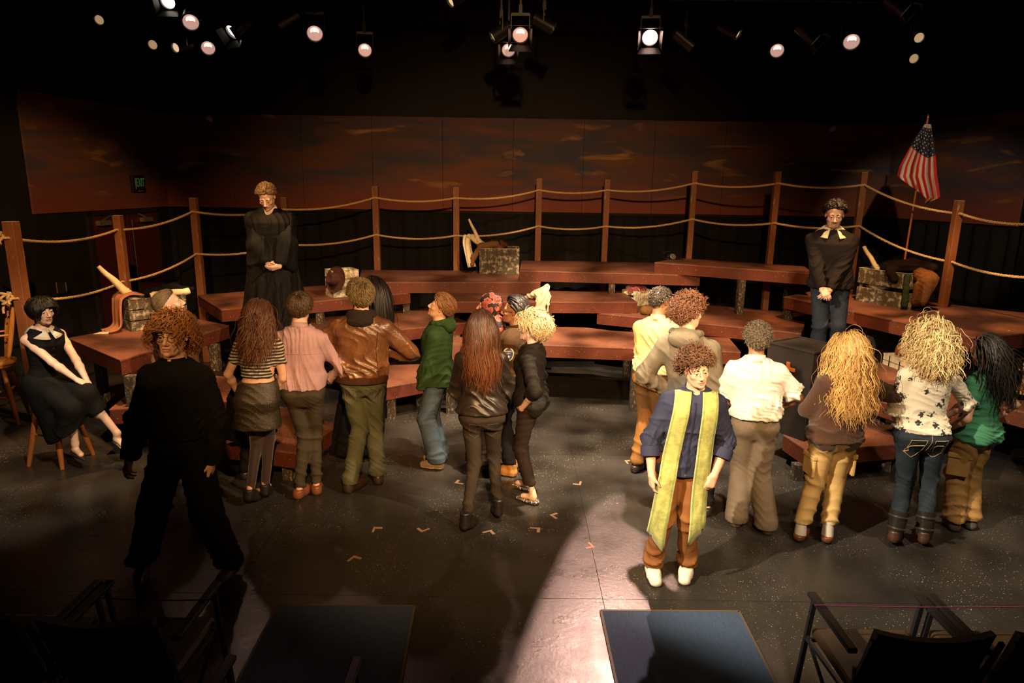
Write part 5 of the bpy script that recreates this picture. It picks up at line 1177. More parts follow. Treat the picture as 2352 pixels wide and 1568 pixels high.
for (nm, w, h, d0, cc) in (('patch_border', .098, .112, .000, (.62, .47, .14)), ('patch_field', .084, .098, .002, (.035, .04, .13))):
    q = MB(); pp = shield(w, h); V = [c0+rt_*x+upv*y+out*d for d in (d0-.008, d0) for x, y in pp]; m_ = len(pp); q.add(V, [tuple(range(m_, 2*m_))]+[(i, (i+1) % m_, m_+(i+1) % m_, m_+i) for i in range(m_)]); pb = q.build(nm, cloth(nm, cc, .8), jk)
GOLD = cloth('gold_thread', (.66, .50, .16), .7)
for tx, sz, dy in (("SHERIFF'S", .0165, .022), ('DEPT', .015, .004)):
    me = text_mesh(tx, sz, .0004); o = link('patch_lettering', me, GOLD, jk); B = Matrix((rt_, upv, out)).transposed().to_4x4(); o.matrix_local = Matrix.Translation(c0+out*.0028+upv*dy) @ B
q = MB(); st = [(.016*(1 if i % 2 == 0 else .42)*math.sin(i*math.pi/5), .016*(1 if i % 2 == 0 else .42)*math.cos(i*math.pi/5)) for i in range(10)]; q.add([c0+rt_*x+upv*(y-.024)+out*.003 for x, y in st], [tuple(range(10))]); q.build('patch_star', GOLD, jk)
f.hair((.014, .010, .008), length=.20, count=190, vol=.020, segs=14, rad=.0085, jit=.12, line=(32, -6, -50), seed=103, grav=.4, comb=(0, -1, .1), cap=.014, bow=0, tip=.7, lift=.16, hi=1.8, name='braids')
g = MB()
for sg in (-1, 1): g.tube([f.H((sg*.032+.021*math.cos(a_), .0985, -.004+.017*math.sin(a_))) for a_ in np.linspace(0, 6.2832, 18)], .0018, 6); g.tube([f.H((sg*.054, .097, .004)), f.H((sg*.078, .05, .006)), f.H((sg*.082, -.005, .008))], .0018, 6)
g.tube([f.H((-.01, .101, .002)), f.H((.01, .101, .002))], .0018, 6); g.build('eyeglasses', M_BLKMET, f.root, True)
f.shoes(M_SHOE, 'shoe', (.42, .20, .055), (.50, .27, .09), wid=.052, hgt=.13, name='work_boot')

# ---- blonde in black shirt
f = fig('woman with wavy blonde bob in black shirt, hand on hip, patterned flats', 70, 'f', (1222, 1156), (1208, 1126), (1202, 717), toes=(8, 14), hl=(1198, 938, -.17), skin=(.70, .44, .32), hd=(10, 2, 0), pl=(-.75, -1, .2), hr=(1215, 930, .17), pr=(.75, -1, .2), hair_t=.025,
        hands=[dict(d=(.75, .75, -.25), n=(.9, -.4, .1), curl=.25), dict(d=(-.4, .9, -.2), n=(-1, -.3, 0), curl=.3)])
f.body(.0036, arm=('fore', 'fore'), brow=(.16, .10, .05))
f.trousers(cloth('black_chinos', (.024, .016, .013), .8), thigh=.086, knee=.064, cuff=.056, wr=.008, seed=111, hem=.09, stack=0)
f.top(cloth('black_shirt', (.014, .012, .010), .75), hem=.525, ease=.026, hipe=.008, puff=.010, sleeve=.66, sr=(.064, .062, .056), wr=.011, seed=112, name='shirt')
f.collar(cloth('black_shirt', (.014, .012, .010), .75), r=.056, h=.034, fall=.042, open_=50, spread=.022)
ring_band(f, 'studded_belt', mat('studded_belt', (.10, .085, .06), .35, var=.5, vscale=120, col2=(.55, .5, .4), thr=(.5, .56)), [(0, .118*f.h/1.65, .096*f.h/1.65, 0), (.03, .112*f.h/1.65, .090*f.h/1.65, 0)], -179, 180, 30, None, .004, (*f.off(.515*f.h), .500*f.h+f.sole))
f.hair((.27, .18, .08), length=.17, count=700, vol=.026, segs=15, rad=.0046, jit=.20, lift=.62, line=(30, -10, -52), seed=113, dens=2.1, rs_=.58, grav=.42, comb=(.55, -.75, .0), part=.08, cap=.014, bow=0, wave=(.010, 12), hi=1.7, tipcol=(.46, .33, .17))
FLT = mat('patterned_flat', (.02, .018, .018), .6, var=.2, vscale=90, col2=(.55, .5, .42), thr=(.52, .56))
f.shoes(FLT, 'shoe', (.1, .1, .1), wid=.040, hgt=.035, toe=.022, name='flat_shoe')

# ---- yellow shirt
f = fig('man in a pale yellow shirt and brown trousers looking away right', -32, 'm', (1462, 1082), (1492, 1074), (1522, 660), skin=(.44, .235, .135), hd=(-22, 2, 0), hair_t=.02, shift=.55, hl=(1490, 905, .2), hr=(1560, 880, .2), pl=(-1, -.3, -.2))
f.body(.004, arm=('hand', 'hand'), brow=(.02, .012, .01))
f.trousers(cloth('brown_chinos', (.150, .066, .018), .85), thigh=.098, knee=.080, cuff=.072, wr=.010, seed=121)
YL = cloth('yellow_oxford', (.60, .40, .15), .75)
f.top(YL, hem=.55, ease=.026, hipe=.006, puff=.012, sleeve=.95, sr=(.066, .060, .05), wr=.010, seed=122, name='shirt'); f.collar(YL, r=.064, h=.042, fall=.052, open_=34, spread=.014, dz=.008)
ring_band(f, 'belt', mat('belt_leather', (.03, .015, .01), .4), [(0, .172, .132, 0), (.034, .170, .130, 0)], -179, 180, 30, None, .005, (*f.off(.545*f.h), .532*f.h+f.sole))
f.hair((.040, .028, .016), length=.022, count=900, vol=.012, curl=(.003, 60), segs=7, rad=.0042, jit=.7, line=(28, 0, -48), seed=123, grav=.0, cap=.016, hi=1.5, bow=.8)
f.shoes(M_SHOE, 'shoe', (.025, .016, .012))

# ---- grey hoodie
f = fig('person with curly auburn hair in a grey hoodie facing away right', -24, 'm', (1578, 1190), (1622, 1180), (1580, 683), skin=(.66, .40, .28), hd=(-34, 2, 0), hair_t=.03, hl=(1540, 900, .2), hr=(1625, 880, .2), pl=(-1, -.3, -.2), shift=.4, wide=1.02)
f.body(.004, arm=('hand', 'hand'), brow=(.06, .03, .015))
f.trousers(cloth('black_trousers', (.014, .012, .011), .85), wr=.008, seed=131)
GRY = cloth('grey_fleece', (.140, .118, .084), .95, bump=.35)
f.top(GRY, hem=.47, ease=.044, hipe=.02, sr=(.080, .076, .058), wr=.013, seed=132, fr=(14, 12, 10), name='hoodie', flare=.01); f.hood(GRY, 133, size=1.22, drop=-.014, back=.10)
ring_band(f, 'shirt_collar', cloth('pale_blue_collar', (.44, .44, .48), .8), [(-.01, .060, .062, .0), (.045, .057, .059, .004)], 20, 340, 30, None, .005)
f.hair((.105, .042, .018), length=.06, count=1100, vol=.026, curl=(.0075, 30), segs=13, rad=.0040, jit=.7, line=(30, -8, -48), seed=134, grav=.15, cap=.02, bow=.2, hi=1.6, lvar=.3)
f.shoes(M_SHOE, 'shoe', (.02, .016, .014), wid=.052)

# ---- white shirt
f = fig('person with short grizzled hair in white short sleeved shirt and grey slacks', -8, 'm', (1690, 1206), (1757, 1222), (1744, 742), toes=(16, -22), skin=(.36, .185, .10), hd=(-6, 4, 0), hair_t=.03, hl=(1712, 930, .22), hr=(1790, 938, .20), pl=(-1, -.25, -.4), pr=(1, -.25, -.4), shift=.5, wide=1.02)
f.body(.0045, arm=('bare', 'bare'), eyes=False)
f.trousers(cloth('grey_slacks', (.150, .118, .084), .75, bump=.15), thigh=.104, knee=.092, cuff=.096, wr=.007, seed=141, hem=.012, waist=.61)
WS = cloth('white_poplin', (.70, .67, .60), .75)
f.top(WS, hem=.56, ease=.036, hipe=.002, puff=.022, sleeve=.42, sr=(.074, .082, .08), wr=.013, seed=142, fr=(12, 12, 14), name='shirt', res=.008); f.collar(WS, r=.062, h=.040, fall=.050, open_=34, spread=.016, dz=.006)
f.hair((.105, .085, .058), length=.028, count=1100, vol=.020, curl=(.005, 60), segs=8, rad=.0040, jit=.8, line=(30, -4, -50), seed=143, grav=0, cap=.026, hi=1.6, bow=.8)
f.shoes(M_SHOE, 'shoe', (.08, .06, .04), (.10, .08, .055), wid=.05)

# ---- long blonde, brown sweater, khakis
f = fig('woman with very long wavy golden hair in brown sweater and cream trousers', 6, 'f', (1836, 1240), (1898, 1243), (1957, 768), toes=(48, 30), skin=SK, hl=(1905, 930, .2), hr=(1985, 900, .2), pl=(-1, -.3, -.2), pr=(1, -.3, -.3), hair_t=.03, shift=.62, hd=(0, -8, 6), wide=1.06)
f.body(.006, arm=(None, None), eyes=False)
J = f.trousers(cloth('cream_twill', (.55, .37, .15), .8), thigh=.100, knee=.074, cuff=.066, wr=.011, seed=151, hem=.075, hips=1.02, glute=1.1, waist=.535)
for sg in (-1, 1): stitch(f, J, 'pocket_seam', mat('twill_seam', (.34, .21, .08), .8), [(sg*.03+f.off(.5*f.h)[0], -.4, .535*f.h), (sg*.125+f.off(.5*f.h)[0], -.4, .535*f.h)], (0, 1, 0), .0018, .0005)
for i in (0, 1):
    sg = -1 if i == 0 else 1; k_ = f.knee[i]; h_ = f.hipj[i]; c_ = k_+(h_-k_)*.42; q = MB(); M = Matrix.Translation(Vector(c_)+Vector((sg*.078, -.01, 0))); q.box(-.012, .012, -.07, .07, -.09, .07, M); q.box(-.018, .018, -.075, .075, .045, .08, M); q.build('cargo_pocket', cloth('cream_twill', (.55, .37, .15), .8), f.root, bevel=.006)
KNIT = mat('ribbed_knit', (.055, .022, .010), .95, bump=.6, bscale=90, stretch=(3, 3, .08), sheen=.2)
f.top(KNIT, hem=.515, ease=.036, hipe=.016, puff=.008, sleeve=1.0, sr=(.072, .068, .055), wr=.010, seed=152, fr=(10, 10, 26), name='sweater')
f.hair((.46, .26, .085), 'long', .50, 950, .020, (.006, 6), 153, .0036, dens=1.9, segs=24, jit=.18, line=(30, -10, -52), grav=.65, collide=LONGC(f, .82), cap=.016, wave=(.014, 6.5), hi=1.6, tipcol=(.56, .34, .12), bow=-.03)
for i in (0, 1): a = f.ank[i]; q = MB(); q.tube([a+(0, 0, -.055), a+(0, 0, .03), a+(0, 0, .08)], [.045, .040, .040], 14); q.build('sock', cloth('white_sock', (.66, .62, .54), .9), f.root, True)
f.shoes(M_SHOE, 'shoe', (.13, .045, .018), (.03, .018, .01), wid=.044, hgt=.06, name='loafer')

# ---- floral top, big curly blonde hair, boots
f = fig('woman with big curly blonde hair in floral top, dark jeans and buckled boots', -2, 'f', (2052, 1250), (2118, 1252), (2148, 738), toes=(42, 30), skin=(.62, .32, .22), hl=(2072, 985, .16), hr=(2165, 960, .2), pl=(-1, -.25, -.3), pr=(1, -.3, -.3), hair_t=.05, shift=.6, hd=(0, -4, 0), wide=1.1, sole=.035)
f.body(.005, arm=('fore', 'fore'), eyes=False, bare=True, legs=.72)
J = f.trousers(DEN('indigo_jeans', (.026, .034, .044)), thigh=.094, knee=.070, cuff=.060, wr=.010, seed=161, hem=.11, hips=1.0, glute=1.0, waist=.553)
ST2 = mat('gold_stitching', (.50, .33, .12), .8); ox = f.off(.5*f.h)[0]
for sg in (-1, 1):
    pk = lambda x, z: (ox+sg*x, -.4, z*f.h); stitch(f, J, 'pocket_seam', ST2, [pk(.028, .535), pk(.132, .532), pk(.130, .462), pk(.078, .438), pk(.030, .462), pk(.028, .535)], (0, 1, 0), .0018, .0012)
    sw_ = [(.110, .505), (.060, .508), (.044, .500), (.050, .485), (.066, .468), (.040, .464), (.030, .470)] if sg > 0 else [(-.034+.068, .508), (.100, .505), (.122, .500), (.126, .488), (.110, .474), (.126, .464), (.132, .462)]
    stitch(f, J, 'pocket_swirl', ST2, [pk(x, z) for x, z in sw_], (0, 1, 0), .0036, .0015)
stitch(f, J, 'waist_seam', ST2, [(ox+x, -.4, .565*f.h) for x in np.linspace(-.12, .12, 9)], (0, 1, 0), .0015, .0008); stitch(f, J, 'seat_seam', ST2, [(ox, -.4, z*f.h) for z in (.56, .52, .48)], (0, 1, 0), .0018, .0008)
flo_m = mat('floral_jersey', (.66, .58, .44), .85); t = flo_m.node_tree; n = t.nodes; L = t.links; tc = n.new('ShaderNodeTexCoord')
vo = n.new('ShaderNodeTexVoronoi'); vo.inputs['Scale'].default_value = 13; vo.inputs['Randomness'].default_value = .9; L.new(tc.outputs['Object'], vo.inputs['Vector']); nz = n.new('ShaderNodeTexNoise'); nz.inputs['Scale'].default_value = 60; nz.inputs['Detail'].default_value = 3; L.new(tc.outputs['Object'], nz.inputs['Vector'])
ad = n.new('ShaderNodeMath'); ad.operation = 'MULTIPLY_ADD'; ad.inputs[1].default_value = -1.1; L.new(nz.outputs['Fac'], ad.inputs[0]); L.new(vo.outputs['Distance'], ad.inputs[2])
lt = n.new('ShaderNodeMath'); lt.operation = 'LESS_THAN'; lt.inputs[1].default_value = -.30; L.new(ad.outputs[0], lt.inputs[0])
mx = n.new('ShaderNodeMix'); mx.data_type = 'RGBA'; mx.inputs[6].default_value = (.64, .56, .42, 1); mx.inputs[7].default_value = (.030, .032, .034, 1); L.new(lt.outputs[0], mx.inputs[0]); L.new(mx.outputs[2], n['Principled BSDF'].inputs['Base Color'])
f.top(flo_m, hem=.535, ease=.012, hipe=.006, sleeve=.60, sr=(.058, .056, .050), wr=.010, seed=162, fr=(8, 8, 34), name='floral_top', sx=1.03, sy=1.04, scoop=((0, -.10, -.02), (.125, .12, .095)), neckr=.09, res=.008)
f.hair((.52, .37, .165), 'long', .27, 1000, .030, (.012, 9), 163, .0040, segs=26, jit=.45, line=(32, -10, -52), grav=.36, collide=[((f.nb[0], f.nb[1], f.nb[2]-.05), (.15, .10, .09))], cap=.02, hi=1.6, bow=.0, capcol=.45)
for i in (0, 1):
    a = f.ank[i]; k_ = f.knee[i]; d = unit(k_-a); q = MB(); M = Matrix.Translation(Vector(a)) @ Vector((0, 0, 1)).rotation_difference(Vector(d)).to_matrix().to_4x4(); q.lathe([(.050, -.05), (.056, .0), (.060, .06), (.066, .13), (.068, .165), (.060, .166)], 20, M); bt = q.build('boot_shaft', mat('boot_leather', (.022, .017, .014), .3, spec=.6, var=.3, vscale=20), f.root, True)
    for z in (.03, .12): q = MB(); q.lathe([(.061+z*.06, z-.011), (.066+z*.06, z), (.061+z*.06, z+.011)], 20, M, False); st_ = q.build('boot_strap', mat('strap_leather', (.03, .022, .016), .35), f.root, True); q = MB(); q.box(.04, .075, -.075, -.045, z-.013, z+.013, M); q.build('buckle', M_METAL, st_)
f.shoes(M_SHOE, 'shoe', (.060, .026, .016), (.014, .012, .01), heel=.03, wid=.050, hgt=.10, toe=.028, name='boot')

# ---- green polo
f = fig('woman with dark ponytailed hair in a green polo shirt and tan cargo trousers', 26, 'f', (2188, 1216), (2224, 1212), (2276, 778), toes=(38, 26), skin=(.60, .32, .19), hl=(2176, 985, .02), hr=(2290, 960, .2), pl=(-.7, -1, 0), hair_t=.02, shift=.55, hd=(8, -6, 0), wide=1.08, hands=[dict(curl=.8, d=(.1, .3, -1)), None])
f.body(.0045, arm=('bare', 'hand'), brow=(.02, .014, .01))
CGO = cloth('tan_cargo', (.275, .150, .052), .85)
J = f.trousers(CGO, thigh=.108, knee=.092, cuff=.084, wr=.013, seed=171, hem=.04, hips=1.03, glute=1.08, stack=.5, waist=.512)
c_ = f.knee[0]+(f.hipj[0]-f.knee[0])*.30; q = MB(); M = Matrix.Translation(Vector(c_)+Vector((-.085, -.03, 0))) @ Matrix.Rotation(R(35), 4, 'Z'); q.box(-.014, .014, -.075, .075, -.10, .07, M); cp = q.build('cargo_pocket', CGO, f.root, bevel=.008); q = MB(); q.box(-.026, .010, -.08, .08, .05, .085, M); q.build('pocket_flap', CGO, f.root, bevel=.006)
POLO = cloth('green_pique', (.060, .215, .115), .9, bump=.4)
f.top(POLO, hem=.49, ease=.016, hipe=.016, sleeve=.30, sr=(.058, .060, .056), wr=.011, seed=172, fr=(8, 8, 36), sx=1.03, sy=1.04, name='polo_shirt', res=.008); f.collar(POLO, r=.054, h=.035, fall=.045, open_=40, spread=.016)
f.hair((.014, .011, .009), 'long', .42, 480, .026, (0, 0), 173, .0050, segs=18, jit=.14, line=(30, -6, -50), grav=.7, collide=LONGC(f, .62), cap=.014, comb=(.25, -.8, -.2), wave=(.012, 6), hi=2.0)
f.shoes(M_CANV, 'shoe', (.075, .058, .045), (.06, .05, .04), wid=.048, hgt=.085)
# ================================================================ seated woman, stools
def stool(label, loc, rz, seat=.62, m=M_STOOL, flip=False, spl=.20, sz=.17):
    t = thing('wooden_stool', label, 'stool', loc, rz, 'round seated wooden stools'); top = seat; f = (lambda z: seat-z) if flip else (lambda z: z)
    q = MB(); pr = [(sz*.80, top-.040), (sz*.97, top-.032), (sz, top-.016), (sz*.97, top-.002), (sz*.6, top-.001), (.001, top-.006)]; pr = [(r, f(z)) for r, z in pr]
    q.lathe(pr[::-1] if flip else pr, 26); q.build('seat', m, t, True)
    ft = []
    for i in range(4):
        a = math.pi/4+i*math.pi/2; A = Vector((math.cos(a)*sz*.68, math.sin(a)*sz*.68, f(top-.04))); B = Vector((math.cos(a)*spl*1.28, math.sin(a)*spl*1.28, f(0))); ft.append((A, B))
        q = MB(); n = 8; q.tube([A.lerp(B, k/n) for k in range(n+1)], [.018, .020, .024, .026, .0265, .026, .025, .022, .019], 10); q.build('leg', m, t, True)
    for k, h in enumerate((.30, .30, .38, .38)):
        i, j = ((0, 1), (2, 3), (1, 2), (3, 0))[k]; s = 1-h/(top-.04); q = MB(); q.tube([ft[i][0].lerp(ft[i][1], s), ft[i][0].lerp(ft[j][0], .5).lerp(ft[i][1].lerp(ft[j][1], .5), s), ft[j][0].lerp(ft[j][1], s)], [.009, .013, .009], 8); q.build('stretcher', m, t, True)
    return t
a, b_, c_ = P(66, 1070), P(150, 1079), P(214, 1044); ctr = (a+c_)/2
stool('wooden stool the seated woman in black is sitting on', (ctr.x, ctr.y, 0), math.atan2((b_-a).y, (b_-a).x), .66, spl=max(.2, (c_-a).length/2/1.28))
SL = P(0, 985); stool('dark wooden stool standing at the left edge behind the seated woman', (SL.x-.12, SL.y+.25, 0), .3, .66)
stool('wooden stool turned upside down on the stool at the left edge', (SL.x-.10, SL.y+.26, .66), .75, .62, M_STOOLL, True)
zz = 4*S1; SR = P(2345, 900, zz); stool('orange wooden stool turned upside down at the right edge', (SR.x+.06, SR.y+.02, zz), .35, .62, M_STOOLL, True, .19, .18)
SR2 = P(2368, 925, zz); stool('second upturned stool half out of view at the right edge', (SR2.x+.19, SR2.y-.10, zz), .8, .62, M_STOOLL, True, .19, .17)

hz_ = .68; yw = -118; h_ = 1.72
f = Fig('young woman in sleeveless black dress with white collar sitting on a wooden stool', (ctr.x-.02, ctr.y, 0), R(yw), h_, 'f', (.72, .47, .35), ((-.20, .64, -2, .21, (-.06, .47, .72), -28), (.03, .36, 8, .13, (.07, .43, .60), -8)), (0, 0), (0, .045), (-4, -2, 3), (0, .02, 0), (-.13, .44, .765), (-.075, .485, .775), (-1, -.45, 0), (1, -.35, -.15), seat=hz_,
        hands=[dict(d=(.45, .80, -.35), n=(.1, -.45, -1), curl=.45), dict(d=(-.35, .85, -.35), n=(0, -.45, -1), curl=.5)])
f.body(.0036, arm=('bare', 'bare'), brow=(.03, .018, .014), bare=True, lips=(.50, .07, .06))
BD = cloth('black_dress_cloth', (.007, .0065, .0065), .8)
bd = f.top(BD, hem=.50, ease=.014, hipe=.015, sleeve=0, sr=(.052, .05, .05), wr=.006, seed=181, fr=(10, 10, 22), name='bodice', neckr=.088)
buttons(f, bd, mat('button_dark', (.05, .045, .04), .3), [(f.off(z)[0], .3, z) for z in (f.sz-.06, f.sz-.15, f.sz-.24, f.sz-.31)], (0, -1, 0), .007)
F = Field((-.45, -.30, .18), (.45, .72, .95), .009)
F.prof([(hz_-.02, 0, 0, .17, .15), (hz_+.10, 0, 0, .135, .115), (hz_+.17, 0, 0, .115, .09)], .04)
for i in (0, 1): F.cone(f.hipj[i]+(0, 0, .02), f.knee[i]+(0, .02, .01), .115, .085, .05).cone(f.hipj[i], f.hipj[i]+(0, .1, -.14), .13, .13, .05)
F.cone(f.knee[0]+(0, 0, 0), f.knee[0]+(-.06, .06, -.17), .09, .085, .05).cone(f.knee[1], (.06, .36, .36), .10, .13, .06).cone((.02, .16, .55), (.05, .24, .34), .18, .16, .06).cone((-.02, .3, .6), (.02, .32, .38), .13, .12, .06)
F.plane((0, 0, .29), (-.55, .35, -1))
V, Q = F.mesh(2); V = wrinkle(V, Q, .013, (20, 9, 14), 182, lambda V: np.clip((.95-V[:, 2])*2.2, .2, 1)); f.part('skirt', V, Q, BD)
WC = cloth('white_collar', (.74, .68, .56), .8)
f.collar(WC, r=.066, h=.016, fall=.040, open_=16, spread=.075, dz=.004, drop=.045)
f.hair((.011, .008, .007), length=.24, count=700, vol=.010, segs=16, rad=.0042, lift=.36, jit=.08, line=(34, -12, -52), seed=183, grav=.55, crown=(.1, .1, 1), cap=.016, bow=0, wave=(.005, 5), hi=1.6, lvar=.08)
f.hair((.011, .008, .007), length=.075, count=70, vol=.012, segs=9, rad=.0036, jit=.08, line=(34, 62, 80), seed=184, face=False, nocap=True, grav=.5, comb=(.35, 1, -.5), cap=.004, bow=0, lift=.06, name='fringe', hi=1.4)
f.shoes(M_SHOE, 'shoe', (.020, .017, .015), wid=.038, hgt=.038, toe=.018, name='flat_shoe')

# ================================================================ boxes and their contents
def crate(label, bl, br, z, depth, hgt, m=M_CRATE, boards=3, gap=.012, name='wooden_crate', cat='crate', edge=None, hole=False):
    a = P(*bl, z); b = P(*br, z); u = (b-a).normalized(); w = (b-a).length; t = thing(name, label, cat, (a.x, a.y, z), math.atan2(u.y, u.x)); th = .016; e = edge or m
    bh = (hgt-gap*(boards-1))/boards
    for k in range(boards):
        z0 = k*(bh+gap)
        for (x0, x1, y0, y1) in ((0, w, 0, th), (0, w, depth-th, depth), (0, th, th+.001, depth-th-.001), (w-th, w, th+.001, depth-th-.001)):
            q = MB(); q.box(x0, x1, y0, y1, z0, z0+bh); q.build('board', m, t, bevel=.002)
    for (x, y) in ((th+.001, th+.001), (w-th-.031, th+.001), (th+.001, depth-th-.031), (w-th-.031, depth-th-.031)): q = MB(); q.box(x, x+.03, y, y+.03, 0.02, hgt-.004); q.build('corner_post', m, t)
    q = MB(); q.box(th+.001, w-th-.001, th+.001, depth-th-.001, .002, .018); q.build('bottom', m, t)
    for (x0, x1, y0, y1) in ((-.004, w+.004, -.004, th), (-.004, w+.004, depth-th, depth+.004), (-.004, th, th, depth-th), (w-th, w+.004, th, depth-th)): q = MB(); q.box(x0, x1, y0, y1, hgt+.0005, hgt+.006); q.build('top_edge', e, t)
    if hole: q = MB(); q.box(-.003, -.001, depth*.35, depth*.65, hgt-.09, hgt-.055); q.build('hand_hole', M_BLACK, t)
    return t, u, Vector((-u.y, u.x, 0)), w
def blob(name, label, cat, m, parts, wr=.012, seed=1, fr=(16, 16, 16), res=.011, cut=None, group=None, floor=None):
    """a heap or drape of cloth: parts = cones (a, b, ra, rb) in world coordinates"""
    pts = np.array([p for q in parts for p in (q[0], q[1])], float); o = pts.mean(0); o[2] = floor if floor is not None else pts[:, 2].min(); rm = max(max(q[2:4]) for q in parts)
    F = Field(pts.min(0)-rm-.05-o, pts.max(0)+rm+.05-o, res)
    for a, b, ra, rb in parts: F.cone(np.array(a)-o, np.array(b)-o, ra, rb, .03)
    if floor is not None: F.plane((0, 0, .002), (0, 0, -1))
    if cut: F.plane(np.array(cut[0])-o, cut[1])
    V, Q = F.mesh(1); V = wrinkle(V, Q, wr, fr, seed)
    if floor is not None: V[:, 2] = np.maximum(V[:, 2], .0015)
    ob = link(name, mesh_np(name, V, Q), m); ob.location = o; return tag(ob, label, cat, group)
def sheet(name, label, cat, m, path, width, wdir, th=.006, wr=.012, seed=1, nc=15, taper=None):
    """a length of cloth hung along a path"""
    path = [Vector(p) for p in path]; n = 34; L = [0]
    for i in range(1, len(path)): L.append(L[-1]+(path[i]-path[i-1]).length)
    arr = np.array([tuple(p) for p in path]); s = np.linspace(0, L[-1], n); C_ = np.stack([np.interp(s, L, arr[:, i]) for i in range(3)], 1)
    for _ in range(3): C_[1:-1] = .5*C_[1:-1]+.25*(C_[:-2]+C_[2:])
    T = np.gradient(C_, axis=0); T /= np.linalg.norm(T, axis=1)[:, None]; wd = unit(wdir); V = []
    for i in range(n):
        nn = np.cross(T[i], wd); nn /= np.linalg.norm(nn)+1e-9; tw = 1 if taper is None else taper[0]+(taper[1]-taper[0])*i/(n-1)
        for j in range(nc):
            q = j/(nc-1)-.5; V.append(C_[i]+wd*q*width*tw+nn*wr*(math.sin(q*13+seed+i*.06)+.6*math.sin(q*23+seed*2+i*.11))*min(1, i/6+.3))
    F = [(i*nc+j, i*nc+j+1, (i+1)*nc+j+1, (i+1)*nc+j) for i in range(n-1) for j in range(nc-1)]
    V = np.array(V); o = V.mean(0); o[2] = V[:, 2].min(); ob = link(name, mesh_np(name, V-o, F), m); ob.location = o; md = ob.modifiers.new('t', 'SOLIDIFY'); md.thickness = th; return tag(ob, label, cat)
def scroll(label, a, b, ra, rb, m=M_PAPER, cat='rolled paper'):
    a = Vector(a); b = Vector(b); t = thing('paper_roll', label, cat, a); d = b-a; n = 10; q = MB()
    q.tube([d*(i/n)+Vector((0, 0, .006*math.sin(i*1.3))) for i in range(n+1)], [ra+(rb-ra)*i/n for i in range(n+1)], 14); q.build('roll', m, t, True)
    q = MB(); q.tube([d*.30, d*.34], [ra+(rb-ra)*.30+.003, ra+(rb-ra)*.34+.003], 14); q.build('loose_edge', m, t, True); return t
z1 = 6*S1
t, u, n_, w = crate('dark weathered crate heaped with cloth on the large left platform', (302, 762), (433, 744), z1, .42, .36)
o = Vector(t.location); at = lambda x, y, z: o+u*x+n_*y+Vector((0, 0, z))
scroll('long cream paper roll sticking out of the dark left crate', at(.16, .18, .30), PY(226, 612, at(0, .1, 0).y-.02), .060, .022)
sheet('wool_blanket', 'pinkish brown wool blanket hanging over the left end of the dark left crate', 'blanket', cloth('wool_blanket', (.30, .125, .062), .95), [at(.20, .2, .40), at(.06, .2, .43), at(-.05, .19, .38), at(-.07, .18, .20), at(-.075, .18, .06), at(-.14, .17, .014), at(-.22, .17, .012)], .30, n_, .01, .014, 3)
blob('dark_garment', 'black garment heaped on the right end of the dark left crate', 'clothing', BLK, [(at(.25, .15, .40), at(.62, .2, .44), .05, .045), (at(.5, .2, .44), at(.80, .12, .40), .05, .02), (at(.40, .28, .38), at(.6, .28, .42), .06, .05)], .018, 4)
scroll('short cream paper roll lying in the dark left crate', at(.28, .12, .365), at(.72, .09, .385), .045, .04)
pp = P(237, 765, z1); t = thing('folded_paper', 'folded sheet of paper lying on the large left platform', 'paper', pp, .3); q = MB(); q.add([(-.09, -.04, .002), (.07, -.05, .002), (.10, .05, .002), (-.05, .06, .002), (-.09, -.04, .004), (.07, -.05, .018), (.10, .05, .014), (-.05, .06, .004)], [(3, 2, 1, 0), (4, 5, 6, 7), (0, 1, 5, 4), (1, 2, 6, 5), (2, 3, 7, 6), (3, 0, 4, 7)]); q.build('sheet', M_PAPER, t)

t, u, n_, w = crate('slatted grey crate on the judge side platform with the hat on its corner', (766, 684), (826, 679), 7*S1, .30, .36, M_CRATEP, 3, .03)
o = Vector(t.location)
ht = thing('felt_hat', 'dark brown felt hat hung on the corner of the slatted crate', 'hat', PY(772, 642, o.y-.06)+Vector((0, 0, 0)), 0); ht.rotation_euler = (Vector((-.62, -.74, .26))).to_track_quat('Z', 'Y').to_euler()
FELT = mat('brown_felt', (.034, .009, .005), .9, var=.3, vscale=20)
q = MB(); V = []; n = 32; pr = [(.001, .0), (.075, .0), (.085, .002), (.12, .006), (.165, .0), (.182, .012), (.180, .018), (.163, .007), (.12, .013), (.088, .012), (.076, .10), (.060, .118), (.03, .108), (.001, .104)]
q.lathe(pr, n, Matrix.Scale(1.15, 4, (1, 0, 0)), False); q.build('hat_body', FELT, ht, True); q = MB(); q.lathe([(.0865, .014), (.0845, .04)], n, Matrix.Scale(1.15, 4, (1, 0, 0)), False); q.build('hat_band', M_BLACK, ht, True)

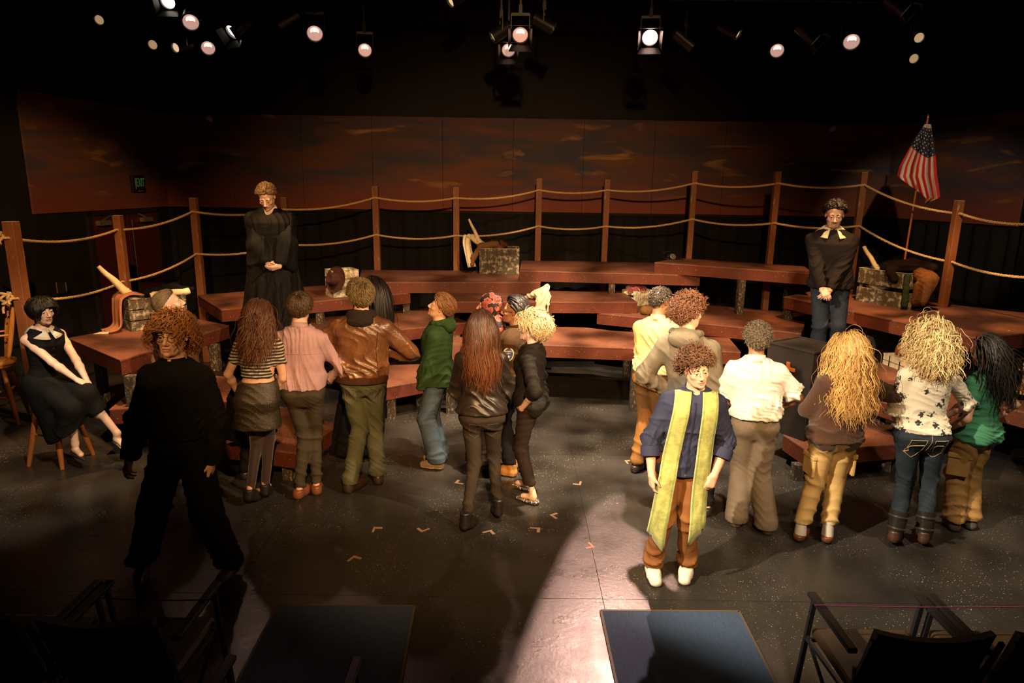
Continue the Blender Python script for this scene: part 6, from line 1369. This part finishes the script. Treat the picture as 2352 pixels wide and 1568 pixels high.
t, u, n_, w = crate('big weathered grey chest on the back platform', (1101, 629), (1192, 630), 8*S1, .42, .40, M_CRATE, 2, .003, 'chest', 'chest', M_CRATEP)
o = Vector(t.location); at = lambda x, y, z: o+u*x+n_*y+Vector((0, 0, z))
scroll('cream paper roll standing in the big grey chest', at(.06, .18, .36), PY(1077, 503, o.y+.12), .040, .017)
sheet('cream_cloth', 'cream cloth flung over the left corner of the big grey chest', 'cloth', M_CREAM, [at(.10, .2, .44), at(.0, .2, .46), at(-.10, .15, .56), at(-.18, .10, .62), at(-.20, .06, .48), at(-.17, .05, .30), at(-.13, .05, .10)], .22, (u*.55+n_*.8), .005, .018, 5)
blob('brown_shawl', 'brown fringed shawl spilling over the left end of the big grey chest', 'shawl', cloth('brown_shawl', (.17, .085, .035), .95), [(at(.02, .12, .42), at(.26, .16, .46), .06, .05), (at(.02, .10, .42), at(-.09, .03, .26), .05, .045), (at(-.09, .03, .26), at(-.12, .02, .12), .045, .025), (at(.2, .2, .45), at(.30, .2, .40), .06, .05)], .016, 6, (26, 26, 26))
blob('brown_glove', 'dark brown leather glove on top of the shawl in the big grey chest', 'glove', cloth('dark_brown_leather', (.09, .035, .015), .5), [(at(.34, .2, .36), at(.35, .2, .48), .045, .04), (at(.35, .2, .48), at(.42, .2, .44), .035, .03)], .012, 7)

zc = 7*S1; c1 = P(1238, 690, zc)
blob('white_cloth', 'white cloth standing in a peak over the front edge of the middle platform', 'cloth', cloth('white_muslin', (.74, .66, .46), .9), [(P(1206, 684, zc), PY(1236, 672, c1.y-.02), .03, .05), (PY(1236, 676, c1.y-.04), PY(1255, 658, c1.y-.06), .05, .035), (PY(1256, 660, c1.y-.06), PY(1254, 684, c1.y-.08), .035, .04), (PY(1250, 675, c1.y-.08), PY(1246, 722, c1.y-.14), .06, .022), (PY(1240, 690, c1.y-.08), PY(1232, 715, c1.y-.12), .055, .03), (PY(1262, 680, c1.y-.1), PY(1258, 715, c1.y-.13), .02, .012)], .014, 8, (30, 14, 12), .009)
blob('black_stick', 'short black club lying at the back of the middle platform', 'club', BLK, [(P(1196, 671, zc)+Vector((0, 0, .022)), P(1228, 671, zc)+Vector((0, 0, .020)), .014, .024)], .0, 1, floor=zc)
t, u, n_, w = crate('small pale crate filled with dark red velvet on the right middle platform', (1469, 703), (1518, 700), 6*S1, .34, .20, M_CRATEP, 1, .0, 'wooden_crate', 'crate', None, True)
t.rotation_euler.z += .35; u = Vector((math.cos(t.rotation_euler.z), math.sin(t.rotation_euler.z), 0)); n_ = Vector((-u.y, u.x, 0)); o = Vector(t.location); at = lambda x, y, z: o+u*x+n_*y+Vector((0, 0, z))
blob('red_velvet', 'crumpled dark red velvet in the small pale crate', 'cloth', mat('red_velvet', (.16, .010, .014), .45, sheen=.8, var=.3, vscale=8), [(at(.06, .16, .20), at(.20, .18, .22), .075, .07), (at(.05, .2, .2), at(.1, .25, .2), .08, .07), (at(.18, .1, .2), at(.22, .2, .22), .06, .06)], .024, 9, (30, 30, 30), .009)
pz = P(1484, 722, 6*S1); blob('brown_cloth', 'brown cloth lying beside the small pale crate', 'cloth', cloth('olive_brown_cloth', (.12, .06, .02), .9), [(pz+Vector((-.02, -.02, .05)), pz+Vector((.14, -.02, .06)), .07, .06)], .014, 10, floor=6*S1)
# telephone
ph = thing('telephone', 'black rotary telephone at the corner of the highest platform', 'telephone', P(1540, 595, 10*S1), .25)
PHM = mat('bakelite', (.008, .008, .008), .15, spec=.7)
q = MB(); q.prism([(-.10, -.09), (.10, -.09), (.08, .08), (-.08, .08)], 0, .03); q.prism([(-.075, -.05), (.075, -.05), (.06, .06), (-.06, .06)], .03, .075); q.build('phone_base', PHM, ph, bevel=.012)
q = MB(); q.lathe([(.045, 0), (.05, .008), (.04, .014)], 18, Matrix.Translation((0, -.07, .045)) @ Matrix.Rotation(R(55), 4, 'X')); q.build('dial', mat('dial_face', (.10, .09, .08), .3), ph)
q = MB(); q.tube([(-.11, .02, .085), (-.10, .02, .105), (0, .02, .115), (.10, .02, .105), (.11, .02, .085)], [.03, .02, .014, .02, .03], 10); q.build('handset', PHM, ph, True)
q = MB(); q.tube([(.06+.05*t_+.012*math.cos(t_*40), -.02-.10*t_+.012*math.sin(t_*40), .012+.0*t_) for t_ in np.linspace(0, 1.3, 90)], .005, 5); q.build('coiled_cord', PHM, ph, True)
# right crate with coats
t, u, n_, w = crate('weathered slatted crate of coats on the long right platform', (1964, 690), (2077, 710), 8*S1, .42, .42, M_CRATE, 2, .05, 'wooden_crate', 'crate', M_CRATEP)
o = Vector(t.location); at = lambda x, y, z: o+u*x+n_*y+Vector((0, 0, z))
scroll('cream paper roll sticking up from the crate of coats', at(.22, .14, .34), PY(1984, 566, o.y+.05), .035, .022)
blob('black_coat', 'black coat heaped over the crate of coats', 'coat', cloth('black_wool', (.016, .009, .006), .95), [(at(.30, .1, .46), at(.58, .16, .50), .075, .10), (at(.42, .0, .44), at(.50, -.02, .34), .06, .05), (at(.55, .2, .5), at(.78, .24, .50), .09, .06)], .016, 11)
blob('brown_plaid_jacket', 'brown jacket hanging over the right end of the crate of coats', 'jacket', cloth('brown_tweed', (.115, .045, .014), .95, .35, 18), [(at(.72, .12, .42), at(.86, .10, .38), .08, .09), (at(.86, .08, .36), at(.84, .04, .14), .10, .07), (at(.78, .05, .3), at(.78, .02, .1), .06, .05)], .016, 12)
blob('green_cloth', 'dark green cloth between crate of coats and brown jacket', 'cloth', cloth('dark_green_wool', (.02, .032, .014), .95), [(at(.66, -.03, .40), at(.69, -.045, .06), .035, .04)], .010, 13)
blob('cream_linen', 'cream linen showing through the gap of the crate of coats', 'cloth', M_CREAM, [(at(.15, .10, .22), at(.34, .12, .23), .06, .05)], .01, 14)
# whitewashed slatted crate by the lectern
t, u, n_, w = crate('whitewashed slatted crate with dark straps on the right step platform', (2022, 866), (2098, 898), 4*S1, .36, .27, mat('whitewashed_slat', (.54, .42, .25), .8, var=.5, vscale=16), 4, .009, 'wooden_crate', 'crate')
o = Vector(t.location)
for x in (.10, .26, .42):
    q = MB(); q.box(x, x+.012, -.005, -.001, .0, .27); s_ = q.build('strap', M_BLACK, t)
at = lambda x, y, z: o+u*x+n_*y+Vector((0, 0, z))
blob('brown_shoe', 'brown leather shoe lying on top of the whitewashed crate', 'shoe', mat('russet_leather', (.15, .045, .016), .4, var=.3, vscale=20), [(at(.08, .12, .31), at(.20, .14, .29), .035, .04), (at(.06, .12, .30), at(.06, .12, .35), .03, .03)], .004, 15)
q = thing('plank', 'loose board lying across the whitewashed crate', 'board', at(.33, .12, .279), t.rotation_euler.z+.15); b = MB(); b.box(-.11, .11, -.08, .08, 0, .014); b.build('board', M_CRATEP, q, bevel=.002); b = MB(); b.box(-.10, .10, -.07, .07, .0145, .02); b.build('dark_face', M_BLACK, q)

# ================================================================ lectern
lz = 2*S1; A = P(1799, 997, lz); Bc = P(1846, 1014, lz); uu = (Bc-A).normalized(); nn = Vector((-uu.y, uu.x, 0))
lt_ = thing('lectern', 'black lectern with a wooden cross on its front', 'lectern', (Bc.x, Bc.y, lz), math.atan2(uu.y, uu.x))
LM = mat('lectern_black', (.020, .015, .012), .6, var=.35, vscale=6); wF = .46; dF = .40; hh = 1.06
Ht = (PY(1861, 811, Bc.y)-Bc).z; hh = Ht
q = MB(); V = [(-wF, 0, 0), (0, 0, 0), (0, dF, 0), (-wF, dF, 0), (-wF-.02, -.03, hh), (.02, -.03, hh), (.02, dF+.04, hh), (-wF-.02, dF+.04, hh)]
q.add(V, [(3, 2, 1, 0), (0, 1, 5, 4), (1, 2, 6, 5), (2, 3, 7, 6), (3, 0, 4, 7)]); q.box(-wF-.002, .002, -.011, dF+.021, hh-.03, hh+.006)
q.build('body', LM, lt_)
for nm, bx in (('rim', (-wF-.03, .03, -.04, -.012)), ('rim', (-wF-.03, .03, dF+.022, dF+.05)), ('rim', (-wF-.03, -wF-.002, -.011, dF+.021)), ('rim', (.002, .03, -.011, dF+.021))): q = MB(); q.box(*bx, hh, hh+.02); q.build(nm, LM, lt_, bevel=.003)
cr_ = MB(); cx, cz = -.225, hh-.20; M = Matrix.Rotation(R(2), 4, 'X'); cr_.box(cx-.017, cx+.017, -.052, -.03, cz-.17, cz+.07); cr_.box(cx-.075, cx-.0172, -.050, -.032, cz-.012, cz+.022); cr_.box(cx+.0172, cx+.075, -.050, -.032, cz-.012, cz+.022)
cr_.build('wooden_cross', mat('cross_wood', (.42, .13, .030), .4, var=.35, vscale=20, stretch=(1, 1, .2)), lt_, bevel=.003)

# ================================================================ flag
y0 = 9.05; tp = PY(2131, 272, y0); bt = PY(2078, 596, y0+.02); ax = (bt-tp).normalized(); foot = tp+ax*((tp.z-8*S1-.005)/-ax.z) if ax.z else bt
fg = thing('flag', 'United States flag hanging from a leaning wooden pole at the right back', 'flag', (foot.x, foot.y, foot.z), 0); Lf = Vector(foot)
q = MB(); q.tube([tp-Lf, (tp+foot)/2-Lf, Vector((0, 0, 0))], .013, 10); q.build('pole', mat('pole_wood', (.30, .085, .022), .4), fg, True); q = MB(); q.lathe([(.006, -.02), (.018, 0), (.012, .02), (.016, .03), (.001, .055)], 10, Matrix.Translation(tp-Lf)); q.build('finial', mat('finial_brass', (.4, .2, .06), .3, metal=.7), fg, True)
prof_v = [285, 310, 345, 380, 405, 430, 455, 470]; prof_l = [2124, 2106, 2086, 2067, 2060, 2070, 2082, 2086]; prof_r = [2138, 2143, 2148, 2151, 2153, 2157, 2160, 2134]
nu, nv = 66, 66; G = np.zeros((nu, nv, 3)); CL = np.zeros((nu, nv, 3))
def ftop(v): return 285+ (0)
for i in range(nu):
    s = i/(nu-1)
    for j in range(nv):
        v = j/(nv-1); bot = 405+65*min(1, v*1.35)-20*max(0, v-.74)/.26 if v < .74 else 470-18*(v-.74)/.26
        py = 285+(bot-285)*s; l = np.interp(py, prof_v, prof_l); r = np.interp(py, prof_v, prof_r); px = l+(r-l)*v
        dep = .05*math.sin(v*15+s*1.5)*(.3+.7*s)+.025*math.sin(v*31+2*s)*s
        G[i, j] = np.array(PY(px, py, y0-.05+dep))-np.array(Lf)
        st = int(min(12.99, v*13)); CL[i, j] = (.52, .022, .022) if st % 2 == 0 else (.60, .50, .40)
        if s < .44 and v > -.1: 
            if s < .42: CL[i, j] = (.018, .018, .040)
        if s < .05: CL[i, j] = (.55, .46, .36)
me_col = CL
fl_ = surf_strip(fg, 'flag_cloth', G, mat('flag_bunting', rough=.75, attr=True, var=.1, vscale=20), .003, fg) if 0 else None
Fq = [(i*nv+j, i*nv+j+1, (i+1)*nv+j+1, (i+1)*nv+j) for i in range(nu-1) for j in range(nv-1)]
link('flag_cloth', mesh_np('flag_cloth', G.reshape(-1, 3), Fq, CL.reshape(-1, 3)), mat('flag_bunting', rough=.75, attr=True, var=.1, vscale=20), fg).modifiers.new('t', 'SOLIDIFY').thickness = .003
q = MB()
for r_ in range(9):
    for k in range(6 if r_ % 2 == 0 else 5):
        s = .085+.325*r_/8; v = .08+.84*((k+.5*(r_ % 2))/5); ii = min(nu-2, int(s*(nu-1))); jj = min(nv-2, int(v*(nv-1))); p = Vector(G[ii, jj]); du = Vector(G[ii+1, jj]-G[ii, jj]).normalized(); dv = Vector(G[ii, jj+1]-G[ii, jj]).normalized(); nm = dv.cross(du); nm = nm if nm.y < 0 else -nm; nm.normalize(); R_ = .011+.006*s
        q.add([p+nm*.004+dv*(R_*(1 if a_ % 2 == 0 else .42)*math.sin(a_*math.pi/5))-du*(R_*(1 if a_ % 2 == 0 else .42)*math.cos(a_*math.pi/5)) for a_ in range(10)], [tuple(range(10))])
so = q.build('stars', mat('flag_star', (.66, .58, .46), .8), fg); so['kind'] = 'stuff'

# ================================================================ audience side: carpet mats, chairs, cord, tape
CARP = mat('blue_carpet', (.020, .050, .115), .92, var=.3, vscale=90, bump=.7, bscale=260, stretch=(1, .12, 1), sheen=.2); TRIM = mat('mat_trim', (.10, .075, .05), .6)
def matt(label, pts):
    pts = [P(*p) for p in pts]; c = sum(pts, Vector())/4; t = thing('carpet_mat', label, 'mat', (c.x, c.y, 0), 0, 'blue carpet mats at the front of the stage'); pl = [(p.x-c.x, p.y-c.y) for p in pts]
    q = MB(); q.prism(pl, .001, .010); q.build('carpet', CARP, t)
    for i in range(4): a = Vector((*pl[i], 0)); b = Vector((*pl[(i+1) % 4], 0)); q = MB(); q.bar(a+Vector((0, 0, .006)), b+Vector((0, 0, .006)), .016, .010); q.build('edge_trim', TRIM, t)
matt('blue carpet mat at the front left between the dark chairs', [(528, 1600), (915, 1600), (952, 1394), (637, 1392)])
matt('blue carpet mat at the front right below the man in the stole', [(1422, 1600), (1795, 1600), (1697, 1406), (1380, 1404)])
def audience_chair(label, loc, rz, m=M_CHAIRBLK):
    t = thing('stacking_chair', label, 'chair', loc, rz, 'dark audience armchairs'); w = .27
    V = []; n = 8                     # back rest: a curved padded sling
    q = MB()
    for k in range(n+1):
        u = k/n*2-1; x = u*w*.92; y = -.235-.03*(1-u*u)
        for z, yy in ((.46, .02), (.83-.02*(1-u*u), -.09), (.83-.02*(1-u*u), -.055), (.46, .055)): V.append((x, y+yy, z))
    F_ = []
    for k in range(n):
        for a_ in range(4): F_.append((k*4+a_, k*4+(a_+1) % 4, (k+1)*4+(a_+1) % 4, (k+1)*4+a_))
    q.add(V, F_+[(0, 3, 2, 1), (n*4, n*4+1, n*4+2, n*4+3)]); q.build('backrest', mat('chair_vinyl', (.010, .011, .016), .5, spec=.4), t, True)
    q = MB(); q.box(-w*.9, w*.9, -.20, .25, .40, .45); q.build('seat', mat('seat_vinyl', (.05, .03, .015), .35, spec=.5), t, bevel=.018)
    for sg in (-1, 1):
        x = sg*w; q = MB(); q.box(x-.022, x+.022, -.20, .24, .635, .66); q.build('armrest', mat('arm_black', (.012, .010, .010), .4), t, bevel=.006)
        q = MB(); q.bar((x, .20, .634), (x, .29, 0), .022, .022); q.build('leg', M_CHAIRBLK, t); q = MB(); q.bar((x, -.24, .60), (x, -.30, 0), .022, .022); q.build('leg', M_CHAIRBLK, t)
        q = MB(); q.bar((x, -.335, .80), (x, -.215, .46), .018, .018); q.bar((x, -.2, .43), (x, .24, .40), .018); q.bar((x, .235, .42), (x, -.18, .20), .014); q.build('side_frame', mat('frame_grey', (.05, .05, .055), .35, metal=.6), t)
    q = MB(); q.bar((-w, .24, .38), (w, .24, .38), .016); q.bar((-w, -.27, .25), (w, -.27, .25), .016); q.build('cross_bar', M_CHAIRBLK, t); return t
cx0 = P(1862, 1372, .65); ch = []
for i, lb in enumerate(('dark armchair at the front right beside the right carpet mat', 'dark armchair at the bottom right corner, second from the carpet mat')):
    audience_chair(lb, (cx0.x+.29+i*.60, cx0.y-.20, 0), .0)
cl0 = P(500, 1348, .65)
for i, lb in enumerate(('dark armchair at the front left beside the left carpet mat', 'dark armchair at the front left, second from the carpet mat', 'dark armchair at the bottom left corner')):
    audience_chair(lb, (cl0.x-.29-i*.60, cl0.y-.20, 0), 0)
p3 = P(822, 1502, .66); audience_chair('dark armchair at the bottom edge overlapping the left carpet mat', (p3.x-.27, p3.y-.25, 0), 0)
CORD = mat('purple_cord', (.16, .03, .09), .8)
for a_, b_, lb in ((P(1872, 1389, .668), P(2420, 1391, .668), 'thin purple cord strung across the arms of the right audience chairs'), (P(225, 1372, .668), P(487, 1376, .668), 'thin purple cord strung across the arms of the left audience chairs')):
    q = MB(); q.tube([a_.lerp(b_, k/8)-Vector((0, 0, .010*math.sin(math.pi*k/8))) for k in range(9)], .0035, 6); tag(q.build('cord', CORD, None, True), lb, 'cord')
TL = ['leftmost in front of the dark jacket woman', 'second from left before the dark jacket woman', 'right of the boots of the dark jacket woman', 'just right of the blonde woman in flats', 'alone on the floor beyond the blonde woman', 'directly in front of the dark jacket woman', 'left of the legs of the dark jacket woman', 'on the seam nearest the pink light', 'nearest the front edge between man in black and centre', 'left of the man in black, by the stool', 'just left of the trousers of the man in black', 'beside the feet of the yellow shirted man']
TAPE = mat('spike_tape', (.28, .17, .12), .7)
for i, (u_, v_) in enumerate(((868, 1212), (965, 1217), (1237, 1217), (1272, 1181), (1325, 1112), (1130, 1222), (1050, 1106), (1355, 1257), (820, 1280), (207, 1226), (320, 1244), (1443, 1058))):
    p = P(u_, v_); q = MB(); s_ = .036; q.add([(-s_, -.012, .0005), (s_, -.012, .0005), (s_, .012, .0005), (-s_, .012, .0005), (-s_, -.012, .0018), (s_, -.012, .0018), (s_, .012, .0018), (-s_, .012, .0018)], [(3, 2, 1, 0), (4, 5, 6, 7), (0, 1, 5, 4), (1, 2, 6, 5), (2, 3, 7, 6), (3, 0, 4, 7)]); q.box(-s_, -s_+.018, -.07, -.0125, .0005, .0018)
    o = q.build('tape_mark', TAPE); o.location = p; o.rotation_euler = (0, 0, (i*2.3) % 6.28); tag(o, 'L-shaped tape mark on the floor, '+TL[i], 'tape mark', 'tape marks on the stage floor')
bx = thing('wall_box', 'small black metal box on the black wall left of the door', 'box', PY(147, 661, 9.42)); q = MB(); q.box(-.07, .07, -.05, .0, -.07, .08); q.build('housing', M_BLKMET, bx, bevel=.004)
for xx in (-.072, .060): q = MB(); q.box(xx, xx+.012, -.053, -.049, -.07, .085); q.build('edge_frame', mat('box_edge', (.20, .14, .07), .4), bx)

# ================================================================ stage lights on their pipes
def stage_light(label, pos, aim, r=.085, ln=.26, kind='fresnel', col=(1, .62, .52), e=1.0, barn=True):
    t = thing('stage_light', label, 'stage light', pos, 0, 'stage lights on the pipes'); d = (Vector(aim)-Vector(pos)).normalized(); M = d.to_track_quat('Z', 'Y').to_matrix().to_4x4()
    q = MB(); q.lathe([(r*.5, -ln), (r*1.05, -ln*.9), (r*1.12, -ln*.1), (r*1.12, .0), (r*1.0, .0), (r*.95, -.03)], 22, M, False); q.lathe([(.001, -ln*.999), (r*.5, -ln)], 22, M, False); q.build('housing', M_BLKMET, t, True)
    q = MB(); q.lathe([(r*.96, -.028), (r*.7, -.018), (r*.35, -.012), (.0005, -.010)], 22, M, False)
    lm = mat('lens_%s_%.2f' % (kind, e), col, .2, emit=e); ob = q.build('lens', lm, t, True)
    if kind == 'fresnel':
        q = MB(); q.lathe([(r*.55, .0), (.0005, .004)], 16, M @ Matrix.Translation((0, r*.30, -.014)) @ Matrix.Scale(.8, 4, (0, 1, 0)), False); q.build('filament_glow', mat('filament_%.1f' % e, (1, .80, .70), .3, emit=2.6*e), t)
    up = Vector((0, 0, 1)); sx = d.cross(up).normalized(); q = MB(); c = -d*ln*.45; q.bar(c+sx*(r*1.2), c+sx*(r*1.2)+Vector((0, 0, r*2.1)), .010, .03); q.bar(c-sx*(r*1.2), c-sx*(r*1.2)+Vector((0, 0, r*2.1)), .010, .03); q.bar(c-sx*(r*1.2)+Vector((0, 0, r*2.1)), c+sx*(r*1.2)+Vector((0, 0, r*2.1)), .012, .03); q.build('yoke', M_BLKMET, t)
    q = MB(); q.bar(c+Vector((0, 0, r*2.1)), c+Vector((0, 0, r*2.1+.10)), .04); q.bar(c+Vector((0, 0, r*2.1+.10)), Vector((c.x, c.y, 6.196-pos[2])), .022); q.build('clamp', M_BLKMET, t)
    if barn:
        for k, (ang, w_, l_) in enumerate(((90, r*1.5, r*1.3), (270, r*1.5, r*1.3), (0, r*1.2, r*1.1), (180, r*1.2, r*1.1))):
            N = M @ Matrix.Rotation(R(ang), 4, 'Z') @ Matrix.Translation((r*1.18, 0, .012)) @ Matrix.Rotation(R(18), 4, 'Y'); q = MB(); q.add([N @ Vector(v) for v in ((-.001, -w_*.75, 0), (-.001, w_*.75, 0), (-.001, w_, l_), (-.001, -w_, l_), (.001, -w_*.75, 0), (.001, w_*.75, 0), (.001, w_, l_), (.001, -w_, l_))], [(3, 2, 1, 0), (4, 5, 6, 7), (0, 1, 5, 4), (1, 2, 6, 5), (2, 3, 7, 6), (3, 0, 4, 7)]); q.build('barn_door', M_BLKMET, t)
    return t
ROW = [8.3, 9.3]
pos = lambda u, v, y: PY(u, v, y)
FR = [(438, 52, 8.3, 'leftmost large fresnel shining pink towards the audience', 0), (478, 111, 9.3, 'pink fresnel below the leftmost large one, partly masked', 0), (723, 78, 8.3, 'pink fresnel left of centre on the front pipe', 0), (838, 116, 9.3, 'low pink fresnel left of centre on the back pipe', 0), (1195, 81, 8.3, 'pink fresnel at the centre on the front pipe', 1), (1168, 116, 9.3, 'low centre fresnel half hidden by its barn door', 1), (1493, 87, 8.3, 'brightest fresnel right of centre glaring white', 1), (1785, 117, 9.3, 'low pink fresnel right of centre on the back pipe', 0), (1956, 97, 8.3, 'rightmost large fresnel shining pink towards the audience', 0)]
for u_, v_, y_, lb, bd_ in FR:
    p = pos(u_, v_, y_); stage_light(lb, p, (p.x*.35, 1.5, 0.6), .088 if y_ < 9 else .085, .27, 'fresnel', (1, .58, .48), 6.0 if u_ == 1493 else .50, bool(bd_))
SM = [(227, 46, (-9, 6, 2.0), .055, .35, 'small warm lamp at the far upper left'), (350, 103, (-8, 5, 2), .055, .35, 'small warm lamp left of the second fresnel'), (402, 110, (-6, 3, 2), .055, .8, 'small cream lamp beside the second fresnel'), (637, 52, (-9, 8, 1), .07, .7, 'lamp turned sideways left of centre'), (385, 4, (-4, 2, 1), .085, 3.0, 'bright white lamp cut by the top edge at left'), (533, 74, (-6, 4.5, 0), .085, 4.0, 'glaring white lamp with open flap at upper left'), (1033, 4, (-6, 6, 1), .07, .8, 'lamp turned sideways at the top edge near the centre'), (1130, 86, (-7, 7.5, 0), .07, .5, 'lamp turned sideways left of the centre fresnel'), (1272, 66, (9, 8, 0), .07, .5, 'lamp turned sideways right of the centre fresnel'), (1592, 108, (9, 8, -1), .065, .5, 'lamp turned sideways right of the brightest fresnel'), (1697, 80, (7, 6.5, 1.5), .06, .8, 'small warm lamp angled right beside a long housing'), (1874, 92, (8.5, 7.2, 0), .075, 2.5, 'white lamp turned sideways between two pink fresnels at right'), (2080, 25, (9, 7, 1), .085, 2.5, 'white lamp with square hood at the upper right'), (2112, 87, (9, 6, 2), .058, .45, 'small warm lamp at the upper right'), (2100, 135, (8, 5, 2), .055, .35, 'lowest small warm lamp at the upper right')]
for u_, v_, aim_, r_, e_, lb in SM:
    p = pos(u_, v_, 8.9); aim_ = (p.x*.75, 1.0, 1.6) if e_ < .5 and r_ < .06 else aim_; stage_light(lb, p, aim_, r_, .30, 'profile', (1, .66, .36) if e_ < 1.5 else (1, .86, .66), e_, e_ > 2)
for y_, z_, lb in ((8.38, 5.02, 'front black lighting pipe under the ceiling'), (9.05, 4.98, 'middle black lighting pipe under the ceiling'), (9.42, 4.95, 'rear black lighting pipe under the ceiling')):
    t = thing('lighting_pipe', lb, 'pipe', (0, y_, z_)); q = MB(); q.tube([(-6.6, 0, 0), (6.9, 0, 0)], .024, 10); q.build('pipe', M_BLKMET, t, True)
    for x_ in (-5, -1.7, 1.7, 5): q = MB(); q.bar((x_, 0, .02), (x_, 0, 6.195-z_), .02); q.build('hanger', M_BLKMET, t)
